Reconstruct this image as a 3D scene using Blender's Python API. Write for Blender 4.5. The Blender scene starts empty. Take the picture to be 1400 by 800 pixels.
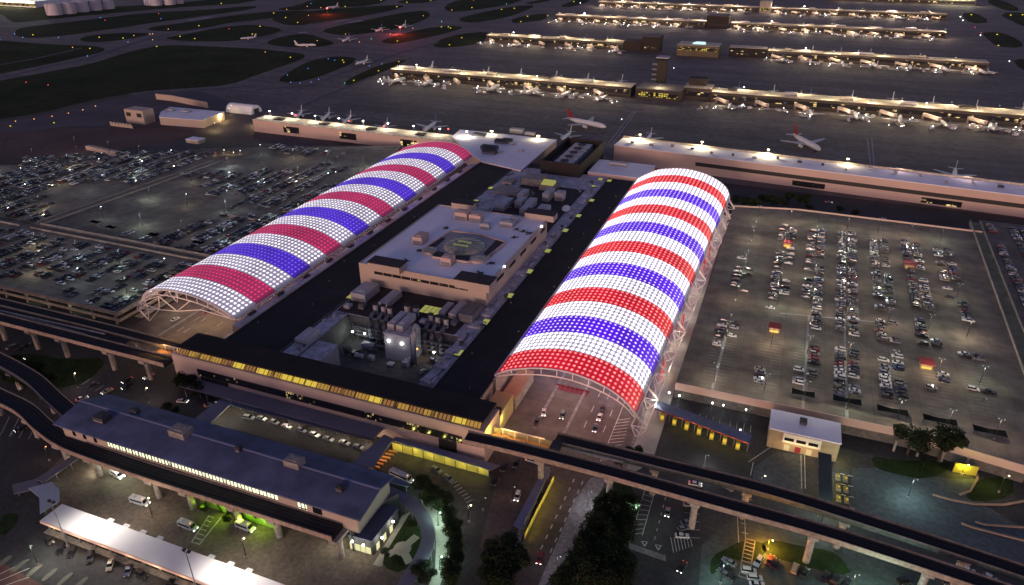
import bpy, math, random
from mathutils import Vector, Matrix, noise
from math import radians as rad, sin, cos, pi
random.seed(11)
sc = bpy.context.scene
col = sc.collection
# ------------------------------------------------------------------ camera
CH = 180.0
F = 958.858
RW = Matrix(((0.93263805, -0.16787485, 0.31938112),
             (0.36080955, 0.429864, -0.82766745),
             (0.0016541, 0.88714992, 0.46147838)))
cam = bpy.data.cameras.new('camera')
cam.sensor_width = 36
cam.lens = F / 1400 * 36
cam.clip_start = 1
cam.clip_end = 20000
camo = bpy.data.objects.new('camera', cam)
camo.matrix_world = Matrix.Translation((0, 0, CH)) @ RW.to_4x4()
col.objects.link(camo)
sc.camera = camo


def P(u, v, z=0.0):
    """point of the plane at height z seen at this place of the survey picture"""
    d = RW @ Vector((u - 700, -(v - 400), -F))
    t = (z - CH) / d.z
    return Vector((d.x * t, d.y * t, z))


def Z(ox, oy, s, pts, z=0.0):
    return [P(ox + a / s, oy + b / s, z) for a, b in pts]


# ------------------------------------------------------------------ materials
MATS = {}


def mat(name, c, rough=0.85, var=0.3, scale=0.08, metal=0.0, emit=None, es=1.0, coat=0.0, fine=0.0, spec=0.5):
    if name in MATS:
        return MATS[name]
    m = bpy.data.materials.new(name)
    m.use_nodes = True
    nt = m.node_tree
    b = nt.nodes['Principled BSDF']
    b.inputs['Roughness'].default_value = rough
    b.inputs['Metallic'].default_value = metal
    b.inputs['Specular IOR Level'].default_value = spec
    if coat:
        b.inputs['Coat Weight'].default_value = coat
        b.inputs['Coat Roughness'].default_value = 0.05
    if var > 0:
        tc = nt.nodes.new('ShaderNodeTexCoord')
        n1 = nt.nodes.new('ShaderNodeTexNoise')
        n1.inputs['Scale'].default_value = scale
        n1.inputs['Detail'].default_value = 8
        n1.inputs['Roughness'].default_value = 0.65
        nt.links.new(tc.outputs['Object'], n1.inputs['Vector'])
        mr = nt.nodes.new('ShaderNodeMapRange')
        mr.inputs[1].default_value = 0.3
        mr.inputs[2].default_value = 0.7
        mr.inputs[3].default_value = 1 - var
        mr.inputs[4].default_value = 1 + var
        nt.links.new(n1.outputs['Fac'], mr.inputs[0])
        fac = mr.outputs[0]
        if fine > 0:
            n2 = nt.nodes.new('ShaderNodeTexNoise')
            n2.inputs['Scale'].default_value = fine
            n2.inputs['Detail'].default_value = 5
            nt.links.new(tc.outputs['Object'], n2.inputs['Vector'])
            m2 = nt.nodes.new('ShaderNodeMapRange')
            m2.inputs[1].default_value = 0.35
            m2.inputs[2].default_value = 0.65
            m2.inputs[3].default_value = 0.75
            m2.inputs[4].default_value = 1.2
            nt.links.new(n2.outputs['Fac'], m2.inputs[0])
            mu = nt.nodes.new('ShaderNodeMath')
            mu.operation = 'MULTIPLY'
            nt.links.new(fac, mu.inputs[0])
            nt.links.new(m2.outputs[0], mu.inputs[1])
            fac = mu.outputs[0]
        vm = nt.nodes.new('ShaderNodeVectorMath')
        vm.operation = 'SCALE'
        vm.inputs[0].default_value = c[:3]
        nt.links.new(fac, vm.inputs['Scale'])
        nt.links.new(vm.outputs[0], b.inputs['Base Color'])
    else:
        b.inputs['Base Color'].default_value = (*c, 1)
    if emit:
        b.inputs['Emission Color'].default_value = (*emit, 1)
        b.inputs['Emission Strength'].default_value = es
    MATS[name] = m
    return m


def slab_mat(name, c, size, dark=0.72, var=0.3, scale=0.012, rough=0.8):
    """concrete laid in slabs, with joints, stains and rubber streaks"""
    m = mat(name, c, rough=rough, var=var, scale=scale, fine=0.15)
    nt = m.node_tree
    b = nt.nodes['Principled BSDF']
    src = b.inputs['Base Color'].links[0].from_socket
    tc = nt.nodes.new('ShaderNodeTexCoord')
    br = nt.nodes.new('ShaderNodeTexBrick')
    br.offset = 0
    br.inputs['Scale'].default_value = 1
    br.inputs['Brick Width'].default_value = size
    br.inputs['Row Height'].default_value = size
    br.inputs['Mortar Size'].default_value = size * 0.012
    br.inputs['Color1'].default_value = (1, 1, 1, 1)
    br.inputs['Color2'].default_value = (0.86, 0.86, 0.86, 1)
    br.inputs['Mortar'].default_value = (dark, dark, dark, 1)
    nt.links.new(tc.outputs['Object'], br.inputs['Vector'])
    mp = nt.nodes.new('ShaderNodeMapping')
    mp.inputs['Scale'].default_value = (0.004, 0.05, 0.05)
    nt.links.new(tc.outputs['Object'], mp.inputs['Vector'])
    n = nt.nodes.new('ShaderNodeTexNoise')
    n.inputs['Scale'].default_value = 1
    n.inputs['Detail'].default_value = 6
    nt.links.new(mp.outputs[0], n.inputs['Vector'])
    r = nt.nodes.new('ShaderNodeMapRange')
    r.inputs[1].default_value = 0.35
    r.inputs[2].default_value = 0.65
    r.inputs[3].default_value = 0.7
    r.inputs[4].default_value = 1.15
    nt.links.new(n.outputs['Fac'], r.inputs[0])
    v1 = nt.nodes.new('ShaderNodeVectorMath')
    v1.operation = 'MULTIPLY'
    nt.links.new(src, v1.inputs[0])
    nt.links.new(br.outputs['Color'], v1.inputs[1])
    v2 = nt.nodes.new('ShaderNodeVectorMath')
    v2.operation = 'SCALE'
    nt.links.new(v1.outputs[0], v2.inputs[0])
    nt.links.new(r.outputs[0], v2.inputs['Scale'])
    nt.links.new(v2.outputs[0], b.inputs['Base Color'])
    return m


def window_mat(name, lit, es, wall=(0.02, 0.02, 0.025), w=3.0, h=3.0, share=0.5, axis='X', frame=0.12):
    """a glazed wall: panes in dark mullions, some rooms lit behind"""
    m = bpy.data.materials.new(name)
    m.use_nodes = True
    nt = m.node_tree
    b = nt.nodes['Principled BSDF']
    b.inputs['Base Color'].default_value = (*wall, 1)
    b.inputs['Roughness'].default_value = 0.15
    tc = nt.nodes.new('ShaderNodeTexCoord')
    sp = nt.nodes.new('ShaderNodeSeparateXYZ')
    nt.links.new(tc.outputs['Object'], sp.inputs[0])
    cb = nt.nodes.new('ShaderNodeCombineXYZ')
    nt.links.new(sp.outputs[axis], cb.inputs[0])
    nt.links.new(sp.outputs['Z'], cb.inputs[1])
    br = nt.nodes.new('ShaderNodeTexBrick')
    br.offset = 0
    br.inputs['Scale'].default_value = 1
    br.inputs['Brick Width'].default_value = w
    br.inputs['Row Height'].default_value = h
    br.inputs['Mortar Size'].default_value = frame
    br.inputs['Color1'].default_value = (0, 0, 0, 1)
    br.inputs['Color2'].default_value = (1, 1, 1, 1)
    br.inputs['Mortar'].default_value = (0, 0, 0, 1)
    nt.links.new(cb.outputs[0], br.inputs['Vector'])
    n = nt.nodes.new('ShaderNodeTexNoise')
    n.inputs['Scale'].default_value = 0.11
    n.inputs['Detail'].default_value = 3
    nt.links.new(cb.outputs[0], n.inputs['Vector'])
    ad = nt.nodes.new('ShaderNodeMath')
    ad.operation = 'MULTIPLY_ADD'
    ad.inputs[1].default_value = 0.5
    nt.links.new(br.outputs['Color'], ad.inputs[0])
    nt.links.new(n.outputs['Fac'], ad.inputs[2])
    r = nt.nodes.new('ShaderNodeMapRange')
    t = 0.5 + 0.5 * (1 - share)
    r.inputs[1].default_value = t
    r.inputs[2].default_value = t + 0.15
    nt.links.new(ad.outputs[0], r.inputs[0])
    mu = nt.nodes.new('ShaderNodeMath')
    mu.operation = 'MULTIPLY'
    mu.inputs[1].default_value = es
    nt.links.new(r.outputs[0], mu.inputs[0])
    fm = nt.nodes.new('ShaderNodeMath')
    fm.operation = 'SUBTRACT'
    fm.inputs[0].default_value = 1
    nt.links.new(br.outputs['Fac'], fm.inputs[1])
    m3 = nt.nodes.new('ShaderNodeMath')
    m3.operation = 'MULTIPLY'
    nt.links.new(mu.outputs[0], m3.inputs[0])
    nt.links.new(fm.outputs[0], m3.inputs[1])
    nt.links.new(m3.outputs[0], b.inputs['Emission Strength'])
    b.inputs['Emission Color'].default_value = (*lit, 1)
    MATS[name] = m
    return m


def em(name, c, s):
    return mat(name, (0.02, 0.02, 0.02), emit=c, es=s, var=0)


asphalt = mat('asphalt', (0.044, 0.041, 0.042), var=0.35, scale=0.05, fine=0.7)
asphalt2 = mat('worn_asphalt', (0.075, 0.068, 0.066), var=0.35, scale=0.04, fine=0.5)
soil = mat('dark_soil', (0.045, 0.035, 0.03), var=0.4, scale=0.02, fine=0.3)
redsoil = mat('red_soil', (0.09, 0.045, 0.04), var=0.4, scale=0.02, fine=0.3)
grass = mat('grass_cover', (0.026, 0.034, 0.013), var=0.45, scale=0.012, fine=0.12, rough=1, spec=0.1)
lawn = mat('lawn', (0.026, 0.042, 0.014), var=0.4, scale=0.15, fine=1.0, rough=1, spec=0.1)
apron_m = slab_mat('apron_concrete', (0.13, 0.105, 0.105), 15)
taxi_m = slab_mat('taxiway_concrete', (0.15, 0.12, 0.15), 20)
deck_m = slab_mat('deck_concrete', (0.165, 0.14, 0.112), 9, dark=0.6, scale=0.05)
road_m = slab_mat('road_concrete', (0.13, 0.105, 0.095), 6, dark=0.7, scale=0.08)
paint_m = mat('white_marking', (0.5, 0.5, 0.48), var=0.35, scale=0.6)
ypaint_m = mat('yellow_marking', (0.5, 0.36, 0.06), var=0.3, scale=0.6)
conc = mat('concrete', (0.3, 0.265, 0.24), var=0.22, scale=0.12, fine=0.8)
conc_d = mat('dark_concrete', (0.13, 0.12, 0.115), var=0.3, scale=0.12, fine=0.8)
beige = mat('beige_cladding', (0.46, 0.37, 0.31), var=0.06, scale=0.05)
pinkc = mat('pink_concrete', (0.58, 0.42, 0.36), var=0.06, scale=0.04)
whiteroof = mat('white_membrane', (0.82, 0.8, 0.88), var=0.09, scale=0.07, fine=0, rough=.85)
paleroof = mat('pale_grey_membrane', (0.42, 0.4, 0.45), var=0.25, scale=0.06, fine=0.4)
blackroof = slab_mat('black_membrane', (0.010, 0.0095, 0.011), 10.3, dark=2.2, var=0.6, scale=0.04, rough=0.9)
brownroof = mat('dark_brown_roof', (0.035, 0.026, 0.028), var=0.3, scale=0.05, fine=0.4)
blueroof = slab_mat('blue_grey_metal_roof', (0.10, 0.122, 0.215), 5.2, dark=0.82, var=0.2, scale=0.06, rough=0.75)
brown = mat('brown_cladding', (0.024, 0.017, 0.015), var=0.2, scale=0.2)
hvac = mat('galvanised_casing', (0.4, 0.39, 0.42), var=0.12, scale=0.15, rough=0.6)
hvac_m = mat('grey_louvre', (0.2, 0.19, 0.21), var=0.15, scale=0.4)
hvac_d = mat('dark_louvre', (0.05, 0.05, 0.055), var=0.2, scale=0.5)
duct = mat('duct_sheet', (0.12, 0.12, 0.145), var=0.25, scale=0.4, rough=0.5)
steel_w = mat('white_painted_steel', (0.75, 0.66, 0.66), var=0.1, scale=0.5, rough=0.5)
steel_g = mat('grey_steel', (0.16, 0.15, 0.16), var=0.15, scale=0.5, rough=0.5)
blackm = mat('black_metal', (0.015, 0.015, 0.017), var=0.2, scale=0.5, rough=0.6)
glass_d = mat('dark_glass', (0.012, 0.014, 0.02), rough=0.08, var=0)
redroof = mat('red_painted_roof', (0.22, 0.02, 0.03), var=0.2, scale=0.5)
bark = mat('bark', (0.06, 0.045, 0.03), var=0.3, scale=2)
leaf = mat('leaves', (0.02, 0.03, 0.012), var=0.5, scale=0.5, rough=0.9, spec=0.15)
leaf_l = mat('pale_leaves', (0.05, 0.09, 0.02), var=0.5, scale=0.5, rough=0.9, spec=0.15)
tyre = mat('tyre_rubber', (0.015, 0.015, 0.015), var=0)
pl_white = mat('aircraft_white', (0.75, 0.72, 0.74), var=0.06, scale=0.2, rough=0.35)
pl_blue = mat('aircraft_tail_blue', (0.12, 0.14, 0.3), var=0.1, scale=0.5, rough=0.4)
pl_red = mat('aircraft_tail_red', (0.3, 0.015, 0.02), var=0.1, scale=0.5, rough=0.4)
bridge_m = mat('jetway_cladding', (0.58, 0.47, 0.42), var=0.15, scale=0.3, fine=1.0)
creamroof = mat('cream_roof', (0.52, 0.46, 0.36), var=0.25, scale=0.05, fine=0.4)
E_warm = em('lamp_warm', (1, 0.8, 0.45), 14)
E_white = em('lamp_white', (1, 0.97, 0.9), 16)
E_cool = em('lamp_cool', (0.75, 0.9, 1), 12)
E_green = em('lamp_greenish', (0.75, 1, 0.8), 10)
E_lot = em('lot_lamp_dim', (0.8, 1, 0.85), 0.7)
E_yellow = em('sign_yellow', (1, 0.78, 0.02), 1.1)
E_blue = em('taxi_lamp_blue', (0.1, 0.35, 1), 2.5)
E_teal = em('taxi_lamp_green', (0.05, 0.9, 0.55), 2.5)
E_red = em('lamp_red', (1, 0.07, 0.04), 3)
E_redb = em('beacon_red', (1, 0.06, 0.04), 14)
E_orange = em('lamp_orange', (1, 0.42, 0.12), 3)
E_pane = em('skylight_pane_lit', (0.8, 0.8, 0.2), 0.38)
E_panel = em('sodium_lit_panel', (1, 0.7, 0.05), 0.8)
W_conc = window_mat('concourse_windows', (1, 0.72, 0.3), 1.6, w=4, h=2.6, share=0.12, frame=0.3)
W_stn = window_mat('station_windows', (0.95, 0.95, 0.6), 1.6, w=1.5, h=6.5, share=1.2, frame=0.24)
W_clr = window_mat('clerestory_windows', (1, 0.55, 0.09), 0.42, w=1.6, h=5, share=1.25, frame=0.14)
W_yel = window_mat('yellow_lit_openings', (1, 0.75, 0.12), 0.7, w=3.0, h=2.5, share=0.5, frame=0.4)
W_dark = window_mat('mostly_dark_windows', (1, 0.75, 0.3), 0.6, w=1.1, h=1.3, share=0.10, frame=0.22)


# ------------------------------------------------------------------ mesh helpers
class MB:
    def __init__(s):
        s.v = []
        s.f = []
        s.m = []
        s.ms = []
        s.uv = None

    def mi(s, m):
        if m is None:
            return 0
        if m not in s.ms:
            s.ms.append(m)
        return s.ms.index(m)

    def add(s, vs, fs, m=None):
        k = len(s.v)
        i = s.mi(m)
        s.v += [tuple(v) for v in vs]
        s.f += [tuple(k + a for a in f) for f in fs]
        s.m += [i] * len(fs)

    def box(s, x0, x1, y0, y1, z0, z1, m=None):
        s.prism([(x0, y0), (x1, y0), (x1, y1), (x0, y1)], z0, z1, m)

    def prism(s, pts, z0, z1, m=None, top=None):
        pts = [(p[0], p[1]) for p in pts]
        a = sum(pts[i][0] * pts[(i + 1) % len(pts)][1] - pts[(i + 1) % len(pts)][0] * pts[i][1] for i in range(len(pts)))
        if a < 0:
            pts = pts[::-1]
        n = len(pts)
        vs = [(x, y, z0) for x, y in pts] + [(x, y, z1) for x, y in pts]
        s.add(vs, [tuple(range(n))[::-1]] + [(i, (i + 1) % n, n + (i + 1) % n, n + i) for i in range(n)], m)
        k = len(s.v) - n
        s.f.append(tuple(range(k, k + n)))
        s.m.append(s.mi(top if top is not None else m))

    def sheet(s, pts, z, m=None):
        pts = [(p[0], p[1]) for p in pts]
        a = sum(pts[i][0] * pts[(i + 1) % len(pts)][1] - pts[(i + 1) % len(pts)][0] * pts[i][1] for i in range(len(pts)))
        if a < 0:
            pts = pts[::-1]
        s.add([(x, y, z) for x, y in pts], [tuple(range(len(pts)))], m)

    def bar(s, a, b, w, h=None, m=None):
        h = h or w
        a = Vector(a)
        b = Vector(b)
        d = (b - a)
        if d.length < 1e-6:
            return
        d.normalize()
        up = Vector((0, 0, 1)) if abs(d.z) < 0.95 else Vector((0, 1, 0))
        r = d.cross(up).normalized() * w / 2
        u = r.cross(d).normalized() * h / 2
        vs = [a - r - u, a + r - u, a + r + u, a - r + u, b - r - u, b + r - u, b + r + u, b - r + u]
        s.add(vs, [(0, 1, 2, 3), (7, 6, 5, 4), (0, 4, 5, 1), (1, 5, 6, 2), (2, 6, 7, 3), (3, 7, 4, 0)], m)

    def tube(s, pts, r, n=6, m=None, cap=True):
        pts = [Vector(p) for p in pts]
        rs = r if isinstance(r, (list, tuple)) else [r] * len(pts)
        vs = []
        for i, p in enumerate(pts):
            d = (pts[min(i + 1, len(pts) - 1)] - pts[max(i - 1, 0)]).normalized()
            up = Vector((0, 0, 1)) if abs(d.z) < 0.9 else Vector((0, 1, 0))
            a = d.cross(up).normalized()
            b = a.cross(d)
            for k in range(n):
                t = 2 * pi * k / n
                vs.append(p + a * cos(t) * rs[i] + b * sin(t) * rs[i])
        fs = []
        for i in range(len(pts) - 1):
            for k in range(n):
                fs.append((i * n + k, (i + 1) * n + k, (i + 1) * n + (k + 1) % n, i * n + (k + 1) % n))
        if cap:
            fs.append(tuple(range(n)))
            fs.append(tuple(range((len(pts) - 1) * n, len(pts) * n))[::-1])
        s.add(vs, fs, m)

    def cyl(s, x, y, z0, z1, r, n=12, m=None, r2=None):
        s.tube([(x, y, z0), (x, y, z1)], [r, r if r2 is None else r2], n, m)

    def mesh(s, name, m=None):
        me = bpy.data.meshes.new(name)
        me.from_pydata(s.v, [], s.f)
        ms = s.ms or ([m] if m else [])
        for a in ms:
            me.materials.append(a)
        if s.ms:
            me.polygons.foreach_set('material_index', s.m)
        if s.uv:
            l = me.uv_layers.new(name='UVMap')
            l.data.foreach_set('uv', [c for t in s.uv for c in t])
        me.update()
        return me

    def build(s, name, m=None, parent=None, smooth=False):
        me = s.mesh(name, m)
        if smooth:
            me.polygons.foreach_set('use_smooth', [True] * len(me.polygons))
        o = bpy.data.objects.new(name, me)
        col.objects.link(o)
        if parent:
            o.parent = parent
            o.location = -Vector(parent.location)
        return o


def tag(o, label, cat, group=None, kind=None):
    if label:
        o['label'] = label
    if cat:
        o['category'] = cat
    if group:
        o['group'] = group
    if kind:
        o['kind'] = kind
    return o


def thing(name, label, cat, loc=(0, 0, 0), group=None, rz=0.0):
    o = bpy.data.objects.new(name, None)
    col.objects.link(o)
    o.location = loc
    o.rotation_euler = (0, 0, rz)
    o.empty_display_size = 0.5
    return tag(o, label, cat, group)


def local(name, mesh, parent, loc=(0, 0, 0)):
    """a child whose mesh is in the parent's own frame"""
    o = bpy.data.objects.new(name, mesh)
    col.objects.link(o)
    o.parent = parent
    o.location = loc
    return o


def copy_tree(o, loc, rz=0.0, label=None):
    c = o.copy()
    col.objects.link(c)
    c.location = loc
    c.rotation_euler = (0, 0, rz)
    if label:
        c['label'] = label
    for ch in list(o.children):
        d = ch.copy()
        col.objects.link(d)
        d.parent = c
        for g in list(ch.children):
            e = g.copy()
            col.objects.link(e)
            e.parent = d
    return c


def struct(name, mb, m=None):
    o = mb.build(name, m)
    o['kind'] = 'structure'
    return o


def light(loc, c, power, r=0.3, parent=None, spot=None, aim=(0, 0, -1), name='lamp_light'):
    L = bpy.data.lights.new(name, 'SPOT' if spot else 'POINT')
    L.color = c
    L.energy = power
    L.shadow_soft_size = r
    if spot:
        L.spot_size = rad(spot)
        L.spot_blend = 0.8
    o = bpy.data.objects.new(name, L)
    col.objects.link(o)
    o.location = loc
    if spot:
        o.rotation_euler = Vector(aim).to_track_quat('-Z', 'Y').to_euler()
    if parent:
        o.parent = parent
        o.location = Vector(loc) - Vector(parent.location)
    return o


ORD = ['', 'first', 'second', 'third', 'fourth', 'fifth', 'sixth', 'seventh', 'eighth', 'ninth', 'tenth', 'eleventh', 'twelfth']


def od(k):
    if k < len(ORD):
        return ORD[k]
    return '%d%s' % (k, {1: 'st', 2: 'nd', 3: 'rd'}.get(k % 10, 'th') if k not in (11, 12, 13) else 'th')


# ------------------------------------------------------------------ sky and sun
w = bpy.data.worlds.new('World')
sc.world = w
w.use_nodes = True
nt = w.node_tree
sky = nt.nodes.new('ShaderNodeTexSky')
sky.sky_type = 'NISHITA'
sky.sun_disc = False
sky.sun_elevation = rad(5)
sky.sun_rotation = rad(186)
tint = nt.nodes.new('ShaderNodeVectorMath')
tint.operation = 'MULTIPLY'
tint.inputs[1].default_value = (0.96, 0.76, 1.18)
nt.links.new(sky.outputs[0], tint.inputs[0])
nt.links.new(tint.outputs[0], nt.nodes['Background'].inputs['Color'])
nt.nodes['Background'].inputs['Strength'].default_value = 0.13
sun = bpy.data.lights.new('sun', 'SUN')
sun.energy = 1.1
sun.color = (1, 0.69, 0.58)
sun.angle = rad(14)
so = bpy.data.objects.new('sun', sun)
so.rotation_euler = Vector((0.10, 1, -math.tan(rad(5)))).to_track_quat('-Z', 'Y').to_euler()
so.location = (0, -50, 200)
col.objects.link(so)
sc.view_settings.view_transform = 'Standard'
sc.view_settings.look = 'None'
sc.view_settings.exposure = 0
sc.view_settings.gamma = 1
sc.view_settings.use_curve_mapping = False
sc.render.engine = 'CYCLES'
sc.cycles.use_denoising = True
sc.cycles.max_bounces = 4
sc.cycles.diffuse_bounces = 2
sc.cycles.glossy_bounces = 2
sc.cycles.sample_clamp_indirect = 3
sc.cycles.use_light_tree = True
sc.cycles.caustics_reflective = False
sc.cycles.caustics_refractive = False


def lift(t, k, zf):
    """raise a thing to its true height while keeping its bearing from the survey point"""
    old = Vector(t.location)
    new = Vector((old.x * k, old.y * k, old.z))
    def go(o, base):
        w_ = base + Vector(o.location)
        if o.type == 'MESH':
            for v in o.data.vertices:
                p = w_ + v.co
                v.co = Vector((p.x * k, p.y * k, zf(p.z)))
            return
        o.location = Vector((w_.x * k, w_.y * k, zf(w_.z))) - new
    for ch in t.children:
        go(ch, old)
        if ch.type == 'MESH':
            ch.location = -new
            ch.data.update()
    t.location = new
# ------------------------------------------------------------------ ground, airfield
g = MB(); g.sheet([(-9000, -2000), (9000, -2000), (9000, 12000), (-9000, 12000)], 0.0); struct('ground', g, soil)
g = MB()
g.sheet([(-2600, 700), (-1150, 560), (-760, 640), (-600, 640), (-520, 575), (-495, 566), (300, 556), (900, 545), (1500, 545), (1500, 4500), (-4500, 4500), (-4500, 1400)], 0.004)
struct('apron', g, apron_m)


def smooth_poly(pts, it=2):
    for _ in range(it):
        q = []
        n = len(pts)
        for i in range(n):
            a, b = pts[i], pts[(i + 1) % n]
            q.append(a * 0.75 + b * 0.25)
            q.append(a * 0.25 + b * 0.75)
        pts = q
    return pts


g = MB()
z1 = [[(75, 190), (95, 155), (200, 140), (450, 112), (800, 70), (1100, 55), (1400, 30), (1400, 48), (1100, 90), (830, 125), (700, 148), (560, 165), (400, 190), (250, 205), (130, 208)],
      [(430, 215), (480, 195), (650, 180), (800, 180), (820, 190), (700, 215), (560, 230), (460, 230)],
      [(800, 160), (850, 145), (1000, 125), (1200, 95), (1400, 68), (1700, 55), (1640, 80), (1400, 110), (1250, 125), (1100, 160), (950, 172), (840, 170)],
      [(890, 208), (1000, 190), (1200, 150), (1350, 135), (1430, 138), (1560, 162), (1480, 190), (1400, 205), (1280, 225), (1100, 228), (960, 222)],
      [(-500, 200), (0, 220), (150, 235), (350, 245), (500, 250), (580, 265), (560, 285), (450, 310), (200, 365), (0, 405), (-500, 480)],
      [(-600, 560), (-200, 480), (0, 440), (200, 405), (500, 350), (650, 300), (800, 260), (950, 245), (1150, 255), (1400, 265), (1530, 280), (1640, 290), (1675, 305), (1640, 330), (1550, 360), (1400, 412), (1250, 468), (1000, 485), (800, 496), (500, 548), (200, 625), (0, 650), (-500, 740)],
      [(-900, 60), (-300, 20), (0, 10), (400, 40), (800, 30), (1100, 5), (1400, -30), (1400, 15), (1000, 38), (700, 65), (400, 92), (100, 125), (60, 120), (0, 70), (-300, 120)]]
z2 = [[(100, 50), (230, 30), (300, 0), (600, -35), (740, -10), (650, 30), (400, 45), (180, 60)],
      [(75, 105), (130, 80), (250, 65), (500, 42), (750, 28), (820, 30), (760, 55), (600, 85), (400, 120), (250, 140), (150, 135)],
      [(355, 168), (450, 140), (600, 110), (800, 70), (930, 55), (960, 85), (900, 120), (780, 155), (600, 185), (480, 195), (400, 185)],
      [(50, 235), (100, 210), (200, 190), (280, 185), (350, 205), (440, 235), (380, 255), (200, 260), (100, 250)],
      [(110, 440), (200, 380), (300, 330), (420, 308), (520, 312), (560, 325), (520, 350), (400, 400), (300, 435), (180, 455)],
      [(680, 225), (780, 190), (900, 160), (1050, 140), (1150, 148), (1050, 180), (900, 215), (760, 242), (700, 235)],
      [(1025, 35), (1100, 0), (1300, -30), (1500, -40), (1440, 15), (1250, 48), (1100, 65), (1040, 60)],
      [(1095, 105), (1200, 75), (1400, 35), (1550, 25), (1400, 90), (1250, 118), (1150, 125)],
      [(960, 240), (1050, 200), (1200, 175), (1290, 180), (1230, 240), (1050, 262), (980, 258)],
      [(480, 455), (520, 425), (650, 365), (760, 335), (830, 325), (800, 345), (680, 400), (560, 450), (500, 470)],
      [(760, 15), (850, -10), (1050, -25), (950, 15), (820, 20)]]
z3 = [[(0, 100), (150, 75), (200, 78), (180, 110), (60, 125), (0, 128)], [(250, 38), (330, 5), (400, -15), (430, 5), (340, 38)], [(60, 20), (150, 0), (250, -30), (230, 0), (120, 22)]]
z4 = [[(1050, 75), (1130, 66), (1225, 122), (1110, 132)], [(1240, 68), (1480, 70), (1480, 160), (1400, 150)], [(1165, 180), (1250, 174), (1330, 195), (1400, 240), (1380, 264), (1250, 255), (1190, 205)],
      [(1180, 5), (1270, -5), (1400, 58), (1300, 62)], [(1330, 320), (1500, 330), (1500, 420), (1380, 380)]]
for i, p in enumerate(z1): g.sheet(smooth_poly(Z(0, 0, 4, p),1), 0.010 + 0.0015 * i)
for i, p in enumerate(z2): g.sheet(smooth_poly(Z(350, 0, 4, p),1), 0.022 + 0.0015 * i)
for p in z3: g.sheet(smooth_poly(Z(700, 0, 4, p),1), 0.04)
for p in z4: g.sheet(smooth_poly(Z(1050, 0, 4, p),1), 0.04)
o = struct('airfield_grass', g, grass)
# dark asphalt shoulders and runway touches
g = MB()
for k, (ox, pts, wdt) in enumerate([(0, [(0, 355), (200, 320), (450, 262)], 6), (0, [(-100, 455), (200, 380), (480, 322), (640, 268), (820, 210), (1000, 172), (1400, 112)], 10),
                     (350, [(0, 490), (300, 470), (500, 390), (760, 300), (1000, 230)], 8), (350, [(0, 215), (300, 130), (600, 90), (1000, 10)], 8),
                     (0, [(0, 690), (400, 620), (800, 520), (1000, 500), (1400, 470)], 8), (350, [(230, 590), (420, 510), (640, 420)], 7)]):
    q = Z(ox, 0, 4, pts)
    for a, b in zip(q, q[1:]):
        d = (b - a).normalized()
        n = Vector((-d.y, d.x, 0)) * wdt / 2
        g.sheet([a - n, b - n, b + n, a + n], 0.05 + 0.002 * k)
struct('taxiway_wear', g, mat('dark_rubbered_concrete', (0.07, 0.06, 0.075), var=0.4, scale=0.03))
g = MB()
for (ox, a, b) in [(350, (430, 118), (500, 108)), (350, (505, 125), (580, 113)), (350, (230, 180), (280, 176)), (0, (1030, 112), (1160, 92))]:
    a, b = Z(ox, 0, 4, [a, b])
    d = (b - a).normalized(); n = Vector((-d.y, d.x, 0)) * 7
    g.sheet([a - n, b - n, b + n, a + n], 0.066)
for (u0, v0, u1, v1) in [(832, 196, 866, 152), (838, 196, 870, 152), (1186, 190, 1190, 225), (1192, 190, 1195, 225)]:
    a, b = P(u0, v0), P(u1, v1)
    d = (b - a).normalized(); n = Vector((-d.y, d.x, 0)) * 0.5
    g.sheet([a - n, b - n, b + n, a + n], 0.066)
struct('runway_markings', g, mat('faded_marking', (0.28, 0.25, 0.3), var=0.4, scale=0.2))
# service road strip between airfield and parking, red soil
g = MB(); g.sheet(Z(0, 0, 4, [(-100, 750), (0, 735), (300, 705), (700, 695), (1000, 700), (1050, 730), (900, 790), (500, 830), (0, 920), (-100, 920)]), 0.012); struct('bare_soil', g, redsoil)
g = MB(); g.sheet(Z(0, 0, 4, [(-200, 720), (0, 665), (200, 640), (520, 565), (800, 505), (1100, 500), (1400, 600), (2000, 860), (1900, 900), (1300, 760), (900, 690), (400, 690), (0, 735), (-200, 780)]), 0.016)
struct('perimeter_road', g, mat('perimeter_asphalt', (0.07, 0.055, 0.065), var=0.35, scale=0.03, fine=0.4))

# ------------------------------------------------------------------ landside ground
g = MB(); g.sheet([(-700, -60), (500, -60), (500, 556), (-480, 556), (-560, 470), (-700, 400)], 0.006); struct('landside_asphalt', g, asphalt)
g = MB(); g.sheet([(-93, 199), (-33, 199), (-33, 545), (-93, 545)], 0.012); g.sheet([(-291, 199), (-228, 199), (-228, 545), (-291, 545)], 0.012)
struct('terminal_roadway', g, road_m)
g = MB()
g.sheet(Z(700, 600, 4, [(250, 160), (520, 200), (170, 810), (20, 830), (-10, 800)]), 0.014)
g.sheet([(-93, 185), (-33, 185), (-33, 199), (-93, 199)], 0.018)
g.sheet(Z(700, 600, 4, [(-50, 100), (180, 150), (30, 420), (-60, 620), (-180, 600)]), 0.021)
struct('main_road', g, mat('road_asphalt_warm', (0.085, 0.062, 0.06), var=0.3, scale=0.05, fine=0.5))
g = MB()
g.prism(Z(700, 600, 4, [(500, 200), (520, 208), (380, 540), (160, 830), (130, 830), (250, 560), (340, 340), (430, 215)]), 0, 0.14)
g.prism(Z(700, 600, 4, [(640, 570), (840, 640), (840, 670), (640, 600)]), 0, 0.14)
g.prism(Z(700, 600, 4, [(180, 150), (210, 158), (30, 600), (10, 590), (40, 480)]), 0, 0.14)
g.prism([(-34.5, 200), (-32.5, 200), (-32.5, 470), (-34.5, 470)], 0, 0.15)
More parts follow.
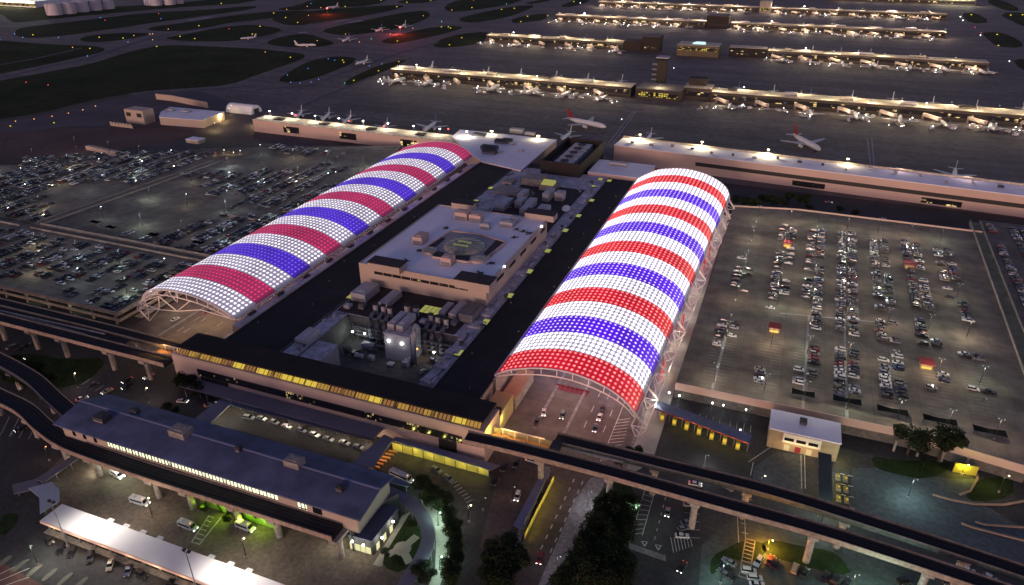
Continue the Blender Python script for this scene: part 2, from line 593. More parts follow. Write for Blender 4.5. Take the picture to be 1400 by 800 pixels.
g.prism([(-74, 215), (-72.8, 215), (-72.8, 470), (-74, 470)], 0.012, 0.16)
g.prism([(-61.5, 215), (-60.3, 215), (-60.3, 470), (-61.5, 470)], 0.012, 0.16)
g.prism([(-272, 215), (-270.5, 215), (-270.5, 470), (-272, 470)], 0.012, 0.16)
g.prism([(-240, 205), (-231, 205), (-231, 480), (-240, 480)], 0.012, 0.18)
struct('pavement', g, mat('pavement_concrete', (0.21, 0.2, 0.21), var=0.25, scale=0.2, fine=0.8))

g = MB()


def dash(a, b, n, w=0.28, z=0.026, duty=0.4):
    a, b = Vector(a), Vector(b)
    d = (b - a); L = d.length; d.normalize()
    nn = Vector((-d.y, d.x, 0)) * w / 2
    for i in range(n):
        p = a + d * L * i / n
        q = p + d * L / n * duty
        g.sheet([p - nn, q - nn, q + nn, p + nn], z)


def line(a, b, w=0.2, z=0.026):
    dash(a, b, 1, w, z, 1.0)


dash(P(785, 655), P(735, 760), 8, 0.4)
dash(P(797, 658), P(748, 765), 8, 0.4)
dash((-54.5, 200, 0), (-54.5, 470, 0), 24, 0.3)
dash((-50.5, 200, 0), (-50.5, 470, 0), 24, 0.3)
dash((-46.5, 200, 0), (-46.5, 470, 0), 24, 0.3)
line((-43, 205, 0), (-43, 470, 0), 0.3)
for i in range(13):
    line((-42.8, 206 + i * 2.2, 0), (-37 - i * .1, 209 + i * 2.2, 0), 0.3)
dash((-266, 200, 0), (-266, 470, 0), 24, 0.25)
dash((-262, 200, 0), (-262, 470, 0), 24, 0.25)
dash((-251, 200, 0), (-251, 470, 0), 24, 0.25)
# hatch and lanes, lower right
line(P(882, 668), P(861, 741), .25); line(P(895, 673), P(878, 732), .25)
for i in range(9):
    t = i / 9
    line(P(880 - 20 * t, 676 + 62 * t), P(893 - 17 * t, 680 + 55 * t), .2)
dash(P(910, 680), P(893, 745), 6, .25)
for c in [(881, 743), (900, 748)]:
    a = P(c[0] - 4, c[1] - 3); b = P(c[0] + 4, c[1] - 2); t = P(c[0], c[1] + 4)
    line(a, t, .35); line(t, b, .35); line(b, a, .25)
for i in range(7):
    line(P(917 + i * 4.5, 735 + i * 0.3), P(921 + i * 4.2, 756 - i * 1.5), .22)
line(P(1095, 622), P(1096, 668), .25); line(P(1100, 622), P(1101, 668), .25)
for u in (1010, 1019):
    for i in range(5): line(P(u + i * 1.2, 664 + i * 6), P(u + 6 + i * 1.2, 666 + i * 6), .25)
line(P(1023, 632), P(1060, 607), .3); line(P(1026, 650), P(1030, 632), .3)
for i in range(5): line(P(1011 + 1.5 * i, 702 + i * 13), P(1020 + 1.5 * i, 704 + i * 13), .3)
line(P(1008, 700), P(1010, 745), .22); line(P(1018, 703), P(1020, 760), .22)
for i in range(5):
    line(P(935, 690 + i * 11), P(957, 692 + i * 11), .18)
# parking bays behind the taxi canopy
for i in range(12):
    line((-24 + i * 2.7 + (i // 4) * 1.5, 243.5, 0), (-24 + i * 2.7 + (i // 4) * 1.5, 249, 0), .18)
# bays lower left
for i in range(10):
    line(P(0 + i * 13, 596 + i * 1.5), P(18 + i * 13 - 5, 570 + i * 1.5), .25)
for i in range(7):
    line(P(100 + i * 6, 520 + i * 3), P(112 + i * 6, 512 + i * 3), .3)
# crosswalk
for i in range(7):
    t = i / 6
    line(P(262 + t * 22, 741 - t * 36), P(272 + t * 20, 744 - t * 36), .25)
line(P(262, 741), P(286, 705), .3); line(P(272, 745), P(302, 708), .3)
for i in range(7): line(P(617 + i * 3.5, 662 + i * 4.2), P(625 + i * 3.5, 658 + i * 4.2), .25)
for k in range(4): line(P(0, 785 + k * 9), P(40, 765 + k * 12), .25)
struct('road_markings', g, paint_m)
g = MB()
g.sheet([P(u, v) for u, v in [(60, 650), (110, 600), (250, 640), (480, 715), (560, 760), (540, 830), (380, 850), (60, 712)]], 0.021)
struct('shuttle_forecourt', g, mat('warm_forecourt_concrete', (0.12, 0.092, 0.07), var=0.35, scale=0.09, fine=0.7))
# lawns
g = MB()
for pts in [Z(0, 600, 4, [(0, 430), (60, 400), (110, 425), (90, 470), (0, 550)]),
            Z(1050, 600, 4, [(-30, 560), (50, 555), (190, 590), (340, 610), (400, 650), (470, 760), (200, 700), (0, 640), (-40, 600)]),
            Z(700, 600, 4, [(1090, 640), (1180, 600), (1240, 560), (1370, 560), (1400, 620), (1300, 680), (1180, 650), (1110, 740), (1080, 740)]),
            Z(1050, 600, 4, [(560, 90), (700, 120), (980, 120), (1000, 170), (860, 225), (700, 195), (580, 160)]),
            Z(1050, 600, 4, [(1140, 220), (1340, 200), (1345, 320), (1130, 350), (1070, 310)]),
            Z(700, 600, 4, [(520, 210), (690, 265), (640, 460), (590, 600), (640, 640), (620, 830), (170, 830), (390, 540)]),
            Z(350, 600, 4, [(700, 610), (820, 410), (880, 440), (910, 540), (870, 640), (800, 740), (690, 700)]),
            Z(350, 600, 4, [(860, 300), (980, 300), (1100, 420), (1140, 560), (1110, 820), (1020, 820), (1050, 560), (980, 400)]),
            Z(0, 400, 4, [(0, 360), (180, 330), (350, 370), (600, 350), (500, 480), (280, 540), (80, 500), (0, 480)])]:
    g.sheet(smooth_poly(pts, 1), 0.03)
struct('lawn', g, lawn)
g = MB()
c = P(550, 750)
ring = [c + Vector((cos(a) * 3, sin(a) * 3, 0)) for a in [i * pi / 8 for i in range(16)]]
g.sheet(ring, 0.036)
for q in [P(570, 733), P(530, 758), P(560, 770)]:
    d = (q - c).normalized(); n = Vector((-d.y, d.x, 0)) * 1.3
    g.sheet([c - n, q - n, q + n, c + n], 0.040)
g.sheet(Z(350, 600, 4, [(640, 690), (800, 420), (845, 400), (700, 640), (690, 700)]), 0.044)
g.sheet(Z(350, 600, 4, [(900, 330), (1000, 400), (1050, 500), (1060, 640), (1000, 820), (940, 820), (980, 700), (985, 560), (930, 420)]), 0.044)
struct('garden_path', g, mat('path_concrete', (0.3, 0.28, 0.24), var=0.2, scale=0.3))
g = MB()
for i in range(6):
    q = P(5 + i * 21, 768 + i * 6)
    g.prism(smooth_poly([q + Vector(v) for v in [(-.9, -2.6, 0), (.9, -2.6, 0), (.9, 2.6, 0), (-.9, 2.6, 0)]], 2), 0, 0.14)
struct('kerb_islands', g, mat('island_concrete', (0.15, 0.135, 0.11), var=0.2, scale=0.5))
g = MB(); g.sheet(Z(0, 780, 4, [(-40, -80), (30, -30), (200, 60), (350, 140), (-40, 140)]), 0.02); struct('brick_forecourt', g, mat('brick_paving', (0.12, 0.05, 0.04), var=0.3, scale=0.3))

# ------------------------------------------------------------------ parking decks
def walls(t, name, segs, th, z0, z1, m):
    mb = MB()
    for a, b in segs:
        a = Vector((a[0], a[1], 0)); b = Vector((b[0], b[1], 0))
        d = (b - a).normalized(); n = Vector((-d.y, d.x, 0)) * th / 2
        mb.prism([a - n - d * 0.0, b - n, b + n, a + n], z0, z1, m)
        mb.build(name, None, t)
        mb = MB()


t = thing('parking_deck', 'wide concrete parking deck right of the right canopy, filled with car rows', 'parking deck', (45, 257, 0))
g = MB(); g.prism([(-24, 256.5), (62, 256.5), (104, 249.5), (121, 258), (131, 497), (20, 497), (-22, 488)], 5.2, 7.0, deck_m); g.build('deck_slab', None, t)
walls(t, 'parapet', [((-24, 256.2), (62, 256.2)), ((62, 256.2), (104, 249.2)), ((-22, 488.3), (20, 497.3)), ((20, 497.3), (131, 497.3))], 0.4, 4.6, 8.1, pinkc)
walls(t, 'deck_wall', [((-24, 257), (62, 257)), ((62, 257), (104, 250))], 0.3, 0, 4.6, conc_d)
walls(t, 'ramp_wall', [((114, 262), (127, 516)), ((120.5, 262), (133, 516))], 0.5, 5.5, 8.4, conc)
mb = MB()
for i in range(16):
    mb.box(-21 + i * 8.2, -20.2 + i * 8.2, 257.4 if i < 10 else 252, 258.2 if i < 10 else 252.8, 0, 5.2, conc)
mb.build('deck_column', None, t)['kind'] = 'stuff'
t = thing('parking_deck', 'concrete parking lot at the right edge, beyond the narrow walled ramp', 'parking deck', (160, 400, 0))
g = MB(); g.prism([(121, 285), (260, 285), (260, 522), (133.5, 522)], 5.2, 6.98, deck_m); g.build('deck_slab', None, t)
g = MB(); g.prism([(114.5, 262), (120.3, 262), (132.8, 516), (127.2, 516)], 4.5, 7.05); struct('ramp_roadway', g, mat('ramp_green_concrete', (0.15, 0.16, 0.1), var=0.4, scale=0.2))
t = thing('parking_deck', 'large parking deck left of the left canopy, beyond the tan ramp', 'parking deck', (-400, 400, 0))
g = MB(); g.prism([(-700, 288), (-294, 288), (-294, 470), (-315, 540), (-470, 470), (-560, 380), (-700, 330)], 5.2, 7.0, deck_m); g.build('deck_slab', None, t)
walls(t, 'parapet', [((-442, 288.2), (-296, 288.2)), ((-447, 290), (-437, 440)), ((-440, 290), (-430, 440)), ((-296, 288), (-296, 470)), ((-345, 345), (-298, 345))], 0.5, 6.0, 8.2, conc)
t = thing('parking_deck', 'near left parking deck with lit open storeys beside the dark guideway', 'parking deck', (-400, 215, 0))
g = MB(); g.prism([(-700, 216), (-296, 216), (-296, 281), (-700, 281)], 6.2, 7.0, deck_m); g.build('deck_slab', None, t)
walls(t, 'parapet', [((-700, 216), (-296, 216)), ((-296, 215.8), (-296, 281)), ((-442, 281), (-296, 281)), ((-700, 281), (-452, 281))], 0.5, 6.0, 8.2, conc)
walls(t, 'spandrel', [((-700, 216), (-296, 216)), ((-296, 215.8), (-296, 281))], 0.45, 2.6, 4.2, conc)
mb = MB()
for i in range(26): mb.box(-700 + i * 16, -699 + i * 16, 216.5, 217.5, 0, 6.2, conc)
mb.build('deck_column', None, t)['kind'] = 'stuff'
mb = MB()
for i in range(30):
    mb.box(-600 + i * 10, -598.8 + i * 10, 222, 222.2, 5.9, 6.1, E_green)
mb.build('tube_lamp', None, t)['kind'] = 'stuff'
for x in (-330, -360, -400, -440, -480): light((x, 219, 5.2), (0.75, 1, 0.6), 260, .3, t)
g = MB(); g.prism([(-700, 281.3), (-296, 281.3), (-296, 287.8), (-700, 287.8)], 4.5, 6.2)
g.prism([(-446.7, 290), (-440.3, 290), (-430.3, 440), (-436.7, 440)], 6.9, 7.06)
struct('ramp_roadway', g, mat('ramp_tan_concrete', (0.2, 0.17, 0.12), var=0.3, scale=0.2))

g = MB(); g.sheet([P(u, v) for u, v in [(1166, 640), (1200, 640), (1300, 655), (1338, 655), (1345, 690), (1420, 735), (1430, 800), (1330, 760), (1160, 700)]], 0.019)
g.sheet([P(u, v) for u, v in [(1030, 640), (1060, 618), (1098, 622), (1098, 676), (1030, 660)]], 0.019)
struct('gate_forecourt', g, mat('blue_grey_asphalt', (0.075, 0.088, 0.10), var=.2, scale=.06, fine=.6))
g = MB(); g.sheet([P(u, v) for u, v in [(960, 745), (1010, 700), (1240, 760), (1430, 840), (1400, 900), (950, 860)]], 0.017)
struct('lower_lot', g, mat('green_grey_asphalt', (0.065, 0.075, 0.07), var=.3, scale=.06, fine=.6))
g = MB()
tk = mat('tan_kerb', (.34, .24, .18), var=.2, scale=.3)
for ln in ([(1275, 677), (1300, 684), (1332, 690), (1372, 691), (1405, 685)], [(1333, 714), (1345, 718), (1405, 722)], [(1314, 716), (1330, 722), (1405, 741)], [(1334, 640), (1336, 655), (1326, 672), (1312, 677)]):
    q = [P(u, v) for u, v in ln]
    for a, b in zip(q, q[1:]):
        d = (b - a).normalized(); n = Vector((-d.y, d.x, 0)) * .35
        g.prism([a - n, b - n, b + n, a + n], 0.02, .5)
struct('tan_kerbs', g, tk)
NC, RPB, SUB = 30, 5, 2
# ------------------------------------------------------------------ lit canopies
def skin_mat(name, base, dot, rad_=0.3, alb=(0.5, 0.48, 0.52)):
    m = bpy.data.materials.new(name)
    m.use_nodes = True
    nt = m.node_tree
    L = nt.links.new
    b = nt.nodes['Principled BSDF']
    b.inputs['Base Color'].default_value = (*alb, 1)
    b.inputs['Roughness'].default_value = 0.5
    uv = nt.nodes.new('ShaderNodeUVMap')
    fr = nt.nodes.new('ShaderNodeVectorMath'); fr.operation = 'FRACTION'
    L(uv.outputs[0], fr.inputs[0])
    sb = nt.nodes.new('ShaderNodeVectorMath'); sb.operation = 'SUBTRACT'; sb.inputs[1].default_value = (0.5, 0.5, 0)
    L(fr.outputs[0], sb.inputs[0])
    ln = nt.nodes.new('ShaderNodeVectorMath'); ln.operation = 'LENGTH'
    L(sb.outputs[0], ln.inputs[0])
    mr = nt.nodes.new('ShaderNodeMapRange'); mr.interpolation_type = 'SMOOTHSTEP'
    mr.inputs[1].default_value = rad_ * 1.7; mr.inputs[2].default_value = rad_ * 0.25
    L(ln.outputs['Value'], mr.inputs[0])
    # each lamp differs a little from its neighbours
    wn = nt.nodes.new('ShaderNodeTexWhiteNoise'); wn.noise_dimensions = '2D'
    fl = nt.nodes.new('ShaderNodeVectorMath'); fl.operation = 'FLOOR'
    L(uv.outputs[0], fl.inputs[0]); L(fl.outputs[0], wn.inputs['Vector'])
    wr = nt.nodes.new('ShaderNodeMapRange'); wr.inputs[3].default_value = 0.72; wr.inputs[4].default_value = 1.15
    L(wn.outputs['Value'], wr.inputs[0])
    # large drifts of brightness over the foil
    ns = nt.nodes.new('ShaderNodeTexNoise'); ns.inputs['Scale'].default_value = 0.13; ns.inputs['Detail'].default_value = 4
    L(uv.outputs[0], ns.inputs['Vector'])
    nr = nt.nodes.new('ShaderNodeMapRange'); nr.inputs[1].default_value = 0.3; nr.inputs[2].default_value = 0.7
    nr.inputs[3].default_value = 0.72; nr.inputs[4].default_value = 1.25
    L(ns.outputs['Fac'], nr.inputs[0])
    # seams: the clamped edge of every cushion is darker
    ab = nt.nodes.new('ShaderNodeVectorMath'); ab.operation = 'ABSOLUTE'
    L(sb.outputs[0], ab.inputs[0])
    sp = nt.nodes.new('ShaderNodeSeparateXYZ'); L(ab.outputs[0], sp.inputs[0])
    mx = nt.nodes.new('ShaderNodeMath'); mx.operation = 'MAXIMUM'
    L(sp.outputs[0], mx.inputs[0]); L(sp.outputs[1], mx.inputs[1])
    sm = nt.nodes.new('ShaderNodeMapRange'); sm.inputs[1].default_value = 0.40; sm.inputs[2].default_value = 0.5
    sm.inputs[3].default_value = 1; sm.inputs[4].default_value = 0.9
    L(mx.outputs[0], sm.inputs[0])
    # no lamps behind the outermost cushions of the arch
    su = nt.nodes.new('ShaderNodeSeparateXYZ'); L(uv.outputs[0], su.inputs[0])
    e1 = nt.nodes.new('ShaderNodeMath'); e1.operation = 'MULTIPLY_ADD'; e1.inputs[1].default_value = 1; e1.inputs[2].default_value = -NC / 2
    L(su.outputs[0], e1.inputs[0])
    e2 = nt.nodes.new('ShaderNodeMath'); e2.operation = 'ABSOLUTE'; L(e1.outputs[0], e2.inputs[0])
    e3 = nt.nodes.new('ShaderNodeMapRange'); e3.inputs[1].default_value = NC / 2 - 1.6; e3.inputs[2].default_value = NC / 2 - .2
    e3.inputs[3].default_value = 1; e3.inputs[4].default_value = 0.3
    L(e2.outputs[0], e3.inputs[0])
    e4 = nt.nodes.new('ShaderNodeMath'); e4.operation = 'LESS_THAN'; e4.inputs[1].default_value = NC / 2 - 1.0
    L(e2.outputs[0], e4.inputs[0])
    f0 = nt.nodes.new('ShaderNodeMath'); f0.operation = 'MULTIPLY'
    L(sm.outputs[0], f0.inputs[0]); L(e3.outputs[0], f0.inputs[1])
    f1 = nt.nodes.new('ShaderNodeMath'); f1.operation = 'MULTIPLY'
    L(f0.outputs[0], f1.inputs[0]); L(nr.outputs[0], f1.inputs[1])
    cb = nt.nodes.new('ShaderNodeVectorMath'); cb.operation = 'SCALE'; cb.inputs[0].default_value = base
    L(f1.outputs[0], cb.inputs['Scale'])
    f2 = nt.nodes.new('ShaderNodeMath'); f2.operation = 'MULTIPLY'
    L(mr.outputs[0], f2.inputs[0]); L(wr.outputs[0], f2.inputs[1])
    f3 = nt.nodes.new('ShaderNodeMath'); f3.operation = 'MULTIPLY'
    L(f2.outputs[0], f3.inputs[0]); L(e4.outputs[0], f3.inputs[1])
    cd = nt.nodes.new('ShaderNodeVectorMath'); cd.operation = 'SCALE'; cd.inputs[0].default_value = dot
    L(f3.outputs[0], cd.inputs['Scale'])
    ad = nt.nodes.new('ShaderNodeVectorMath'); ad.operation = 'ADD'
    L(cb.outputs[0], ad.inputs[0]); L(cd.outputs[0], ad.inputs[1])
    L(ad.outputs[0], b.inputs['Emission Color'])
    b.inputs['Emission Strength'].default_value = 1
    return m


SK = {'RW': skin_mat('foil_lit_white', (0.36, 0.34, 0.43), (2.7, 2.4, 2.6), .31, (.12, .12, .14)),
      'RR': skin_mat('foil_lit_red', (0.56, 0.0, 0.02), (2.4, 0.55, 0.4), .21, (.12, .03, .04)),
      'RB': skin_mat('foil_lit_blue', (0.075, 0.0, 0.72), (1.5, 1.2, 1.9), .19, (.05, .03, .12)),
      'LW': skin_mat('foil_dim_white', (0.24, 0.215, 0.30), (1.6, 1.45, 1.5), .25, (.12, .12, .14)),
      'LR': skin_mat('foil_dim_red', (0.28, 0.02, 0.08), (0.9, 0.03, 0.12), .2, (.12, .04, .06)),
      'LB': skin_mat('foil_dim_blue', (0.055, 0.018, 0.45), (0.3, 0.16, 0.9), .17, (.05, .03, .12))}


def resample(pts, n):
    # Catmull-Rom, then even steps along the arc
    q = []
    p = [Vector((a, b)) for a, b in pts]
    p = [2 * p[0] - p[1]] + p + [2 * p[-1] - p[-2]]
    for i in range(1, len(p) - 2):
        for k in range(12):
            t = k / 12
            a, b, c, d = p[i - 1], p[i], p[i + 1], p[i + 2]
            q.append(0.5 * ((2 * b) + (c - a) * t + (2 * a - 5 * b + 4 * c - d) * t * t + (3 * b - a - 3 * c + d) * t ** 3))
    q.append(p[-2])
    L = [0]
    for a, b in zip(q, q[1:]): L.append(L[-1] + (b - a).length)
    out = []
    j = 0
    for i in range(n + 1):
        s = L[-1] * i / n
        while j < len(L) - 2 and L[j + 1] < s: j += 1
        t = (s - L[j]) / max(L[j + 1] - L[j], 1e-6)
        out.append(q[j].lerp(q[j + 1], min(t, 1)))
    return out


def canopy(label, front, back, y0, y1, order, side, inner, outer):
    t = thing('roadway_canopy', label, 'canopy', ((front[0][0] + front[-1][0]) / 2, y0, 0), 'long lit arched canopies over the terminal roadways')
    A = resample(front, NC * SUB)
    B = resample(back, NC * SUB)

    def pt(i, s):
        # i: position round the arch (float cells*SUB), s 0..1 along the length; the cushions are slightly pillowed
        e = A[i].lerp(B[i], s)
        return Vector((e.x, y0 + (y1 - y0) * s, e.y))
    nb = 18
    for k in range(nb):
        c = order[k]
        mb = MB(); mb.uv = []
        n = RPB * SUB
        for j in range(n + 1):
            s = (k + j / n) / nb
            for i in range(NC * SUB + 1):
                p = pt(i, s)
                pil = 0.28 * (i % 2) * (j % 2)
                mb.v.append((p.x, p.y, p.z + pil))
        W_ = NC * SUB + 1
        for j in range(n):
            for i in range(NC * SUB):
                f = (j * W_ + i, j * W_ + i + 1, (j + 1) * W_ + i + 1, (j + 1) * W_ + i)
                mb.f.append(f)
                for (a, b) in ((i, j), (i + 1, j), (i + 1, j + 1), (i, j + 1)):
                    mb.uv.append((a / SUB, k * RPB + b / SUB))
        nm = {'W': 'white_band', 'R': 'red_band', 'B': 'blue_band'}[c]
        o = mb.build(nm, SK[side + c], t, smooth=False)
    # end arches: outer and inner chord with webs
    for nm, s, dy in (('arch_truss', 0, -0.7), ('arch_truss', 1, 0.7)):
        mb = MB()
        up_, lo_ = [], []
        for i in range(0, NC * SUB + 1, 2):
            p = pt(i, s); p.y += dy
            up_.append(p)
            f = i / (NC * SUB)
            cx = (A[0].x + A[-1].x) / 2
            dpt = 0.3 + 3.1 * math.sin(pi * f) ** 0.5 if 0 < f < 1 else 0.3
            lo_.append(Vector((p.x + (cx - p.x) * 0.015, p.y, p.z - dpt)))
        mb.tube(up_, 0.32, 6); mb.tube(lo_, 0.26, 6)
        for i in range(1, len(up_) - 1, 3): mb.tube([up_[i], lo_[i]], 0.17, 5)
        mb.build(nm, steel_w, t)
    # purlins and inner arches under the foil
    mb = MB()
    for k in range(1, 12):
        s = k / 12
        mb.tube([pt(i, s) - Vector((0, 0, 0.8)) for i in range(0, NC * SUB + 1, 3)], 0.25, 4)
    mb.build('inner_arch', steel_w, t)
    mb = MB()
    for i in (0, NC * SUB):
        mb.tube([pt(i, k / 20) for k in range(21)], 0.4, 6)
    mb.build('edge_beam', steel_w, t)
    # parapet gutter on the terminal side
    # outer side: curved truss legs standing by the roadway
    io = NC * SUB if outer > 0 else 0
    n = 14
    for k in range(n):
        s = (k + 0.02) / (n - 1) * 0.985
        e = pt(io, s); e2 = pt(io - 6 if outer > 0 else 6, s)
        o_ = outer
        mb = MB()
        b0 = Vector((e.x + o_ * 0.5, e.y, 0.0))
        loop = [e2 + Vector((0, 0, -.3)), e + Vector((o_ * 1.2, 0, -1)), Vector((e.x + o_ * 4.2, e.y, e.z * 0.62)), Vector((e.x + o_ * 4.4, e.y, e.z * 0.42)), Vector((e.x + o_ * 2.4, e.y, e.z * 0.16)), b0]
        mb.tube([Vector((q[0], e.y, q[1])) for q in [tuple(a) for a in resample([(p.x, p.z) for p in loop], 14)]], 0.34, 6)
        inn = [e + Vector((0, 0, -0.5)), Vector((e.x - o_ * 1.5, e.y, e.z * 0.5)), b0]
        mb.tube(inn, 0.3, 6)
        mb.tube([e + Vector((0, 0, -.5)), Vector((e.x + o_ * 4.3, e.y, e.z * 0.55))], 0.2, 5)
        mb.tube([Vector((e.x - o_ * 1.5, e.y, e.z * 0.5)), Vector((e.x + o_ * 4.3, e.y, e.z * 0.5))], 0.2, 5)
        mb.tube([Vector((e.x - o_ * 1.5, e.y, e.z * 0.5)), Vector((e.x + o_ * 2.4, e.y, e.z * 0.16))], 0.2, 5)
        mb.build('truss_leg', steel_w, t)
    mb = MB()
    for k in range(n - 1):
        s0, s1 = k / (n - 1) * 0.985, (k + 1) / (n - 1) * 0.985
        a, b = pt(io, s0), pt(io, s1)
        mid = Vector(((a.x + b.x) / 2 + outer * 4.2, (a.y + b.y) / 2, a.z * .55))
        mb.tube([a + Vector((outer * 4.2, 0, -a.z * .45)), (a + b) / 2, b + Vector((outer * 4.2, 0, -b.z * .45))], 0.18, 5)
        mb.tube([a + Vector((outer * 4.2, 0, -a.z * .5)), b + Vector((outer * 4.2, 0, -b.z * .5))], 0.22, 5)
    mb.build('side_bracing', steel_w, t)
    if side == 'L':
        mb = MB()
        a = pt(0, 0)
        q = [Vector((-291, y0 - .7, 10)), Vector((-293.5, y0 - .7, 6)), Vector((-287, y0 - .7, 0)), Vector((-278, y0 - .7, 8.5)), Vector((-266, y0 - .7, 10)), Vector((-276, y0 - .7, 16.5))]
        for i, j in ((0, 1), (1, 2), (2, 3), (1, 3), (3, 4), (3, 5), (4, 5), (0, 3), (0, 5)): mb.tube([q[i], q[j]], 0.26, 5)
        mb.tube([q[4], Vector((-250, y0 - .7, 14)), Vector((-232, y0 - .7, 12.5))], 0.24, 5)
        mb.tube([q[4], Vector((-256, y0 - .7, 17.6))], 0.2, 5)
        mb.build('end_bracing', steel_w, t)
    return t, pt


ordR = 'RWBW' * 5
ordL = 'WRWB' * 5
TR, ptR = canopy('right lit canopy striped red, white and blue, its front edge red', 
                 [(-93.8, 15.2), (-90.5, 17.8), (-84.8, 20.5), (-74.2, 23.6), (-63, 24.6), (-51, 22.7), (-42, 18.9), (-36.6, 14.4), (-34.3, 10.5)],
                 [(-92.5, 17.2), (-90, 20), (-84.8, 23.4), (-75.3, 28), (-59.6, 30.3), (-45.4, 28.6), (-33.8, 23.9), (-27.9, 18.8), (-25.6, 13)],
                 224, 487, ordR, 'R', -93.8, 1)
TL, ptL = canopy('left lit canopy striped white, crimson and blue, its front edge white',
                 [(-288.4, 12), (-285.5, 16), (-279.1, 19.5), (-267, 21.4), (-253, 20.9), (-241.7, 18.4), (-234, 15.4), (-228.9, 12.9)],
                 [(-290, 16), (-286, 19.2), (-280.9, 22), (-269.3, 26.4), (-256, 29.3), (-240, 29.9), (-228.2, 26.3), (-221.5, 21)],
                 226, 489, ordL, 'L', -228.9, -1)
# panels lit red at the foot of the right canopy
for i, (u, v) in enumerate([(933, 442), (907, 505), (963, 362), (970, 345)]):
    p = P(u, v, 5)
    t = thing('side_screen', 'red lit screen at the foot of the right canopy, %s from the front' % ['second', 'nearest', 'third', 'fourth'][i], 'screen', (p.x, p.y, 0), 'red screens between canopy legs')
    mb = MB(); mb.prism([(p.x - .5, p.y - 5), (p.x + .1, p.y - 5), (p.x + .1, p.y + 5), (p.x - .5, p.y + 5)], 2, 7.5); mb.build('panel', em('screen_red', (0.8, 0.02, 0.03), 0.7), t)
    mb = MB(); mb.bar((p.x - .2, p.y - 5.2, 0), (p.x - .2, p.y - 5.2, 8), .3); mb.bar((p.x - .2, p.y + 5.2, 0), (p.x - .2, p.y + 5.2, 8), .3); mb.build('frame', steel_w, t)
g = MB(); g.prism([(-33, 199), (-24.6, 212), (-24.2, 488), (-31, 488), (-33, 240)], 0, 0.16); struct('canopy_walkway', g, mat('pale_walkway', (0.42, 0.4, 0.33), var=0.2, scale=0.2))
g = MB(); g.prism([(-298, 226), (-293, 226), (-293, 490), (-298, 490)], 0, 0.16); struct('left_canopy_walkway', g, mat('pale_walkway', (0, 0, 0)))
# real lamps under the canopies
for k in range(9):
    y = 236 + k * 29
    light((-66, y, 12), (1, 0.72, 0.45), 3600 if k < 3 else 2000, .5, TR)
    light((-44, y, 9), (1, 0.72, 0.5), 1300, .5, TR)
    light((-29.3, y + 5, 6.5), (1, 0.92, 0.68), 1000, .3, TR)
    light((-256, y, 12), (1, 0.66, 0.3), 7500 if k < 2 else 2500, .5, TL)
    light((-280, y, 7), (1, 0.9, 0.5), 1100, .4, TL)
for (x, y) in ((-66, 214), (-50, 212)): light((x, y, 14), (1, 0.66, 0.42), 2200, .5, TR)
light((-262, 216, 13), (1, 0.62, 0.25), 3000, .5, TL)


# ------------------------------------------------------------------ helpers for blocks traced by their roof edge
def blk(mb, L_, R_, depth, zt, zb, m=None, top=None):
    a, b = P(L_[0], L_[1], zt), P(R_[0], R_[1], zt)
    y = (a.y + b.y) / 2
    mb.prism([(a.x, y), (b.x, y), (b.x, y + depth), (a.x, y + depth)], zb, zt, m, top)
    return a.x, b.x, y


def hvac_unit(label, x, y, lx, ly, z, h, group='equipment boxes on the terminal roofs', m=None, rz=0):
    t = thing('rooftop_unit', label, 'rooftop unit', (x, y, z), group)
    mb = MB(); mb.box(x - lx / 2, x + lx / 2, y - ly / 2, y + ly / 2, z + .35, z + h); mb.build('casing', m or hvac, t)
    mb = MB(); mb.box(x - lx / 2 + .3, x + lx / 2 - .3, y - ly / 2 - .06, y - ly / 2 - .005, z + .6, z + h * .5)
    mb.build('louvre', hvac_m, t)
    mb = MB(); mb.box(x - lx / 2 + .1, x + lx / 2 - .1, y - ly / 2 + .1, y + ly / 2 - .1, z, z + .34); mb.build('base', hvac_d, t)
    mb = MB(); mb.box(x - lx * .3, x + lx * .3, y - ly * .3, y + ly * .25, z + h + .01, z + h + .25); mb.build('top_cap', m or hvac, t)
    return t


# ------------------------------------------------------------------ terminal strips and podium
for (lab, x0, x1, y0, y1) in (('long black roofed terminal hall beside the left canopy', -222, -191.5, 206, 506), ('long black roofed terminal hall beside the right canopy', -115.5, -94.8, 206, 502)):
    t = thing('terminal_hall', lab, 'building', ((x0 + x1) / 2, y0, 0), 'black roofed halls along the two canopies')
    mb = MB(); mb.box(x0, x1, y0, y1, 0, 11.6); mb.build('wall', conc, t)
    mb = MB(); mb.box(x0 + .3, x1 - .3, y0 + .3, y1 - .3, 11.6, 12.1); mb.build('roof', blackroof, t)
    mb = MB()
    mb.box(x0, x0 + .3, y0, y1, 11.6, 12.5); mb.box(x1 - .3, x1, y0, y1, 11.6, 12.5)
    mb.build('parapet', conc_d if x0 < -200 else brownroof, t)
t = thing('gutter_ledge', 'narrow grey ledge roof between left canopy and black hall', 'ledge', (-225, 226, 0))
mb = MB(); mb.box(-229, -222.01, 222, 500, 0, 11.2); mb.build('wall', conc, t)
mb = MB(); mb.box(-228.8, -222.2, 222.2, 499.8, 11.2, 11.5); mb.build('roof', paleroof, t)
mb = MB()
for k in range(12): mb = MB(); mb.box(-228, -226.6, 232 + k * 22, 237 + k * 22, 11.5, 12.6); mb.build('plant_box', hvac_d, t)
mb = MB(); mb.box(-222.35, -222.05, 222, 500, 12.6, 12.8); mb.build('handrail', mat('tan_rail', (.4, .3, .18), var=.1), t)
t = thing('gutter_ledge', 'narrow ledge roof between right canopy and black hall', 'ledge', (-94, 226, 0))
mb = MB(); mb.box(-94.75, -93.6, 224, 500, 0, 12.8); mb.build('wall', conc, t)

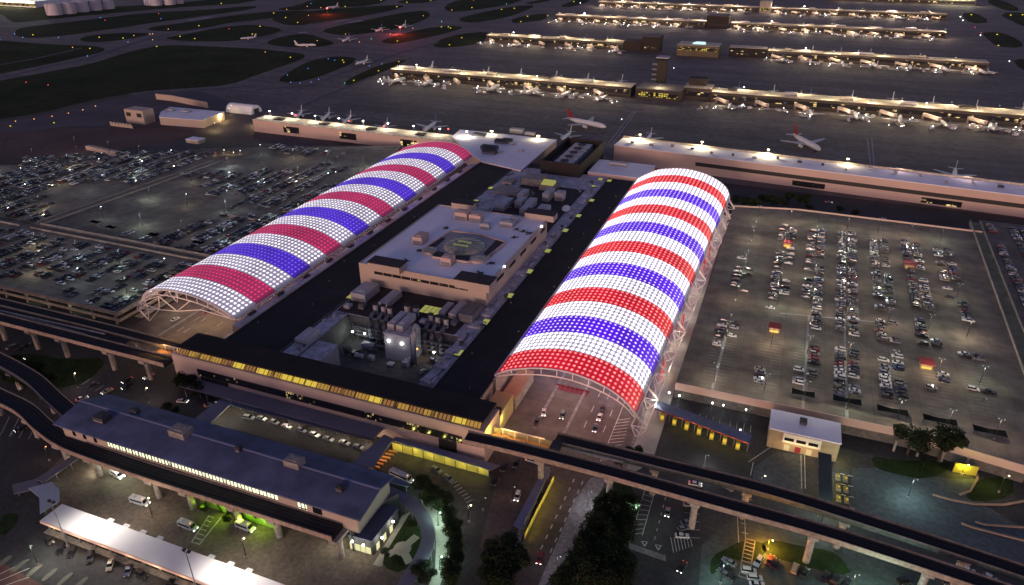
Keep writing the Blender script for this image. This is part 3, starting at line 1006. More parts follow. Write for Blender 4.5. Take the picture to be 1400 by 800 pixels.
t = thing('terminal_podium', 'grey low terminal roof between the two black halls, crowded with equipment', 'building', (-153, 250, 0))
mb = MB()
mb.box(-191.4, -115.6, 252, 506, 0, 11.5)
mb.box(-191.4, -183, 206.5, 252, 0, 11.5)
mb.box(-123, -115.6, 206.5, 252, 0, 11.5)
mb.build('wall', conc_d, t)
mb = MB()
mb.box(-191, -183.3, 207, 251.7, 11.5, 11.8); mb.box(-122.7, -116, 207, 251.7, 11.5, 11.8); mb.box(-191, -116, 251.7, 505.5, 11.5, 11.8)
mb.build('roof', paleroof, t)
mb = MB(); mb.box(-190, -126, 252, 284, 11.81, 12.1); mb.build('roof_panel', brownroof, t)
mb = MB(); mb.box(-172, -125, 376, 470, 11.81, 12.0); mb.build('roof_panel', brownroof, t)
mb = MB()
for k in range(24):
    y = 212 + k * 12.2
    mb = MB(); mb.prism([(-123 + random.uniform(-.5, .5), y), (-117, y), (-117, y + 5 + random.random() * 2), (-122, y + 6)], 11.81, 12.1 + random.random() * .8); mb.build('roof_curb', paleroof, t)
E1 = [(697, 404), (664, 440), (627, 482), (724, 371), (749, 343), (773, 315), (791, 295), (809, 274), (650, 275), (671, 257), (480, 405), (827, 237), (840, 239), (821, 245), (833, 247), (812, 254)]
for i, (u, v) in enumerate(E1):
    p = P(u, v, 12.5)
    t2 = MB(); t2.box(p.x - 1.7, p.x + 1.7, p.y - 2.6, p.y + 2.6, 11.85, 12.5)
    o = t2.build('skylight', hvac_d, t)
    t2 = MB(); t2.box(p.x - 1.5, p.x + 1.5, p.y - 2.4, p.y + 2.4, 12.51, 12.6); f = t2.build('pane', E_pane, None); f.parent = o
p = P(590, 424, 12.6); t2 = MB(); t2.box(p.x - 5.5, p.x + 5.5, p.y - 4, p.y + 4, 12.1, 12.6); o = t2.build('skylight', hvac_d, t)
t2 = MB()
for i in range(4):
    for j in range(3): t2.box(p.x - 5.2 + i * 2.65, p.x - 2.9 + i * 2.65, p.y - 3.7 + j * 2.5, p.y - 1.5 + j * 2.5, 12.61, 12.7)
f = t2.build('pane', E_pane, None); f.parent = o

# central building
t = thing('terminal_building', 'central terminal block with pale roof and green glass atrium dome', 'building', (-158, 284, 0))
X0, X1, Y0, Y1 = -195, -122.5, 282, 376
mb = MB(); mb.box(X0, X1, Y0, Y1, 11.9, 23.4); mb.build('wall', beige, t)
mb = MB(); mb.box(X0 + .4, X1 - .4, Y0 + .4, Y1 - .4, 23.4, 23.6); mb.build('roof', whiteroof, t)
mb = MB()
for a in ((X0, X1, Y0, Y0 + .4), (X0, X1, Y1 - .4, Y1), (X0, X0 + .4, Y0 + .4, Y1 - .4), (X1 - .4, X1, Y0 + .4, Y1 - .4)): mb.box(*a, 23.4, 24.1)
mb.build('parapet', beige, t)
for i in range(10):
    x = X0 + 9 + i * 5.4
    mb = MB(); mb.box(x, x + 5.0, Y0 - .12, Y0 - .01, 19.2, 20.8); mb.build('window', W_dark, t)
for i in range(5):
    y = Y0 + 14 + i * 17
    mb = MB(); mb.box(X1 + .01, X1 + .12, y, y + 9, 19.2, 21); mb.build('window', glass_d, t)
for lab, l, r, dep, zt in (('front_left', (502, 359), (546, 366), 8, 27.5), ('front_right', (622, 381), (668, 391), 9, 28), ('rear_right', (718, 290), (756, 297), 8, 27.5), ('rear_left', (617, 277), (645, 281), 7, 27.5)):
    mb = MB(); x0, x1, y = blk(mb, l, r, dep, zt - .4, 23.2, beige); o = mb.build('penthouse', None, t)
    mb = MB(); mb.box(x0 - .4, x1 + .4, y - .4, y + dep + .4, zt - .4, zt); mb.build('roof', brownroof, None).parent = o
    o.children[0].location = (0, 0, 0)
# child frames: sub-parts share the world-coordinate mesh, so keep them at their part's origin
# atrium
oc = P(635, 338, 24)
pts = Z(480, 250, 4.667, [(490, 410), (640, 312), (830, 335), (985, 385), (870, 480), (745, 510), (520, 478)], 24)
mb = MB(); mb.prism(pts, 23.6, 24.3); mb.build('atrium_base', mat('atrium_base_grey', (.33, .31, .33), var=.25, scale=.2), t)
for pp in ([(520, 478), (540, 440), (590, 450), (620, 470), (760, 470), (745, 510)], [(845, 455), (925, 370), (985, 385), (885, 475)], [(490, 408), (570, 350), (600, 362), (540, 410)]):
    mb = MB(); mb.prism(Z(480, 250, 4.667, pp, 24), 24.31, 24.6); mb.build('brown_panel', brownroof, t)
mb = MB()
for a, b in zip(pts, pts[1:] + pts[:1]): mb.bar((a.x, a.y, 24.4), (b.x, b.y, 24.4), .8, 1.0)
mb.build('atrium_kerb', pinkc, t)
mb = MB(); R0 = 11.5
for j in range(7):
    for i in range(32):
        def q(i, j):
            a = 2 * pi * i / 32; e = j / 7 * pi / 2
            return (oc.x + cos(a) * R0 * cos(e), oc.y + sin(a) * R0 * cos(e), 24.45 + 2.4 * sin(e))
        mb.add([q(i, j), q(i + 1, j), q(i + 1, j + 1), q(i, j + 1)], [(0, 1, 2, 3)])
gm = mat('atrium_glass', (0.24, 0.23, 0.23), rough=0.3, var=0.5, scale=.25, emit=(0.4, 0.5, 0.15), es=0.02)
mb.build('atrium_dome', gm, t)
mb = MB()
for i in range(16):
    mb.tube([(oc.x + cos(2 * pi * i / 16) * R0 * cos(e), oc.y + sin(2 * pi * i / 16) * R0 * cos(e), 24.55 + 2.4 * sin(e)) for e in [k * pi / 12 for k in range(7)]], .12, 4)
mb.build('dome_rib', steel_g, t)
mb = MB()
for i in range(5): mb.box(oc.x - 4.6 + i * 1.8, oc.x - 3.2 + i * 1.8, oc.y - 4.5, oc.y - 3.3, 26.5, 26.95); mb.box(oc.x - 3.6 + i * 1.6, oc.x - 2.6 + i * 1.6, oc.y - .5, oc.y + 1.3, 26.7, 27.2)
mb.build('lit_lantern', em('lantern_glow', (.75, .8, .3), .22), t)
for i, (a, b) in enumerate([(500, 437), (815, 492)]):
    p = Z(480, 250, 4.667, [(a, b)], 24)[0]
    mb = MB(); mb.cyl(p.x, p.y, 23.6, 24.9, 4.2, 18); o = mb.build('corner_turret', pinkc, t)
    mb = MB(); mb.tube([(p.x, p.y, 24.9), (p.x, p.y, 25.4), (p.x, p.y, 25.8)], [3.7, 2.6, .3], 18); c_ = mb.build('glass_cap', gm, None); c_.parent = o
u_ = [((655, 190), (740, 196), 7, 4.5), ((748, 205), (825, 212), 6, 4), ((818, 262), (880, 268), 4, 3.2), ((945, 248), (1030, 256), 6, 3.2), ((1012, 222), (1060, 228), 5, 3.2), ((388, 345), (450, 352), 9, 4.4), ((567, 478), (635, 486), 6, 4.4)]
un = ['tall square pink plant house at the rear left of the central roof', 'second square plant house at the rear of the central roof', 'small vent house behind the atrium dome', 'wide low unit at the rear right of the central roof', 'small grey unit at the rear right corner of the central roof', 'brown topped stair house on the left roof edge of the central block', 'slim stair house in front of the atrium dome']
for (l, r, dp, h), lb in zip(u_, un):
    a = P(480 + l[0] / 4.667, 250 + l[1] / 4.667, 23.6 + h); b = P(480 + r[0] / 4.667, 250 + r[1] / 4.667, 23.6 + h)
    hvac_unit(lb, (a.x + b.x) / 2, (a.y + b.y) / 2 + dp / 2, b.x - a.x, dp, 23.6, h, m=pinkc if 'pink' in lb or 'stair' in lb or 'second' in lb else None)
for i, (a, b) in enumerate([(440, 435), (350, 500), (610, 290), (890, 515), (820, 580), (1060, 300), (1100, 310), (1040, 350), (1140, 325)]):
    p = P(480 + a / 4.667, 250 + b / 4.667, 23.7)
    mb = MB()
    for k in range(5):
        q = p + Vector((random.uniform(-2.5, 2.5), random.uniform(-2.5, 2.5), 0))
        mb.bar((p.x, p.y, 23.9), (q.x, q.y, 23.9), .4, .35)
    mb.box(p.x - .7, p.x + .7, p.y - .7, p.y + .7, 23.61, 24.5)
    tag(mb.build('roof_pipework', hvac_d), 'dark pipe cluster on the pale central roof, %s' % ['left of the dome', 'near its front left corner', 'behind the dome on the left', 'right of the dome', 'near its front right', 'behind the dome on the right', 'at the rear right edge', 'right of the dome toward the rear', 'rightmost at the rear'][i], 'pipework', 'pipe clusters on the central roof')
for (u, v) in ((733, 364), (712, 389), (697, 384), (752, 310)):
    p = P(u - 2, v, 24.6)
lamps_c = [(697, 365, 24.5, E_cool), (671, 392, 24.5, E_cool), (750, 307, 26, E_white)]
for i, (u, v, z, m) in enumerate(lamps_c):
    p = P(u, v, z); x = X1 + .3
    y = p.y
    tt = thing('wall_lamp', 'small %s lamp on the right wall of the central block, %s' % (['violet', 'violet', 'white'][i], ['midway', 'nearest', 'at the rear corner'][i]), 'lamp', (x, y, 22))
    mb = MB(); mb.box(x - .3, x + .25, y - .3, y + .3, 23.0, 23.9); mb.build('housing', steel_g, tt)
    mb = MB(); mb.box(x - .25, x + .6, y - .5, y + .5, 23.91, 24.6); mb.build('lamp_face', m, tt)
    light((x + .9, y, 24.2), (.7, .7, 1) if i < 2 else (1, .9, .8), 60, .3, tt)

# mechanical yard
g = MB(); g.sheet([(-183, 206), (-123, 206), (-123, 252), (-183, 252)], 0.02); struct('service_yard', g, asphalt2)
Q = lambda a, b, z=0: P(380 + a / 4.117, 370 + b / 4.117, z)
t = thing('chiller_house', 'square pale plant house with two bright wall lamps in the service yard', 'building', (-155, 226, 0))
a, b = Q(592, 352, 14), Q(745, 378, 14)
cx0, cx1, cy = a.x, b.x, (a.y + b.y) / 2
mb = MB(); mb.box(cx0, cx1, cy, cy + 10, 0, 14); mb.build('wall', hvac, t)
mb = MB(); mb.box(cx0 - .2, cx1 + .2, cy - .2, cy + 10.2, 14, 14.3); mb.build('roof', paleroof, t)
for k, x in enumerate((cx0 + (cx1 - cx0) * .18, cx0 + (cx1 - cx0) * .68)):
    mb = MB(); mb.box(x - .5, x + .5, cy - .5, cy - .02, 9.8, 10.6); mb.build('wall_lamp', E_white, t)
    light((x, cy - 2.4, 10), (1, .97, .95), 150, .3, t)
for k in range(2):
    x = cx0 + 2.4 + k * 4.6
    hvac_unit('long twin duct box on the plant house roof, %s one' % ['left', 'right'][k], x, cy + 9, 3.4, 13, 14.3, 3.4)
for k, (a, b) in enumerate([(727, 195), (775, 205), (548, 190), (592, 198), (628, 208), (860, 248), (898, 258), (945, 270)]):
    p = Q(a, b, 17)
    names = ['left stack of the central pair', 'right stack of the central pair', 'first of the left trio', 'second of the left trio', 'third of the left trio', 'first of the right trio', 'second of the right trio', 'third of the right trio']
    tt = thing('exhaust_duct', 'grey exhaust duct on the equipment roof, ' + names[k], 'duct', (p.x, p.y, 12), 'exhaust ducts of the mechanical yard')
    r = 1.5 if k < 2 else 1.15
    mb = MB(); mb.cyl(p.x, p.y, 12, 17, r, 12, hvac); mb.build('stack', None, tt, smooth=False)
    mb = MB(); mb.cyl(p.x, p.y, 17, 17.5, r + .25, 12); mb.build('rim', blackm, tt)
    if k >= 2:
        y1 = 252
        mb = MB(); mb.tube([(p.x, p.y - .5, 13.2), (p.x, y1 + 5, 13.4), (p.x, y1 + 1.5, 13.2), (p.x, y1 - .8, 12.2), (p.x, y1 - 2.2, 10), (p.x, y1 - 2.4, 6), (p.x, y1 - 2.4, 0)], 1.05, 10); mb.build('pipe_run', duct, tt, smooth=True)
p = Q(745, 330, 14); mb = MB(); mb.tube([(cx1 - 1.5, cy + 8, 15.8), (cx1 + .6, cy + 6, 17), (cx1 + 1.2, cy + 3, 17), (cx1 + 1.2, cy + 1, 15.5), (cx1 + 1.2, cy + 1, 0)], 1.2, 10)
tag(mb.build('bent_duct', hvac, smooth=True), 'big bent pale duct at the right corner of the plant house', 'duct')
# yard boxes traced from the picture
for lab, l, r, dp, zt, zb, m in [('long grey container unit in front of the left of the central block', (418, 115), (478, 148), 14, 16.5, 11.8, hvac),
                            ('white long unit in the middle before the central block', (568, 175), (610, 190), 15, 15.5, 12.1, hvac),
                            ('pale long unit right of the centre before the central block', (962, 235), (1000, 250), 13, 15.2, 12.1, hvac),
                            ('second pale long unit before the central block', (905, 228), (935, 240), 11, 14.2, 12.1, hvac),
                            ('large dark louvred unit at the right before the central block', (1020, 235), (1090, 262), 13, 16.5, 11.8, duct),
                            ('white rounded unit on the service block at the left yard edge', (100, 375), (150, 400), 11, 14.5, 11, hvac)]:
    a, b = Q(*l, zt), Q(*r, zt)
    hvac_unit(lab, (a.x + b.x) / 2, (a.y + b.y) / 2 + dp / 2, b.x - a.x, dp, zb, zt - zb, m=m)
t = thing('service_block', 'low grey service block at the left edge of the yard behind the front building', 'building', (-180, 212, 0))
mb = MB(); mb.box(-187, -172.5, 212, 226, 0.02, 10.6, hvac); mb.build('wall', None, t)
mb = MB(); mb.box(-187.2, -172.3, 211.8, 226.2, 10.6, 10.95); mb.build('roof', paleroof, t)
for lab, l, w_, d_, h in [('small white cabinet in the service yard', (505, 510), 2.6, 2.4, 2.6), ('tan trailer parked in the service yard', (700, 545), 2.6, 8, 2.8), ('green tank skid under the duct bends', (470, 440), 6, 3, 3), ('pallet stack beside the plant house', (610, 540), 3, 3, 1.2)]:
    p = Q(*l); hvac_unit(lab, p.x + w_ / 2, p.y + d_ / 2, w_, d_, 0.02, h, group=None)
for (a, b, z, c, e, m, nm) in [(420, 347, 5, (.85, 1, .95), 160, E_white, 'left'), (488, 358, 5, (.85, 1, .95), 160, E_white, 'second'), (878, 462, 4, (.9, 1, 1), 200, E_white, 'right'), (775, 410, 7, (1, .5, .1), 120, E_orange, 'upper orange'), (783, 443, 5, (1, .5, .1), 120, E_orange, 'lower orange'), (265, 485, 3, (.85, 1, .8), 160, E_green, 'front left green')]:
    p = Q(a, b, z)
    tt = thing('yard_lamp', '%s lamp lighting the service yard' % nm, 'lamp', (p.x, p.y, 0))
    mb = MB(); mb.tube([(p.x, p.y, 0), (p.x, p.y, z)], .1, 5); mb.build('post', steel_g, tt)
    mb = MB(); mb.box(p.x - .35, p.x + .35, p.y - .35, p.y + .35, z + .01, z + .5); mb.build('lamp_head', m, tt)
    light((p.x, p.y - .8, z), c, e * 2.4, .3, tt)
# equipment behind the central block
QQ = lambda a, b, z=12: P(600 + a / 5.335, 160 + b / 5.335, z)
for i, (l, r, dp, h) in enumerate([((570, 560), (610, 572), 13, 5), ((555, 610), (600, 625), 11, 5), ((628, 618), (675, 632), 11, 5), ((590, 668), (640, 680), 12, 5), ((757, 555), (800, 565), 14, 6), ((845, 552), (905, 560), 7, 6), ((415, 640), (470, 655), 18, 4), ((712, 668), (770, 690), 12, 4)]):
    a, b = QQ(*l, 12 + h), QQ(*r, 12 + h)
    hvac_unit('pale cooling unit behind the central block, %s' % ['left of the rear group', 'left of the middle group', 'centre of the middle group', 'nearest the central block', 'long one beside the yellow skylight', 'tall one right of the yellow skylight', 'low long one at the left', 'low wide one beside the penthouse'][i], (a.x + b.x) / 2, (a.y + b.y) / 2 + dp / 2, b.x - a.x, dp, 12.0, h)
a, b = QQ(740, 495, 16), QQ(835, 500, 16)
t = thing('roof_monitor', 'small roof house with a bright yellow lit glazed slope', 'roof house', (a.x, a.y, 12))
mb = MB(); mb.box(a.x - 1, b.x + 1, a.y, a.y + 9, 12, 16); mb.build('wall', conc, t)
mb = MB(); mb.add([(a.x, a.y + .5, 16.1), (b.x, a.y + .5, 16.1), (b.x, a.y + 8, 18), (a.x, a.y + 8, 18), (a.x, a.y + 8, 16.02), (b.x, a.y + 8, 16.02), (a.x, a.y + .5, 16.02), (b.x, a.y + .5, 16.02)], [(0, 1, 2, 3), (3, 2, 5, 4), (0, 3, 4, 6), (1, 7, 5, 2)]); mb.build('lit_glazing', E_pane, t)
mb = MB()
for l, r, dp, zt in [((610, 440), (740, 470), 14, 17), ((390, 540), (560, 560), 14, 13.6), ((460, 470), (530, 480), 10, 14)]:
    blk(mb, l and (600 + l[0] / 5.335, 160 + l[1] / 5.335), (600 + r[0] / 5.335, 160 + r[1] / 5.335), dp, zt, 11.8)
t = thing('annexe_block', 'low tan roof houses behind the central block at the rear left', 'roof house', (-180, 450, 12)); mb.build('wall', conc, t)
p = QQ(930, 680, 13); tt = thing('satellite_dish', 'white dish on the podium roof beside the right black hall', 'dish', (p.x, p.y, 11.8))
mb = MB(); mb.tube([(p.x, p.y, 11.8), (p.x, p.y, 13.4)], .3, 6); mb.build('mast', steel_g, tt)
mb = MB(); mb.tube([(p.x, p.y, 13.3), (p.x, p.y - .3, 13.8), (p.x, p.y - .8, 14.6)], [.3, 1.8, 2.8], 16); mb.build('reflector', pl_white, tt)
p = QQ(155, 650, 14)
light((p.x, p.y - 2, 16), (.95, 1, .75), 300, .4, name='terrace_lamp')

W_clr2 = window_mat('clerestory_windows_dim', (.9, .42, .10), .32, w=1.6, h=5, share=1.25, frame=.2)
W_clr3 = window_mat('clerestory_windows_bright', (1, .7, .08), .7, w=2.9, h=5, share=1.25, frame=.14)
# building across the front
t = thing('cross_building', 'long front building with black roof and a yellow lit clerestory', 'building', (-160, 191, 0))
mb = MB(); mb.box(-235.5, -84.8, 191, 206, 0, 12.4); mb.build('wall', pinkc, t)
mb = MB(); mb.prism([(-234, 193.7), (-86, 193.7), (-86, 206.5), (-234, 206.5)], 14.3, 14.9); mb.build('roof', mat('charcoal_roof', (.022, .018, .02), var=.4, scale=.03, rough=.9, spec=.2), t)
mb = MB(); mb.box(-233.8, -86.2, 205.6, 206.3, 12.4, 14.3); mb.box(-233.8, -233.2, 195, 205.6, 12.4, 14.3); mb.build('rear_wall', brownroof, t)
for i in range(24):
    x = -233 + i * 6.1
    mb = MB(); mb.add([(x, 192.0, 12.75), (x + 5.8, 192.0, 12.75), (x + 5.8, 193.75, 14.1), (x, 193.75, 14.1)], [(0, 1, 2, 3)])
    mb.build('clerestory_window', random.choice([W_clr, W_clr2, W_clr3]), t)
mb = MB()
for i in range(25): mb.bar((-233.15 + i * 6.1, 191.9, 12.75), (-233.15 + i * 6.1, 193.8, 14.25), .25, .3)
mb.build('mullion', brownroof, t)
mb = MB(); mb.box(-222, -94, 190.6, 190.95, 6.3, 8.8); mb.build('window_band', W_dark, t)
mb = MB(); mb.box(-221, -206, 190.6, 190.9, 0, 6); mb.box(-104, -96.5, 190.6, 190.9, 2.2, 6); mb.build('doorway', blackm, t)
mb = MB(); mb.box(-235.7, -84.6, 190.7, 191.0, 12.0, 12.9); mb.build('coping', beige, t)
lift(t, .98, lambda z: z * 1.274 if z < 12.5 else z + 3.4)
# platform openings with orange light at both ends
for (lab, x0, x1, c, e) in [('orange lit station platform right of the front building, open to the sky', -84.5, -60.5, (1, .6, .2), 2600), ('orange lit station platform left of the front building', -252, -236, (1, .55, .16), 2600)]:
    t = thing('station_platform', lab, 'platform', ((x0 + x1) / 2, 196, 0))
    mb = MB(); mb.box(x0, x1, 193.5, 200, 5.6, 6.2); mb.build('floor', mat('platform_tile', (0.30, 0.17, 0.10), var=.2, scale=.3), t)
    mb = MB(); mb.box(x0, x1, 200, 200.4, 5.2, 8.3); mb.box(x0, x1, 193.1, 193.5, 5.2, 7.6); mb.build('side_wall', conc, t)
    mb = MB()
    for i in range(4): mb.bar((x0 + 4 + i * 5, 199, 6.2), (x0 + 4 + i * 5, 199, 9.4), .25)
    mb.bar((x0 + 3, 199, 9.4), (x1 - 3, 199, 9.4), .5, .25)
    mb.build('shelter_frame', steel_w, t)
    light(((x0 + x1) / 2 - 6, 196.5, 11), c, e, .5, t); light(((x0 + x1) / 2 + 7, 196.5, 11), c, e * .35, .5, t)
    if x0 > -90: light((-83.5, 196, 8.5), (1, .8, .1), 1200, .2, t)
    lift(t, .972, lambda z: z + 4.8 if z > 1 else z)
t = thing('end_block', 'yellow lit wall block at the right end of the front building', 'building', (-88, 206, 0))
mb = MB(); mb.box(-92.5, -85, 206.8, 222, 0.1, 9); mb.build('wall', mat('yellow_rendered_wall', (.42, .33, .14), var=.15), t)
mb = MB(); mb.box(-95, -84.5, 206.6, 208.2, 9.3, 12); mb.build('fascia', brownroof, t)
light((-83.4, 209, 6), (1, .85, .3), 500, .3, t)
t = thing('kerbside_booth', 'tan flat booth block at the left kerb under the right canopy', 'booth', (-86, 226, 0))
mb = MB(); mb.box(-91.5, -84.5, 223, 246, 0.1, 5.4); mb.build('wall', conc, t)
mb = MB(); mb.box(-91.4, -84.6, 223.1, 245.9, 5.4, 5.6); mb.build('roof', mat('tan_deck', (.36, .22, .13), var=.2), t)

rn = random.Random(5)
for i in range(46):
    zone = i % 3
    if zone == 0: x, y, z0 = rn.uniform(-121, -117), 212 + i * 5.6, 12.3
    elif zone == 1: x, y, z0 = rn.uniform(-189, -172), 292 + i * 4.4, 11.9
    else: x, y, z0 = rn.uniform(-170, -124), 384 + i * 2.4, 12.1
    if zone == 1 and -195 < x and y < 378: x = rn.uniform(-190, -184); z0 = 11.9; y = rn.uniform(212, 250) if i % 2 else 380 + i * 2
    tt = thing('roof_pipework', 'dark bent pipe run on the podium roof, %s %s' % (od(i // 3 + 1), ['along its right edge', 'on its left part', 'behind the central block'][zone]), 'pipework', (x, y, z0), 'pipe runs on the podium roof')
    pts = [Vector((x, y, z0 + .35))]
    for k in range(4):
        q = pts[-1].copy()
        if k % 2: q.x += rn.uniform(-1.6, 1.6) * (1 if zone == 0 else 2.5)
        else: q.y += rn.uniform(2, 6)
        pts.append(q)
    mb = MB(); mb.tube(pts, rn.uniform(.16, .34), 6); mb.build('pipe', rn.choice([hvac_d, hvac, duct]), tt)
    mb = MB(); mb.box(x - .8, x + .8, y - 1.6, y - .05, z0, z0 + rn.uniform(.5, 1.6)); mb.build('housing', rn.choice([hvac, hvac_d, conc]), tt)
for i in range(22):
    side = i % 2
    x = rn.uniform(-220, -194) if side else rn.uniform(-113, -97)
    y = 215 + i * 12.5
    mb = MB(); mb.cyl(x, y, 12.1, 12.12 + rn.uniform(.4, .9), .45, 8)
    tag(mb.build('roof_vent', conc_d), 'tiny vent on the black hall roof beside the %s canopy, %s from the front' % (['right', 'left'][side], od(i // 2 + 1)), 'vent', 'vents on the black hall roofs')

# dense plant inside the service yard
rn = random.Random(9)
for i in range(14):
    p = Q(rn.uniform(330, 900), rn.uniform(395, 520))
    if cx0 - 3 < p.x < cx1 + 3 and p.y > cy - 3: continue
    if not (-180 < p.x < -126 and 208 < p.y < 247): continue
    tt = thing('yard_tank', 'dark cylindrical tank on cradles in the service yard, %s of the scattered group' % od(i + 1), 'tank', (p.x, p.y, 0), 'tanks in the service yard')
    r = rn.uniform(.7, 1.2); L_ = rn.uniform(2, 4.5)
    mb = MB(); mb.tube([(p.x - L_ / 2, p.y, r + .4), (p.x + L_ / 2, p.y, r + .4)], r, 12); mb.build('vessel', rn.choice([duct, hvac, conc_d, steel_g]), tt, smooth=False)
    for s_ in (-.3, .3):
        mb = MB(); mb.box(p.x + L_ * s_ - .2, p.x + L_ * s_ + .2, p.y - r * .8, p.y + r * .8, .03, .9); mb.build('cradle', steel_g, tt)
for i in range(7):
    x = -177 + i * 7.6
    tt = thing('pipe_rack', 'pipe rack along the rear wall of the service yard, %s from the left' % od(i + 1), 'pipe rack', (x, 250, 0), 'pipe racks in the service yard')
    mb = MB()
    mb.bar((x, 249, 0), (x, 249, 9), .3); mb.bar((x + 5, 249, 0), (x + 5, 249, 9), .3); mb.build('frame', steel_g, tt)
    for k in range(3):
        mb = MB(); mb.tube([(x - .8, 248.4, 3 + k * 2.4), (x + 5.8, 248.4, 3 + k * 2.4)], .4, 8); mb.build('pipe', duct, tt)
for i in range(9):
    x = -186 + i * 7
    if i in (3, 4): continue
    hvac_unit('grey fan box on the dark strip before the central block, %s from the left' % od(i + 1), x, 256 + (i % 3) * 2.2, 3.2, 3.4, 12.1, 1.9 + (i % 2) * .8, 'fan boxes before the central block', m=[hvac, conc_d, duct][i % 3])
# ------------------------------------------------------------------ guideways
def ribbon(mb, pts, w_, z0, z1, m=None, off=0.0):
    pts = [Vector((p[0], p[1], 0)) for p in pts]
    L_, R_ = [], []
    for i, p in enumerate(pts):
        d = (pts[min(i + 1, len(pts) - 1)] - pts[max(i - 1, 0)]).normalized()
        n = Vector((-d.y, d.x, 0))
        L_.append(p + n * (w_ / 2 + off)); R_.append(p + n * (-w_ / 2 + off))
    vs = []
    for l, r in zip(L_, R_): vs += [(l.x, l.y, z0), (r.x, r.y, z0), (r.x, r.y, z1), (l.x, l.y, z1)]
    n = len(pts)
    fs = []
    for i in range(n - 1):
        a, b = i * 4, i * 4 + 4
        fs += [(a + 3, a + 2, b + 2, b + 3), (a, b, b + 1, a + 1), (a, a + 3, b + 3, b), (a + 1, b + 1, b + 2, a + 2)]
    fs += [(0, 1, 2, 3), (n * 4 - 1, n * 4 - 2, n * 4 - 3, n * 4 - 4)]
    mb.add(vs, fs, m)


def cr(pts, k=6):
    p = [Vector(a) for a in pts]
    p = [2 * p[0] - p[1]] + p + [2 * p[-1] - p[-2]]
    q = []
    for i in range(1, len(p) - 2):
        for j in range(k):
            t = j / k
            a, b, c, d = p[i - 1], p[i], p[i + 1], p[i + 2]
            q.append(0.5 * ((2 * b) + (c - a) * t + (2 * a - 5 * b + 4 * c - d) * t * t + (3 * b - a - 3 * c + d) * t ** 3))
    q.append(p[-2])
    return q


def guideway(name, label, pts, w_, z, piers, parapet_m=mat('lit_edge_parapet', (.3, .22, .18), var=.25, scale=.15, fine=.8), far_par=True, near=-1):
    t = thing(name, label, 'guideway', (pts[0][0], pts[0][1], 0), 'elevated guideways')
    mb = MB(); ribbon(mb, pts, w_, z - 1.4, z); mb.build('deck', mat('guideway_deck', (0.018, 0.015, 0.016), var=.3, scale=.2), t)
    for s in (1, -1):
        mb = MB(); ribbon(mb, pts, 0.3, z - 1.0, z + 0.9, off=s * (w_ / 2 + .17)); mb.build('parapet', parapet_m if s == near else conc_d, t)  # near parapet is lighter: the light on that edge is put into its colour
    for s in (1, -1):
        for q in (.72, -.72):
            mb = MB(); ribbon(mb, pts, 0.16, z + .01, z + 0.2, off=s * w_ / 4 + q); mb.build('rail', mat('dark_rail', (.05, .045, .05), var=.1), t)
    for (x, y) in piers:
        mb = MB(); mb.cyl(x, y, 0, z - 2.8, 1.15, 12); mb.prism([(x - 1.6, y - w_ * .5), (x + 1.6, y - w_ * .5), (x + 1.6, y + w_ * .5), (x - 1.6, y + w_ * .5)], z - 2.8, z - 1.41)
        mb.build('pier', conc, t)
    return t


near_r = [(-92, 190), (-73.8, 190.8), (-37.5, 190.8), (5.5, 189.4), (30, 188.8), (58.8, 186.2), (88, 182.5), (125, 176)]
LZ = lambda z: z + 5.3 if z > 5 else z
lift(guideway('rail_guideway', 'near elevated rail guideway crossing the road to the lower right corner', cr(near_r), 5.2, 9, [(-62, 190.9), (-36, 190.8), (-6, 190), (31.5, 188.8), (64, 186), (85, 183)]), .969, LZ)
far_r = [(-60, 201.6), (-21.2, 201.6), (16.4, 201.4), (50.5, 198), (90, 193), (130, 186)]
lift(guideway('rail_guideway', 'far elevated rail guideway on the right, parallel behind the near one', cr(far_r), 5.0, 9, [(-22, 201.6), (10, 201.5), (41, 199), (75, 195.5)], parapet_m=conc_d), .969, LZ)
LZ2 = lambda z: z + 3.5 if z > 5 else z
lift(guideway('rail_guideway', 'near dark rail guideway left of the front building', cr([(-520, 189.5), (-400, 189.3), (-300, 189.2), (-236, 189.2)]), 5.6, 9, [(-345, 189.3), (-322, 189.3), (-302, 189.2), (-272, 189.2), (-250, 189.2)]), .98, LZ2)
lift(guideway('rail_guideway', 'far dark rail guideway left of the front building', cr([(-520, 200), (-400, 200.5), (-300, 201), (-236, 200.3)]), 5.0, 9, [(-330, 201), (-300, 201), (-268, 201)], parapet_m=conc_d), .98, LZ2)
t = thing('track_deck', 'black track deck slab between the two left guideways', 'deck', (-300, 195, 0))
mb = MB(); mb.box(-520, -268, 192.6, 197.2, 8.0, 8.8); mb.build('slab', mat('guideway_deck', (0, 0, 0)), t)
mb = MB(); mb.bar((-352, 194.5, 9), (-282, 196.5, 9), .7, .9); mb.bar((-352, 194.5, 9), (-290, 193.2, 9), .5, .6); mb.build('barrier', conc, t)
lift(t, .98, LZ2)
t = thing('signal_bridge', 'black cross beam joining the right guideways beside the platform', 'beam', (-57, 196, 0))
mb = MB(); mb.box(-60, -56.5, 193.9, 198.8, 8.2, 10.5); mb.build('beam', blackm, t)
mb = MB(); mb.bar((-56.3, 196.6, 9.3), (-33, 197.1, 9.3), .6, .8); mb.build('walkway_rail', conc, t)
lift(t, .969, LZ)
p0 = [(-420, 158), (-340, 152), (-287.5, 146.2), (-266.7, 143.5), (-250, 138.5), (-232, 134.6), (-211.6, 133.6), (-187, 133.3), (-160, 133.6), (-135, 133.8), (-112, 134)]
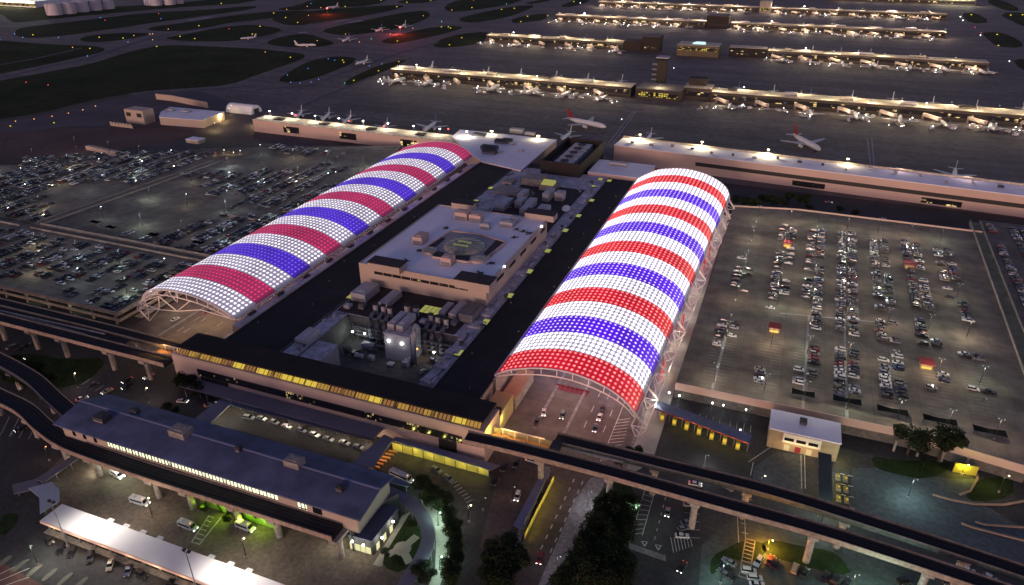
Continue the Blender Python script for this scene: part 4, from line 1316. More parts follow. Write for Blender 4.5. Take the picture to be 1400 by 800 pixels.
lift(guideway('people_mover_guideway', 'curved people mover guideway along the front of the blue roofed station', cr(p0), 6.2, 7, [(-237, 135.4), (-219, 134), (-189, 133.4), (-173.5, 133.4), (-153, 133.6), (-136.5, 133.8), (-112, 134), (-262, 142), (-290, 146.6)]), .975, lambda z: z + 4.2 if z > 3 else z)
lift(guideway('people_mover_guideway', 'straight people mover guideway running into the rear of the blue roofed station', cr([(-420, 176), (-340, 169), (-290, 161.5), (-262, 153), (-240, 146)]), 6.0, 7, [(-300, 163), (-270, 156)], parapet_m=conc_d), .975, lambda z: z + 4.2 if z > 3 else z)

# ------------------------------------------------------------------ blue roofed station
t = thing('station_building', 'long station building with a dark blue metal roof and lit windows', 'building', (-172, 137, 0))
x0, x1, y0, y1 = -240, -104.5, 137.2, 159
mb = MB()
ym = (y0 + y1) / 2 + 1
yy0, yy1 = 136.4, 158.5
vs = [(x0, yy0, 12.2), (x1, yy0, 12.2), (x1, ym, 14.2), (x0, ym, 14.2), (x1, yy1, 12.2), (x0 + 4, yy1, 12.2)]
mb.add(vs + [(v[0], v[1], v[2] - .6) for v in vs], [(0, 1, 2, 3), (3, 2, 4, 5), (0, 6, 7, 1), (1, 7, 8, 2), (2, 8, 10, 4), (4, 10, 11, 5), (5, 11, 9, 3), (3, 9, 6, 0), (6, 9, 8, 7), (9, 11, 10, 8)])
mb.build('roof', blueroof, t)
mb = MB(); mb.bar((x0, ym, 14.3), (x1, ym, 14.3), .7, .25); mb.build('ridge_cap', mat('ridge_metal', (.2, .21, .34), var=.1), t)
mb = MB(); mb.box(-236, -106, 137.0, 157, 6.2, 11.5); mb.build('wall', beige, t)
for i in range(25):
    xx = -213 + i * 3.05
    mb = MB(); mb.box(xx, xx + 2.7, 136.8, 136.96, 8.9, 11.4); mb.build('window', W_stn, t)
for i in range(3):
    xx = -231 + i * 5.4
    mb = MB(); mb.box(xx, xx + 1.4, 136.8, 136.96, 9.0, 11.2); mb.build('window', glass_d, t)
for xx in (-129, -123): 
    mb = MB(); mb.box(xx, xx + 3.5, 136.8, 136.96, 8.6, 11.2); mb.build('window', W_stn if xx < -125 else glass_d, t)
mb = MB(); mb.box(-236, -106, 137.3, 157, 5.2, 6.2); mb.build('platform_slab', conc, t)
mb = MB()
for i in range(13):
    mb.cyl(-232 + i * 10.2, 141, 0, 5.2, .7, 10); mb.cyl(-232 + i * 10.2, 155, 0, 5.2, .7, 10)
mb.build('column', conc, t)['kind'] = 'stuff'
mb = MB(); mb.box(-222, -205, 145, 156, 0.02, 5.19); mb.box(-200, -178, 150, 156, 0.02, 5.19); mb.box(-140, -124, 143, 156, 0.02, 5.19); mb.build('ground_floor_wall', conc, t)
lift(t, .976, lambda z: z + 4.0 if z > 4.9 else z)
for lab, u, v, w_, d_, h in [('dark square vent at the left of the blue roof', 140, 572, 5, 4, 1.6), ('tan plant box on the ridge of the blue roof', 248, 592, 7, 5, 2.2), ('tan plant box right of the centre of the blue roof', 403, 634, 6, 4, 2.2), ('small grey vent on the near slope of the blue roof', 327, 615, 2, 2, 1.6), ('small vent near the right end of the blue roof', 465, 668, 2.5, 2, 1), ('low vent on the far slope at the left', 185, 562, 3, 2, 1)]:
    p = P(u, v, 18.2); hvac_unit(lab, p.x, p.y, w_, d_, 17.3, h + .8, group=None, m=conc if 'tan' in lab else hvac_d)
# lamps under the station
for (u, v, z, c, e, m, nm) in [(134, 630, 4.3, (1, .95, .7), 420, E_white, 'leftmost'), (165, 640, 4.3, (.85, 1, .75), 420, E_green, 'second'), (195, 655, 3.5, (1, .9, .6), 120, E_warm, 'third'), (458, 732, 4.2, (1, .95, .75), 260, E_white, 'rightmost')]:
    p = P(u, v, z)
    tt = thing('soffit_lamp', 'bright lamp under the blue roofed station, %s' % nm, 'lamp', (p.x, p.y, 0))
    mb = MB(); mb.tube([(p.x, p.y, 0), (p.x, p.y, z)], .09, 5); mb.build('post', steel_g, tt)
    mb = MB(); mb.box(p.x - .4, p.x + .4, p.y - .4, p.y + .4, z + .01, z + .45); mb.build('lamp_head', m, tt)
    light((p.x, p.y - 1.4, z), c, e * 4, .3, tt)
# green lit garden wall under the station
t = thing('planted_wall', 'green lit wall with round arches under the station', 'wall', (-160, 141, 0))
a, b = P(264, 700, 0), P(374, 731, 0)
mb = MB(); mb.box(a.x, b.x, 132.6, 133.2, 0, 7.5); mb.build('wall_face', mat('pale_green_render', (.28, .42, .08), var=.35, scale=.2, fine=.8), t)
for i in range(2):
    cx = a.x + 6 + i * 9.5
    mb = MB(); mb.tube([(cx + 3.4 * cos(k * pi / 8), 132.1, 0.1 + 4.6 * sin(k * pi / 8)) for k in range(9)], .35, 6); mb.build('arch', blackm, t)
for i in range(4): light((a.x + 4 + i * 8, 129.6, 3.2), (.55, 1, .03), 900, .3, t)

# station right end: lower hall and entrance block
t = thing('entrance_hall', 'dark flat roofed entrance hall with lit glass beside the round garden', 'building', (-100, 140, 0))
pr = Z(350, 600, 4, [(500, 520), (632, 558), (775, 380), (690, 345)], 6.5)
mb = MB(); mb.prism(pr, 0, 6.1, hvac_d); mb.build('wall', None, t)
mb = MB(); cxx = sum((p.x for p in pr)) / 4; cyy = sum((p.y for p in pr)) / 4
mb.prism([(cxx + (p.x - cxx) * 1.03, cyy + (p.y - cyy) * 1.03) for p in pr], 6.1, 6.6); mb.build('roof', mat('slate_blue_roof', (.05, .06, .11), var=.2), t)
a, b, c_ = pr[0], pr[1], pr[2]
for (p, q, n, s0) in ((a, b, 4, .05), (b, c_, 3, .12)):
    d = (q - p); L = d.length; d.normalize(); nn = Vector((d.y, -d.x, 0)) * .12
    for i in range(n):
        s = L * (s0 + (1 - 2 * s0) * i / n); e = s + L * (1 - 2 * s0) / n * (.9 if n == 4 else .45)
        p1, p2 = p + d * s + nn, p + d * e + nn
        mb = MB(); mb.prism([p1, p2, p2 + nn * .5, p1 + nn * .5], .3, 3.2); mb.build('lit_glass', em('shop_glass_lit', (1, .95, .5), .8), t)
for (u, v) in ((483, 738), (498, 743), (520, 733), (535, 711)):
    p = P(u, v, 5.0); p = p + Vector((0, -.6, 0)) if u < 500 else p + Vector((.8, -.3, 0))
    mb = MB(); mb.box(p.x - .3, p.x + .3, p.y - .2, p.y + .2, 4.6, 5.1); mb.build('wall_lamp', E_white, t)
    light((p.x + (.3 if u > 500 else 0), p.y - .9, 4.7), (1, .97, .75), 420, .25, t)
t = thing('link_block', 'grey block joining the station end to the entrance hall', 'building', (-103, 150, 0))
pr = Z(350, 600, 4, [(655, 275), (780, 300), (690, 345), (520, 520), (500, 480), (640, 300)], 8)
mb = MB(); mb.prism(pr, 0, 7.7, hvac_d); mb.build('wall', None, t); mb = MB(); mb.prism(pr, 7.7, 8.0); mb.build('roof', mat('mid_grey_roof', (.1, .1, .13), var=.2), t)
# curved covered walkway
pts = Z(350, 600, 4, [(700, 275), (800, 320), (880, 380), (935, 470), (940, 560), (900, 660), (830, 770), (780, 860)], 4)
t = thing('covered_walkway', 'curving grey roofed walkway around the round garden', 'walkway', (pts[3].x, pts[3].y, 0))
mb = MB(); ribbon(mb, cr(pts), 4.6, 3.7, 4.0); mb.build('roof', mat('walkway_roof', (.17, .16, .19), var=.15), t)
mb = MB()
cc = cr(pts)
for k in range(0, len(cc) - 1, 3):
    d = (cc[k + 1] - cc[k]).normalized(); n = Vector((-d.y, d.x, 0))
    for s in (2, -2): q = cc[k] + n * s; mb.cyl(q.x, q.y, 0, 3.7, .12, 6)
mb.build('post', steel_g, t)['kind'] = 'stuff'
for k in range(6, len(cc) - 1, 9):
    d = (cc[k + 1] - cc[k]).normalized(); n = Vector((-d.y, d.x, 0)); q = cc[k] + n * 2.9
    light((q.x, q.y, 3.2), (.7, 1, .8), 420, .3, t)


def roofed(name, label, pts, z, th, m, legs, cat='canopy', leg_m=None, group=None, fascia=None):
    c = sum((Vector((p[0], p[1], 0)) for p in pts), Vector((0, 0, 0))) / len(pts)
    t = thing(name, label, cat, (c.x, c.y, 0), group)
    mb = MB(); mb.prism(pts, z - th, z, fascia or m, m); mb.build('roof', None, t)
    for (x, y) in legs: mb = MB(); mb.cyl(x, y, 0, z - th, .16, 8); mb.build('post', leg_m or steel_g, t)
    return t


# white lit shuttle shelter at the lower left
t = thing('shuttle_shelter', 'long brightly lit white roof shelter at the bottom left', 'shelter', (-160, 108, 0))
wx0, wx1, wy0, wy1 = -207.8, -97, 103.8, 111.8
mb = MB(); mb.prism([(wx0, wy0), (wx1, wy0), (wx1, wy1), (wx0, wy1)], 4.75, 5.1); mb.build('roof', mat('bright_white_membrane', (.8, .77, .74), var=.05, scale=.1), t)
mb = MB(); mb.box(wx0 - .05, wx1, wy0 - .35, wy0 - .01, 4.0, 5.05); mb.build('fascia', pinkc, t)
for xx in (-190, -160, -130): light((xx, 97.5, 7), (1, .85, .7), 900, .4, t)  # bare lights without fixtures, added to brighten the cars beside the shelter
for i in range(16):
    x = wx0 + 2 + i * 6.8
    mb = MB(); mb.cyl(x, wy0 + .6, 0, 4.75, .18, 8); mb.cyl(x, wy1 - .6, 0, 4.75, .18, 8); mb.build('post', steel_g, t)
for i in range(14):
    x = wx0 + 1.2 + i * 7.2
    mb = MB(); mb.box(x, x + 6.9, wy0 + 1.3, wy0 + 1.45, .1, 4.2); mb.build('glass_screen', W_dark, t)
mb = MB(); mb.box(wx0, wx1, wy0 - .6, wy1 + .6, 0.02, .16); mb.build('kerb_slab', conc, t)
for i in range(10):
    light((wx0 + 6 + i * 11, wy0 - 1.6, 3.6), (1, .72, .45), 260, .3, t)
for i, (a, b) in enumerate([(620, 425), (705, 455), (800, 485), (890, 520), (1180, 612), (1280, 655), (1380, 690)]):
    p = P(a / 4, 600 + b / 4, 4)
    mb = MB(); mb.prism([(p.x - 1.2, 111.95), (p.x + 1.6, 111.95), (p.x + 1.2, 113.9), (p.x - .8, 113.9)], 3.6, 3.75)
    o = mb.build('side_awning', mat('frosted_awning', (.6, .6, .58), var=.1), t)
for i, (u, v) in enumerate([(92, 684), (275, 748)]):
    p = P(u, v, 16); x = p.x; y = wy0 - 2
    tt = thing('floodlight_mast', 'tall floodlight mast over the white shelter roof, %s one' % ['left', 'right'][i], 'mast', (x, y, 0), 'floodlight masts at the white shelter')
    mb = MB(); mb.tube([(x, y, 0), (x, y, 19)], [.22, .12], 8); mb.build('pole', steel_g, tt)
    mb = MB(); mb.cyl(x, y, 0, .9, .55, 10); mb.build('footing', conc, tt)
    mb = MB(); mb.bar((x - 1.1, y, 19.1), (x + 1.1, y, 19.1), .18); mb.build('crossarm', steel_g, tt)
    for s in (-1, 1):
        mb = MB(); mb.box(x + s * .9 - .45, x + s * .9 + .45, y - .1, y + .7, 19.2, 19.8); mb.build('lamp_housing', blackm, tt)
    light((x + 6, wy0 + 5, 17.5), (1, .93, .86), 15000, .5, tt, spot=150, aim=(.25, 0, -1), name='flood_lamp')
# small pale canopies at its left end
roofed('pale_canopy', 'pale grey angular canopy at the left end of the white shelter', Z(0, 600, 4, [(155, 270), (280, 235), (325, 275), (325, 340), (218, 410), (215, 320)], 4.6), 4.6, .3, mat('pale_blue_roof', (.42, .46, .5), var=.08), [(p.x, p.y) for p in Z(0, 600, 4, [(220, 300), (300, 280), (300, 330), (240, 370)], 4.6)])
roofed('walkway_canopy', 'narrow grey walkway canopy leading back under the guideway at the left', Z(0, 600, 4, [(190, 222), (240, 235), (470, 80), (420, 75)], 4.2), 4.2, .3, mat('walkway_roof', (0, 0, 0)), [(p.x, p.y) for p in Z(0, 600, 4, [(220, 222), (300, 175), (380, 120), (440, 85)], 4.2)], cat='canopy')
roofed('ribbed_canopy', 'low ribbed grey canopy at the far left of the white shelter', Z(0, 600, 4, [(65, 250), (190, 220), (220, 250), (150, 285), (75, 300)], 3.6), 3.6, .3, mat('walkway_roof', (0, 0, 0)), [(p.x, p.y) for p in Z(0, 600, 4, [(90, 270), (180, 240)], 3.6)])
light((P(78, 652, 3.0).x, P(78, 652, 3).y, 3), (.7, 1, .85), 100, .3, name='canopy_lamp')
# taxi rank canopies between the station and the front building
blue_c = mat('blue_grey_canopy', (.16, .17, .25), var=.12, scale=.2)
t1 = roofed('taxi_canopy', 'long blue grey canopy behind the row of white cars', [P(325, 543, 4.5), P(515, 589, 4.5), P(507, 601, 4.5), P(315, 554, 4.5)], 4.5, .35, blue_c, [(P(325 + i * 22, 553 + i * 5.2, 4.5).x, P(325 + i * 22, 551 + i * 5.2, 4.5).y) for i in range(9)])
roofed('taxi_canopy', 'sloping grey canopy at the left end of the taxi rank', [P(265, 573, 4.5), P(308, 540, 4.5), P(318, 544, 4.5), P(316, 552, 4.5), P(283, 583, 4.5)], 4.5, .35, mat('taxi_roof_grey', (.22, .21, .25), var=.12), [(P(272, 572, 4.5).x, P(272, 572, 4.5).y), (P(308, 546, 4.5).x, P(308, 546, 4.5).y)])
roofed('taxi_canopy', 'sloping grey canopy at the right end of the taxi rank', [P(482, 632, 4.5), P(525, 594, 4.5), P(538, 600, 4.5), P(510, 640, 4.5)], 4.5, .35, mat('taxi_roof_grey', (0, 0, 0)), [(P(488, 628, 4.5).x, P(488, 628, 4.5).y), (P(528, 598, 4.5).x, P(528, 598, 4.5).y)])
t2 = roofed('wall_canopy', 'upper pinkish canopy roof along the foot of the front building', [(-222, 179.6), (-126, 179.6), (-126, 186.6), (-222, 186.6)], 6.0, .5, mat('mauve_roof', (.2, .17, .2), var=.15), [(-220 + i * 11.7, 180.4) for i in range(9)])
p = roofed('walkway_canopy', 'blue grey canopy over the yellow lit footway at the front building', [P(536, 602, 4.5), P(541, 597, 4.5), P(683, 636, 4.5), P(670, 643, 4.5)], 4.5, .4, blue_c, [(P(548 + i * 15, 604 + i * 4.4, 4.5).x, P(548 + i * 15, 604 + i * 4.4, 4.5).y) for i in range(9)])
a, b = P(535, 607, 3.6), P(668, 643, 3.6)
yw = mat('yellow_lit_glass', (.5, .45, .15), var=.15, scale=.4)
for i in range(9):
    q0, q1 = a.lerp(b, i / 9), a.lerp(b, (i + .92) / 9)
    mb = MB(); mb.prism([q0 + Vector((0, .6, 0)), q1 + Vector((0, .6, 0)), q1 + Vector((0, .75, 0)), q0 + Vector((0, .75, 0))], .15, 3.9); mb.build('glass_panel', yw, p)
for i in range(6):
    q = a.lerp(b, (i + .5) / 6); light((q.x, q.y - 1.6, 3.2), (1, .88, .2), 330, .3, p)
for i in range(6):
    q = P(330 + i * 36, 552 + i * 8.6, 3.6); light((q.x, q.y - 2.6, 3.9), (1, .82, .55), 800, .3, t1)
for i in range(2): q = P(292 + i * 16, 560 + i * 6, 3.4); light((q.x + 2, q.y - 1, 3.4), (1, .95, .7), 500, .3, t1)
# orange lit ribbed ramp
t = thing('bicycle_rack', 'orange lit rack of slanted bars by the taxi canopy', 'rack', (P(520, 628).x, P(520, 628).y, 0))
for i in range(7):
    a, b = P(504 + i * 4.6, 640 - i * 4.0, .7), P(514 + i * 4.8, 643 - i * 4.2, .7)
    mb = MB(); mb.bar(a, b, .8, .25); mb.bar((b.x, b.y, 0), b, .15); mb.build('bar', mat('orange_plate', (.6, .3, .14), var=.1), t)
q = P(518, 630); light((q.x, q.y + .5, 3.4), (1, .5, .2), 500, .3, t)
t = thing('sign_pylon', 'small red lit sign pylon by the front building', 'sign', (P(552, 598).x, P(552, 598).y, 0))
q = P(552, 598, 3); mb = MB(); mb.box(q.x - 1, q.x + 1, q.y - .15, q.y + .15, 1.6, 4); mb.build('panel', em('sign_red', (.9, .03, .05), 1.1), t); mb = MB(); mb.cyl(q.x, q.y + .3, 0, 3.9, .12, 6); mb.build('post', steel_g, t)
t = roofed('bus_canopy', 'small bus stop canopy at the right end of the blue roofed station', Z(350, 600, 4, [(670, 195), (720, 190), (845, 245), (830, 262), (670, 222)], 4), 4, .3, blue_c, [(P(530, 652, 4).x, P(530, 652, 4).y), (P(555, 661, 4).x, P(555, 661, 4).y)])

# toll plaza canopy right, yellow lit
t = roofed('inspection_canopy', 'blue grey drive through canopy with yellow lit bays right of the right canopy', [(-29.3, 239.2), (8.6, 230.2), (9.2, 236), (-29.3, 245)], 5, .5, blueroof, [(-28 + i * 5.2, 240 - i * 1.24) for i in range(8)], fascia=redroof)
for i in range(7):
    x = -25.8 + i * 5.1; y = 237.4 - i * 1.22
    mb = MB(); mb.box(x - .8, x + .8, y + .8, y + 4.4, .15, 3.2, mat('yellow_booth', (.5, .38, .06), var=.1)); mb.build('booth', None, t)
    mb = MB(); mb.box(x - .6, x + .6, y + .66, y + .78, 1.2, 2.8); mb.build('booth_window', E_panel, t)
    if i > 0: light((x + 2.3, y - .4, 3.9), (1, .85, .08), 150, .25, t)
for i, (u, v) in enumerate([(915, 537), (929, 541), (974, 551), (989, 554), (1020, 560), (1012, 588)]):
    q = P(u, v, 3.5)
    tt = thing('bollard_lamp', 'small white post lamp in the bays behind the yellow lit canopy, %s from left' % od(i + 1), 'lamp', (q.x, q.y, 0), 'lamps in the bays behind the canopy')
    mb = MB(); mb.cyl(q.x, q.y, 0, 3.3, .08, 6); mb.build('post', steel_g, tt); mb = MB(); mb.box(q.x - .25, q.x + .25, q.y - .25, q.y + .25, 3.31, 3.7); mb.build('lamp_head', E_white, tt)
    light((q.x, q.y - .6, 3.3), (.85, 1, .95), 110, .2, tt)

t = thing('toll_office', 'small tan office with pale roof below the right parking deck', 'building', (28, 237, 0))
mb = MB(); mb.box(15.3, 40.4, 237.4, 250, 0, 8.6); mb.build('wall', mat('tan_brick', (.36, .27, .17), var=.15, scale=.5), t)
mb = MB(); mb.box(15.0, 40.7, 237.1, 250.3, 8.6, 9.1); mb.build('roof', whiteroof, t)
mb = MB(); mb.box(20.4, 34, 236.6, 237.39, 4.4, 8.6); mb.build('white_bay', mat('white_render', (.72, .66, .56), var=.08), t)
for i in range(3): mb = MB(); mb.box(21.0 + i * 4.3, 24.4 + i * 4.3, 236.5, 236.59, 5.4, 6.8); mb.build('window', glass_d, t)
for i in range(3): mb = MB(); mb.box(21.5 + i * 4, 23.5 + i * 4, 237.2, 237.38, .3, 2.8); mb.build('door', em('lit_doorway', (1, .75, .35), .7) if i != 1 else redroof, t)
for i in range(3): light((22.5 + i * 4.2, 235, 3.6), (1, .72, .35), 260, .25, t)
light((42.4, 238, 3.6), (1, .85, .2), 500, .25, t)
hvac_unit('grey vent box on the toll office roof', 27, 245, 2.6, 3, 9.1, 1.6, group=None, m=hvac_d)
t = roofed('gate_canopy', 'long dark green canopy over the car park gates', [(33, 203.6), (37.6, 203.6), (37.6, 232.5), (33, 232.5)], 6.6, .35, mat('green_grey_roof', (.05, .06, .055), var=.15), [(34, 205), (37, 205), (34, 213), (37, 213), (34, 222), (37, 222), (34, 231), (37, 231)])
light((40.2, 231, 4), (.8, 1, .85), 800, .3, t)
for i in range(4):
    light((39.2, 208 + i * 6.2, 3.4), (.95, .95, .2), 220, .3, t); light((31.2, 208 + i * 6.2, 3.6), (1, .8, .5), 130, .3, t)
for i in range(8):
    r, c_ = divmod(i, 2)
    x, y = 41 + c_ * 2.6, 211 + r * 5.8
    tt = thing('ticket_booth', 'yellow ticket machine at the car park gates, %s lane row, %s' % (od(r + 1), ['left', 'right'][c_]), 'ticket machine', (x, y, 0), 'ticket machines at the car park gates')
    mb = MB(); mb.box(x - .35, x + .35, y - .5, y + .5, .15, 1.7); mb.build('cabinet', mat('booth_yellow', (.22, .17, .03), var=.1), tt)
    mb = MB(); mb.box(x - .25, x + .25, y - .6, y - .51, .9, 1.5); mb.build('screen', E_panel, tt)
    mb = MB(); mb.box(x - .8, x + .8, y - 1.6, y + 1.9, .02, .15); mb.build('island', conc, tt)
    mb = MB(); mb.bar((x + .6, y + 1.4, 1), (x + 2.2, y + 1.4, 1.1), .12); mb.build('barrier_arm', steel_w, tt)
t = roofed('footway_canopy', 'narrow blue grey canopy with a yellow lit side by the main road', [P(742, 642, 3.6), P(753, 643, 3.6), P(712, 724, 3.6), P(702, 718, 3.6)], 3.6, .3, mat('mauve_blue_roof', (.2, .19, .27), var=.12), [(P(750 - i * 8, 648 + i * 15, 3.6).x, P(750 - i * 8, 648 + i * 15, 3.6).y) for i in range(6)])
a, b = P(754, 648, 3), P(713, 728, 3)
for i in range(9):
    q0, q1 = a.lerp(b, i / 9), a.lerp(b, (i + .9) / 9)
    mb = MB(); mb.prism([q0 + Vector((.9, 0, 0)), q1 + Vector((.9, 0, 0)), q1 + Vector((1.05, 0, 0)), q0 + Vector((1.05, 0, 0))], .15, 2.6); mb.build('screen_panel', yw, t)
for i in range(7):
    q = a.lerp(b, (i + .5) / 7); light((q.x + 2.1, q.y, 2.8), (1, .8, .08), 170, .3, t)
# kiosks with red roofs on the right deck
for i, (u, v, zz) in enumerate([(1058, 455, 0), (1266, 505, 0), (1076, 338, 0), (1243, 368, 0)]):
    q = P(u, v, 7)
    t = thing('stair_kiosk', ['red roofed stair kiosk with a yellow lit base at the left of the right deck', 'red roofed stair kiosk in the middle right of the right deck', 'red roofed lit kiosk at the far left row of the right deck', 'red roofed lit kiosk at the far right row of the right deck'][i], 'kiosk', (q.x, q.y, 7), 'red roofed kiosks on the right deck')
    mb = MB(); mb.box(q.x - 2.3, q.x + 2.3, q.y, q.y + 4.5, 7.0, 9.6); mb.build('wall', mat('kiosk_wall', (.4, .28, .18), var=.1), t)
    mb = MB(); mb.box(q.x - 2.9, q.x + 2.9, q.y - .6, q.y + 5, 9.6, 10.0); mb.build('roof', redroof, t)
    mb = MB(); mb.box(q.x - 1.9, q.x + 1.9, q.y - .1, q.y - .01, 7.3, 8.2); mb.build('lit_opening', em('kiosk_lit', (1, .6, .08), 1.2), t)
    light((q.x, q.y - 1.2, 8.6), (1, .6, .15), 70, .3, t)
# dark shade sails
SH = [(1098, 538, 7.2, 'right'), (1158, 548, 8.6, 'right'), (1220, 562, 9, 'right'), (1285, 575, 9.5, 'right'), (1353, 590, 9, 'right'), (130, 304, 6, 'left'), (152, 311, 6, 'left'), (210, 321, 6, 'left'), (271, 332, 6, 'left')]
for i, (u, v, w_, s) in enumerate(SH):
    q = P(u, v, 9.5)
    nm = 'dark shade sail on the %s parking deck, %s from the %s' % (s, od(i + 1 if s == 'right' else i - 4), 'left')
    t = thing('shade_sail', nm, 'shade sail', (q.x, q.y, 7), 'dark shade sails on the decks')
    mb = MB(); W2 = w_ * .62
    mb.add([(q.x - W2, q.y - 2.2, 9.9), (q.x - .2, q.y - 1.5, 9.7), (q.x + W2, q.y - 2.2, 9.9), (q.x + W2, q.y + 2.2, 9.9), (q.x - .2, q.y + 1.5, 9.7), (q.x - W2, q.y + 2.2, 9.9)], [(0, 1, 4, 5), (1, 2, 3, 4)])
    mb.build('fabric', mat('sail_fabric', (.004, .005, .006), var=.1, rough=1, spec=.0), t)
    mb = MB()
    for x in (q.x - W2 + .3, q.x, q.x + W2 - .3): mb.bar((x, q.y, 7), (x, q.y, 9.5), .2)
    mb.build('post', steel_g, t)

# ------------------------------------------------------------------ cars
CC = {'white': (.6, .6, .6), 'silver': (.19, .195, .21), 'grey': (.07, .07, .075), 'black': (.012, .012, .014), 'dark blue': (.02, .035, .09), 'dark red': (.16, .012, .014), 'beige': (.32, .27, .19), 'dark green': (.02, .05, .035)}
CM = {k: mat('car_paint_' + k.replace(' ', '_'), v, rough=.35, var=0, coat=.35) for k, v in CC.items()}
cg = mat('car_glass', (.01, .012, .015), rough=.05, var=0)
PROF = {  # body outline (x, z) and cabin (x0,x1 bottom, x0,x1 top, z0, z1), length along x
    'sedan': ([(-2.35, .35), (-2.35, .78), (-2.2, .95), (-1.35, 1.0), (1.0, .97), (2.15, .78), (2.35, .6), (2.35, .35)], (-1.75, 1.15, -1.05, .35, .96, 1.42), 1.8),
    'suv': ([(-2.35, .42), (-2.38, .9), (-2.3, 1.1), (1.1, 1.1), (2.2, .98), (2.35, .75), (2.35, .42)], (-2.28, 1.25, -2.0, .5, 1.08, 1.72), 1.9),
    'pickup': ([(-2.8, .5), (-2.8, 1.05), (-.8, 1.05), (1.3, 1.1), (2.6, 1.0), (2.75, .75), (2.75, .5)], (-.9, 1.45, -.65, .75, 1.05, 1.78), 1.95),
    'hatchback': ([(-1.95, .35), (-2.0, .85), (-1.9, 1.0), (.9, .98), (1.95, .78), (2.1, .6), (2.1, .35)], (-1.9, 1.1, -1.5, .3, .96, 1.46), 1.75),
}
_cm = {}


def car_parts(kind, paint, near):
    key = (kind, paint, near)
    if key in _cm: return _cm[key]
    prof, cab, wd = PROF[kind]
    hw = wd / 2
    mb = MB()
    n = len(prof)
    tum = lambda z: hw * (1 - max(0, z - .75) * .12)
    vs = [(x, -tum(z), z) for x, z in prof] + [(x, tum(z), z) for x, z in prof]
    fs = [tuple(range(n)), tuple(range(n, 2 * n))[::-1]] + [(i, n + i, n + (i + 1) % n, (i + 1) % n) for i in range(n)]
    mb.add(vs, fs, CM[paint])
    # painted roof
    a0, a1, b0, b1, z0, z1 = cab
    rw = hw * .74
    mb.add([(b0, -rw, z1), (b1, -rw, z1), (b1, rw, z1), (b0, rw, z1), (b0 + .1, -rw * .95, z1 + .06), (b1 - .1, -rw * .95, z1 + .06), (b1 - .1, rw * .95, z1 + .06), (b0 + .1, rw * .95, z1 + .06)],
           [(4, 5, 6, 7), (0, 1, 5, 4), (1, 2, 6, 5), (2, 3, 7, 6), (3, 0, 4, 7)], CM[paint])
    gb = mb if not near else MB()
    gb.add([(a0, -hw * .9, z0), (a1, -hw * .9, z0), (a1, hw * .9, z0), (a0, hw * .9, z0), (b0, -rw, z1 - .004), (b1, -rw, z1 - .004), (b1, rw, z1 - .004), (b0, rw, z1 - .004)],
           [(0, 1, 5, 4), (1, 2, 6, 5), (2, 3, 7, 6), (3, 0, 4, 7)], cg)
    wb = mb if not near else MB()
    for x in (-1.4, 1.4):
        for y in (-hw + .05, hw - .05):
            wb2 = mb if near < 2 else MB()
            wb2.tube([(x, y - .11, .33), (x, y + .11, .33)], .33, 6 if near < 2 else 14, tyre)
            if near == 2: wb2.tube([(x, y - .125 if y < 0 else y + .125, .33), (x, y - .13 if y < 0 else y + .13, .33)], .2, 10, hvac); _cm.setdefault((kind, near, 'w'), []).append(wb2.mesh('wheel'))
    tailm = mat('tail_lens', (.2, .01, .01), var=0, rough=.2, emit=(1, .05, .03), es=.05)
    headm = mat('head_lens', (.6, .6, .6), var=0, rough=.1)
    if near < 2:
        for y in (-hw * .7, hw * .7):
            mb.add([(-2.37 if kind != 'pickup' else -2.81, y - .2, .7), (-2.37 if kind != 'pickup' else -2.81, y + .2, .7), (-2.37 if kind != 'pickup' else -2.81, y + .2, .85), (-2.37 if kind != 'pickup' else -2.81, y - .2, .85)], [(0, 3, 2, 1)], tailm)
    body = mb.mesh('car_body')
    glass = gb.mesh('window') if near else None
    _cm[key] = (body, glass)
    return _cm[key]


def driving_lights(t, kind, on):
    L_ = max(x for x, z in PROF[kind][0])
    hw = PROF[kind][2] / 2
    for s in (-1, 1):
        mb = MB(); mb.box(L_ - .02, L_ + .04, s * hw * .68 - .2, s * hw * .68 + .2, .56, .76)
        o = local('headlight', mb.mesh('headlight', em('headlight_on', (1, .95, .85), 6) if on else mat('head_lens', (.6, .6, .6))), t)
        mb = MB(); mb.box(-L_ - .06, -L_ + .0, s * hw * .68 - .2, s * hw * .68 + .2, .66, .86)
        local('tail_light', mb.mesh('tail_light', em('taillight_on', (1, .06, .03), 3) if on else mat('tail_lens', (.2, .01, .01))), t)


def car(x, y, z, rz, kind, paint, label, group, near=1):
    if near == 0: return None
    body, glass = car_parts(kind, paint, near)
    o = bpy.data.objects.new('parked_car', body)
    col.objects.link(o)
    o.location = (x, y, z); o.rotation_euler = (0, 0, rz)
    tag(o, label, 'car', group)
    local('window', glass, o)
    if near == 2:
        for m in _cm[(kind, 2, 'w')][:4]: local('wheel', m, o)
    return o


KW = ['sedan'] * 9 + ['suv'] * 8 + ['hatchback'] * 3 + ['pickup'] * 2
PW = ['white'] * 9 + ['silver'] * 6 + ['grey'] * 6 + ['black'] * 13 + ['dark blue'] * 2 + ['dark red'] * 2 + ['beige'] * 1 + ['dark green'] * 1
allcars = []   # (dist, x, y, z, rz, kind, paint, label, group)


def park(x, y, z, rz, label, group):
    k, p = random.choice(KW), random.choice(PW)
    rz += random.uniform(-.03, .03) + (pi if random.random() < .5 else 0)
    x += random.uniform(-.25, .25)
    d = (Vector((x, y, z)) - Vector((0, 0, CH))).length
    allcars.append((d, x, y, z, rz, k, p, '%s %s %s' % (p, k, label), group))


def vof(x, y, z):
    q = RW.transposed() @ (Vector((x, y, z)) - Vector((0, 0, CH)))
    return 700 + F * q.x / -q.z, 400 - F * q.y / -q.z


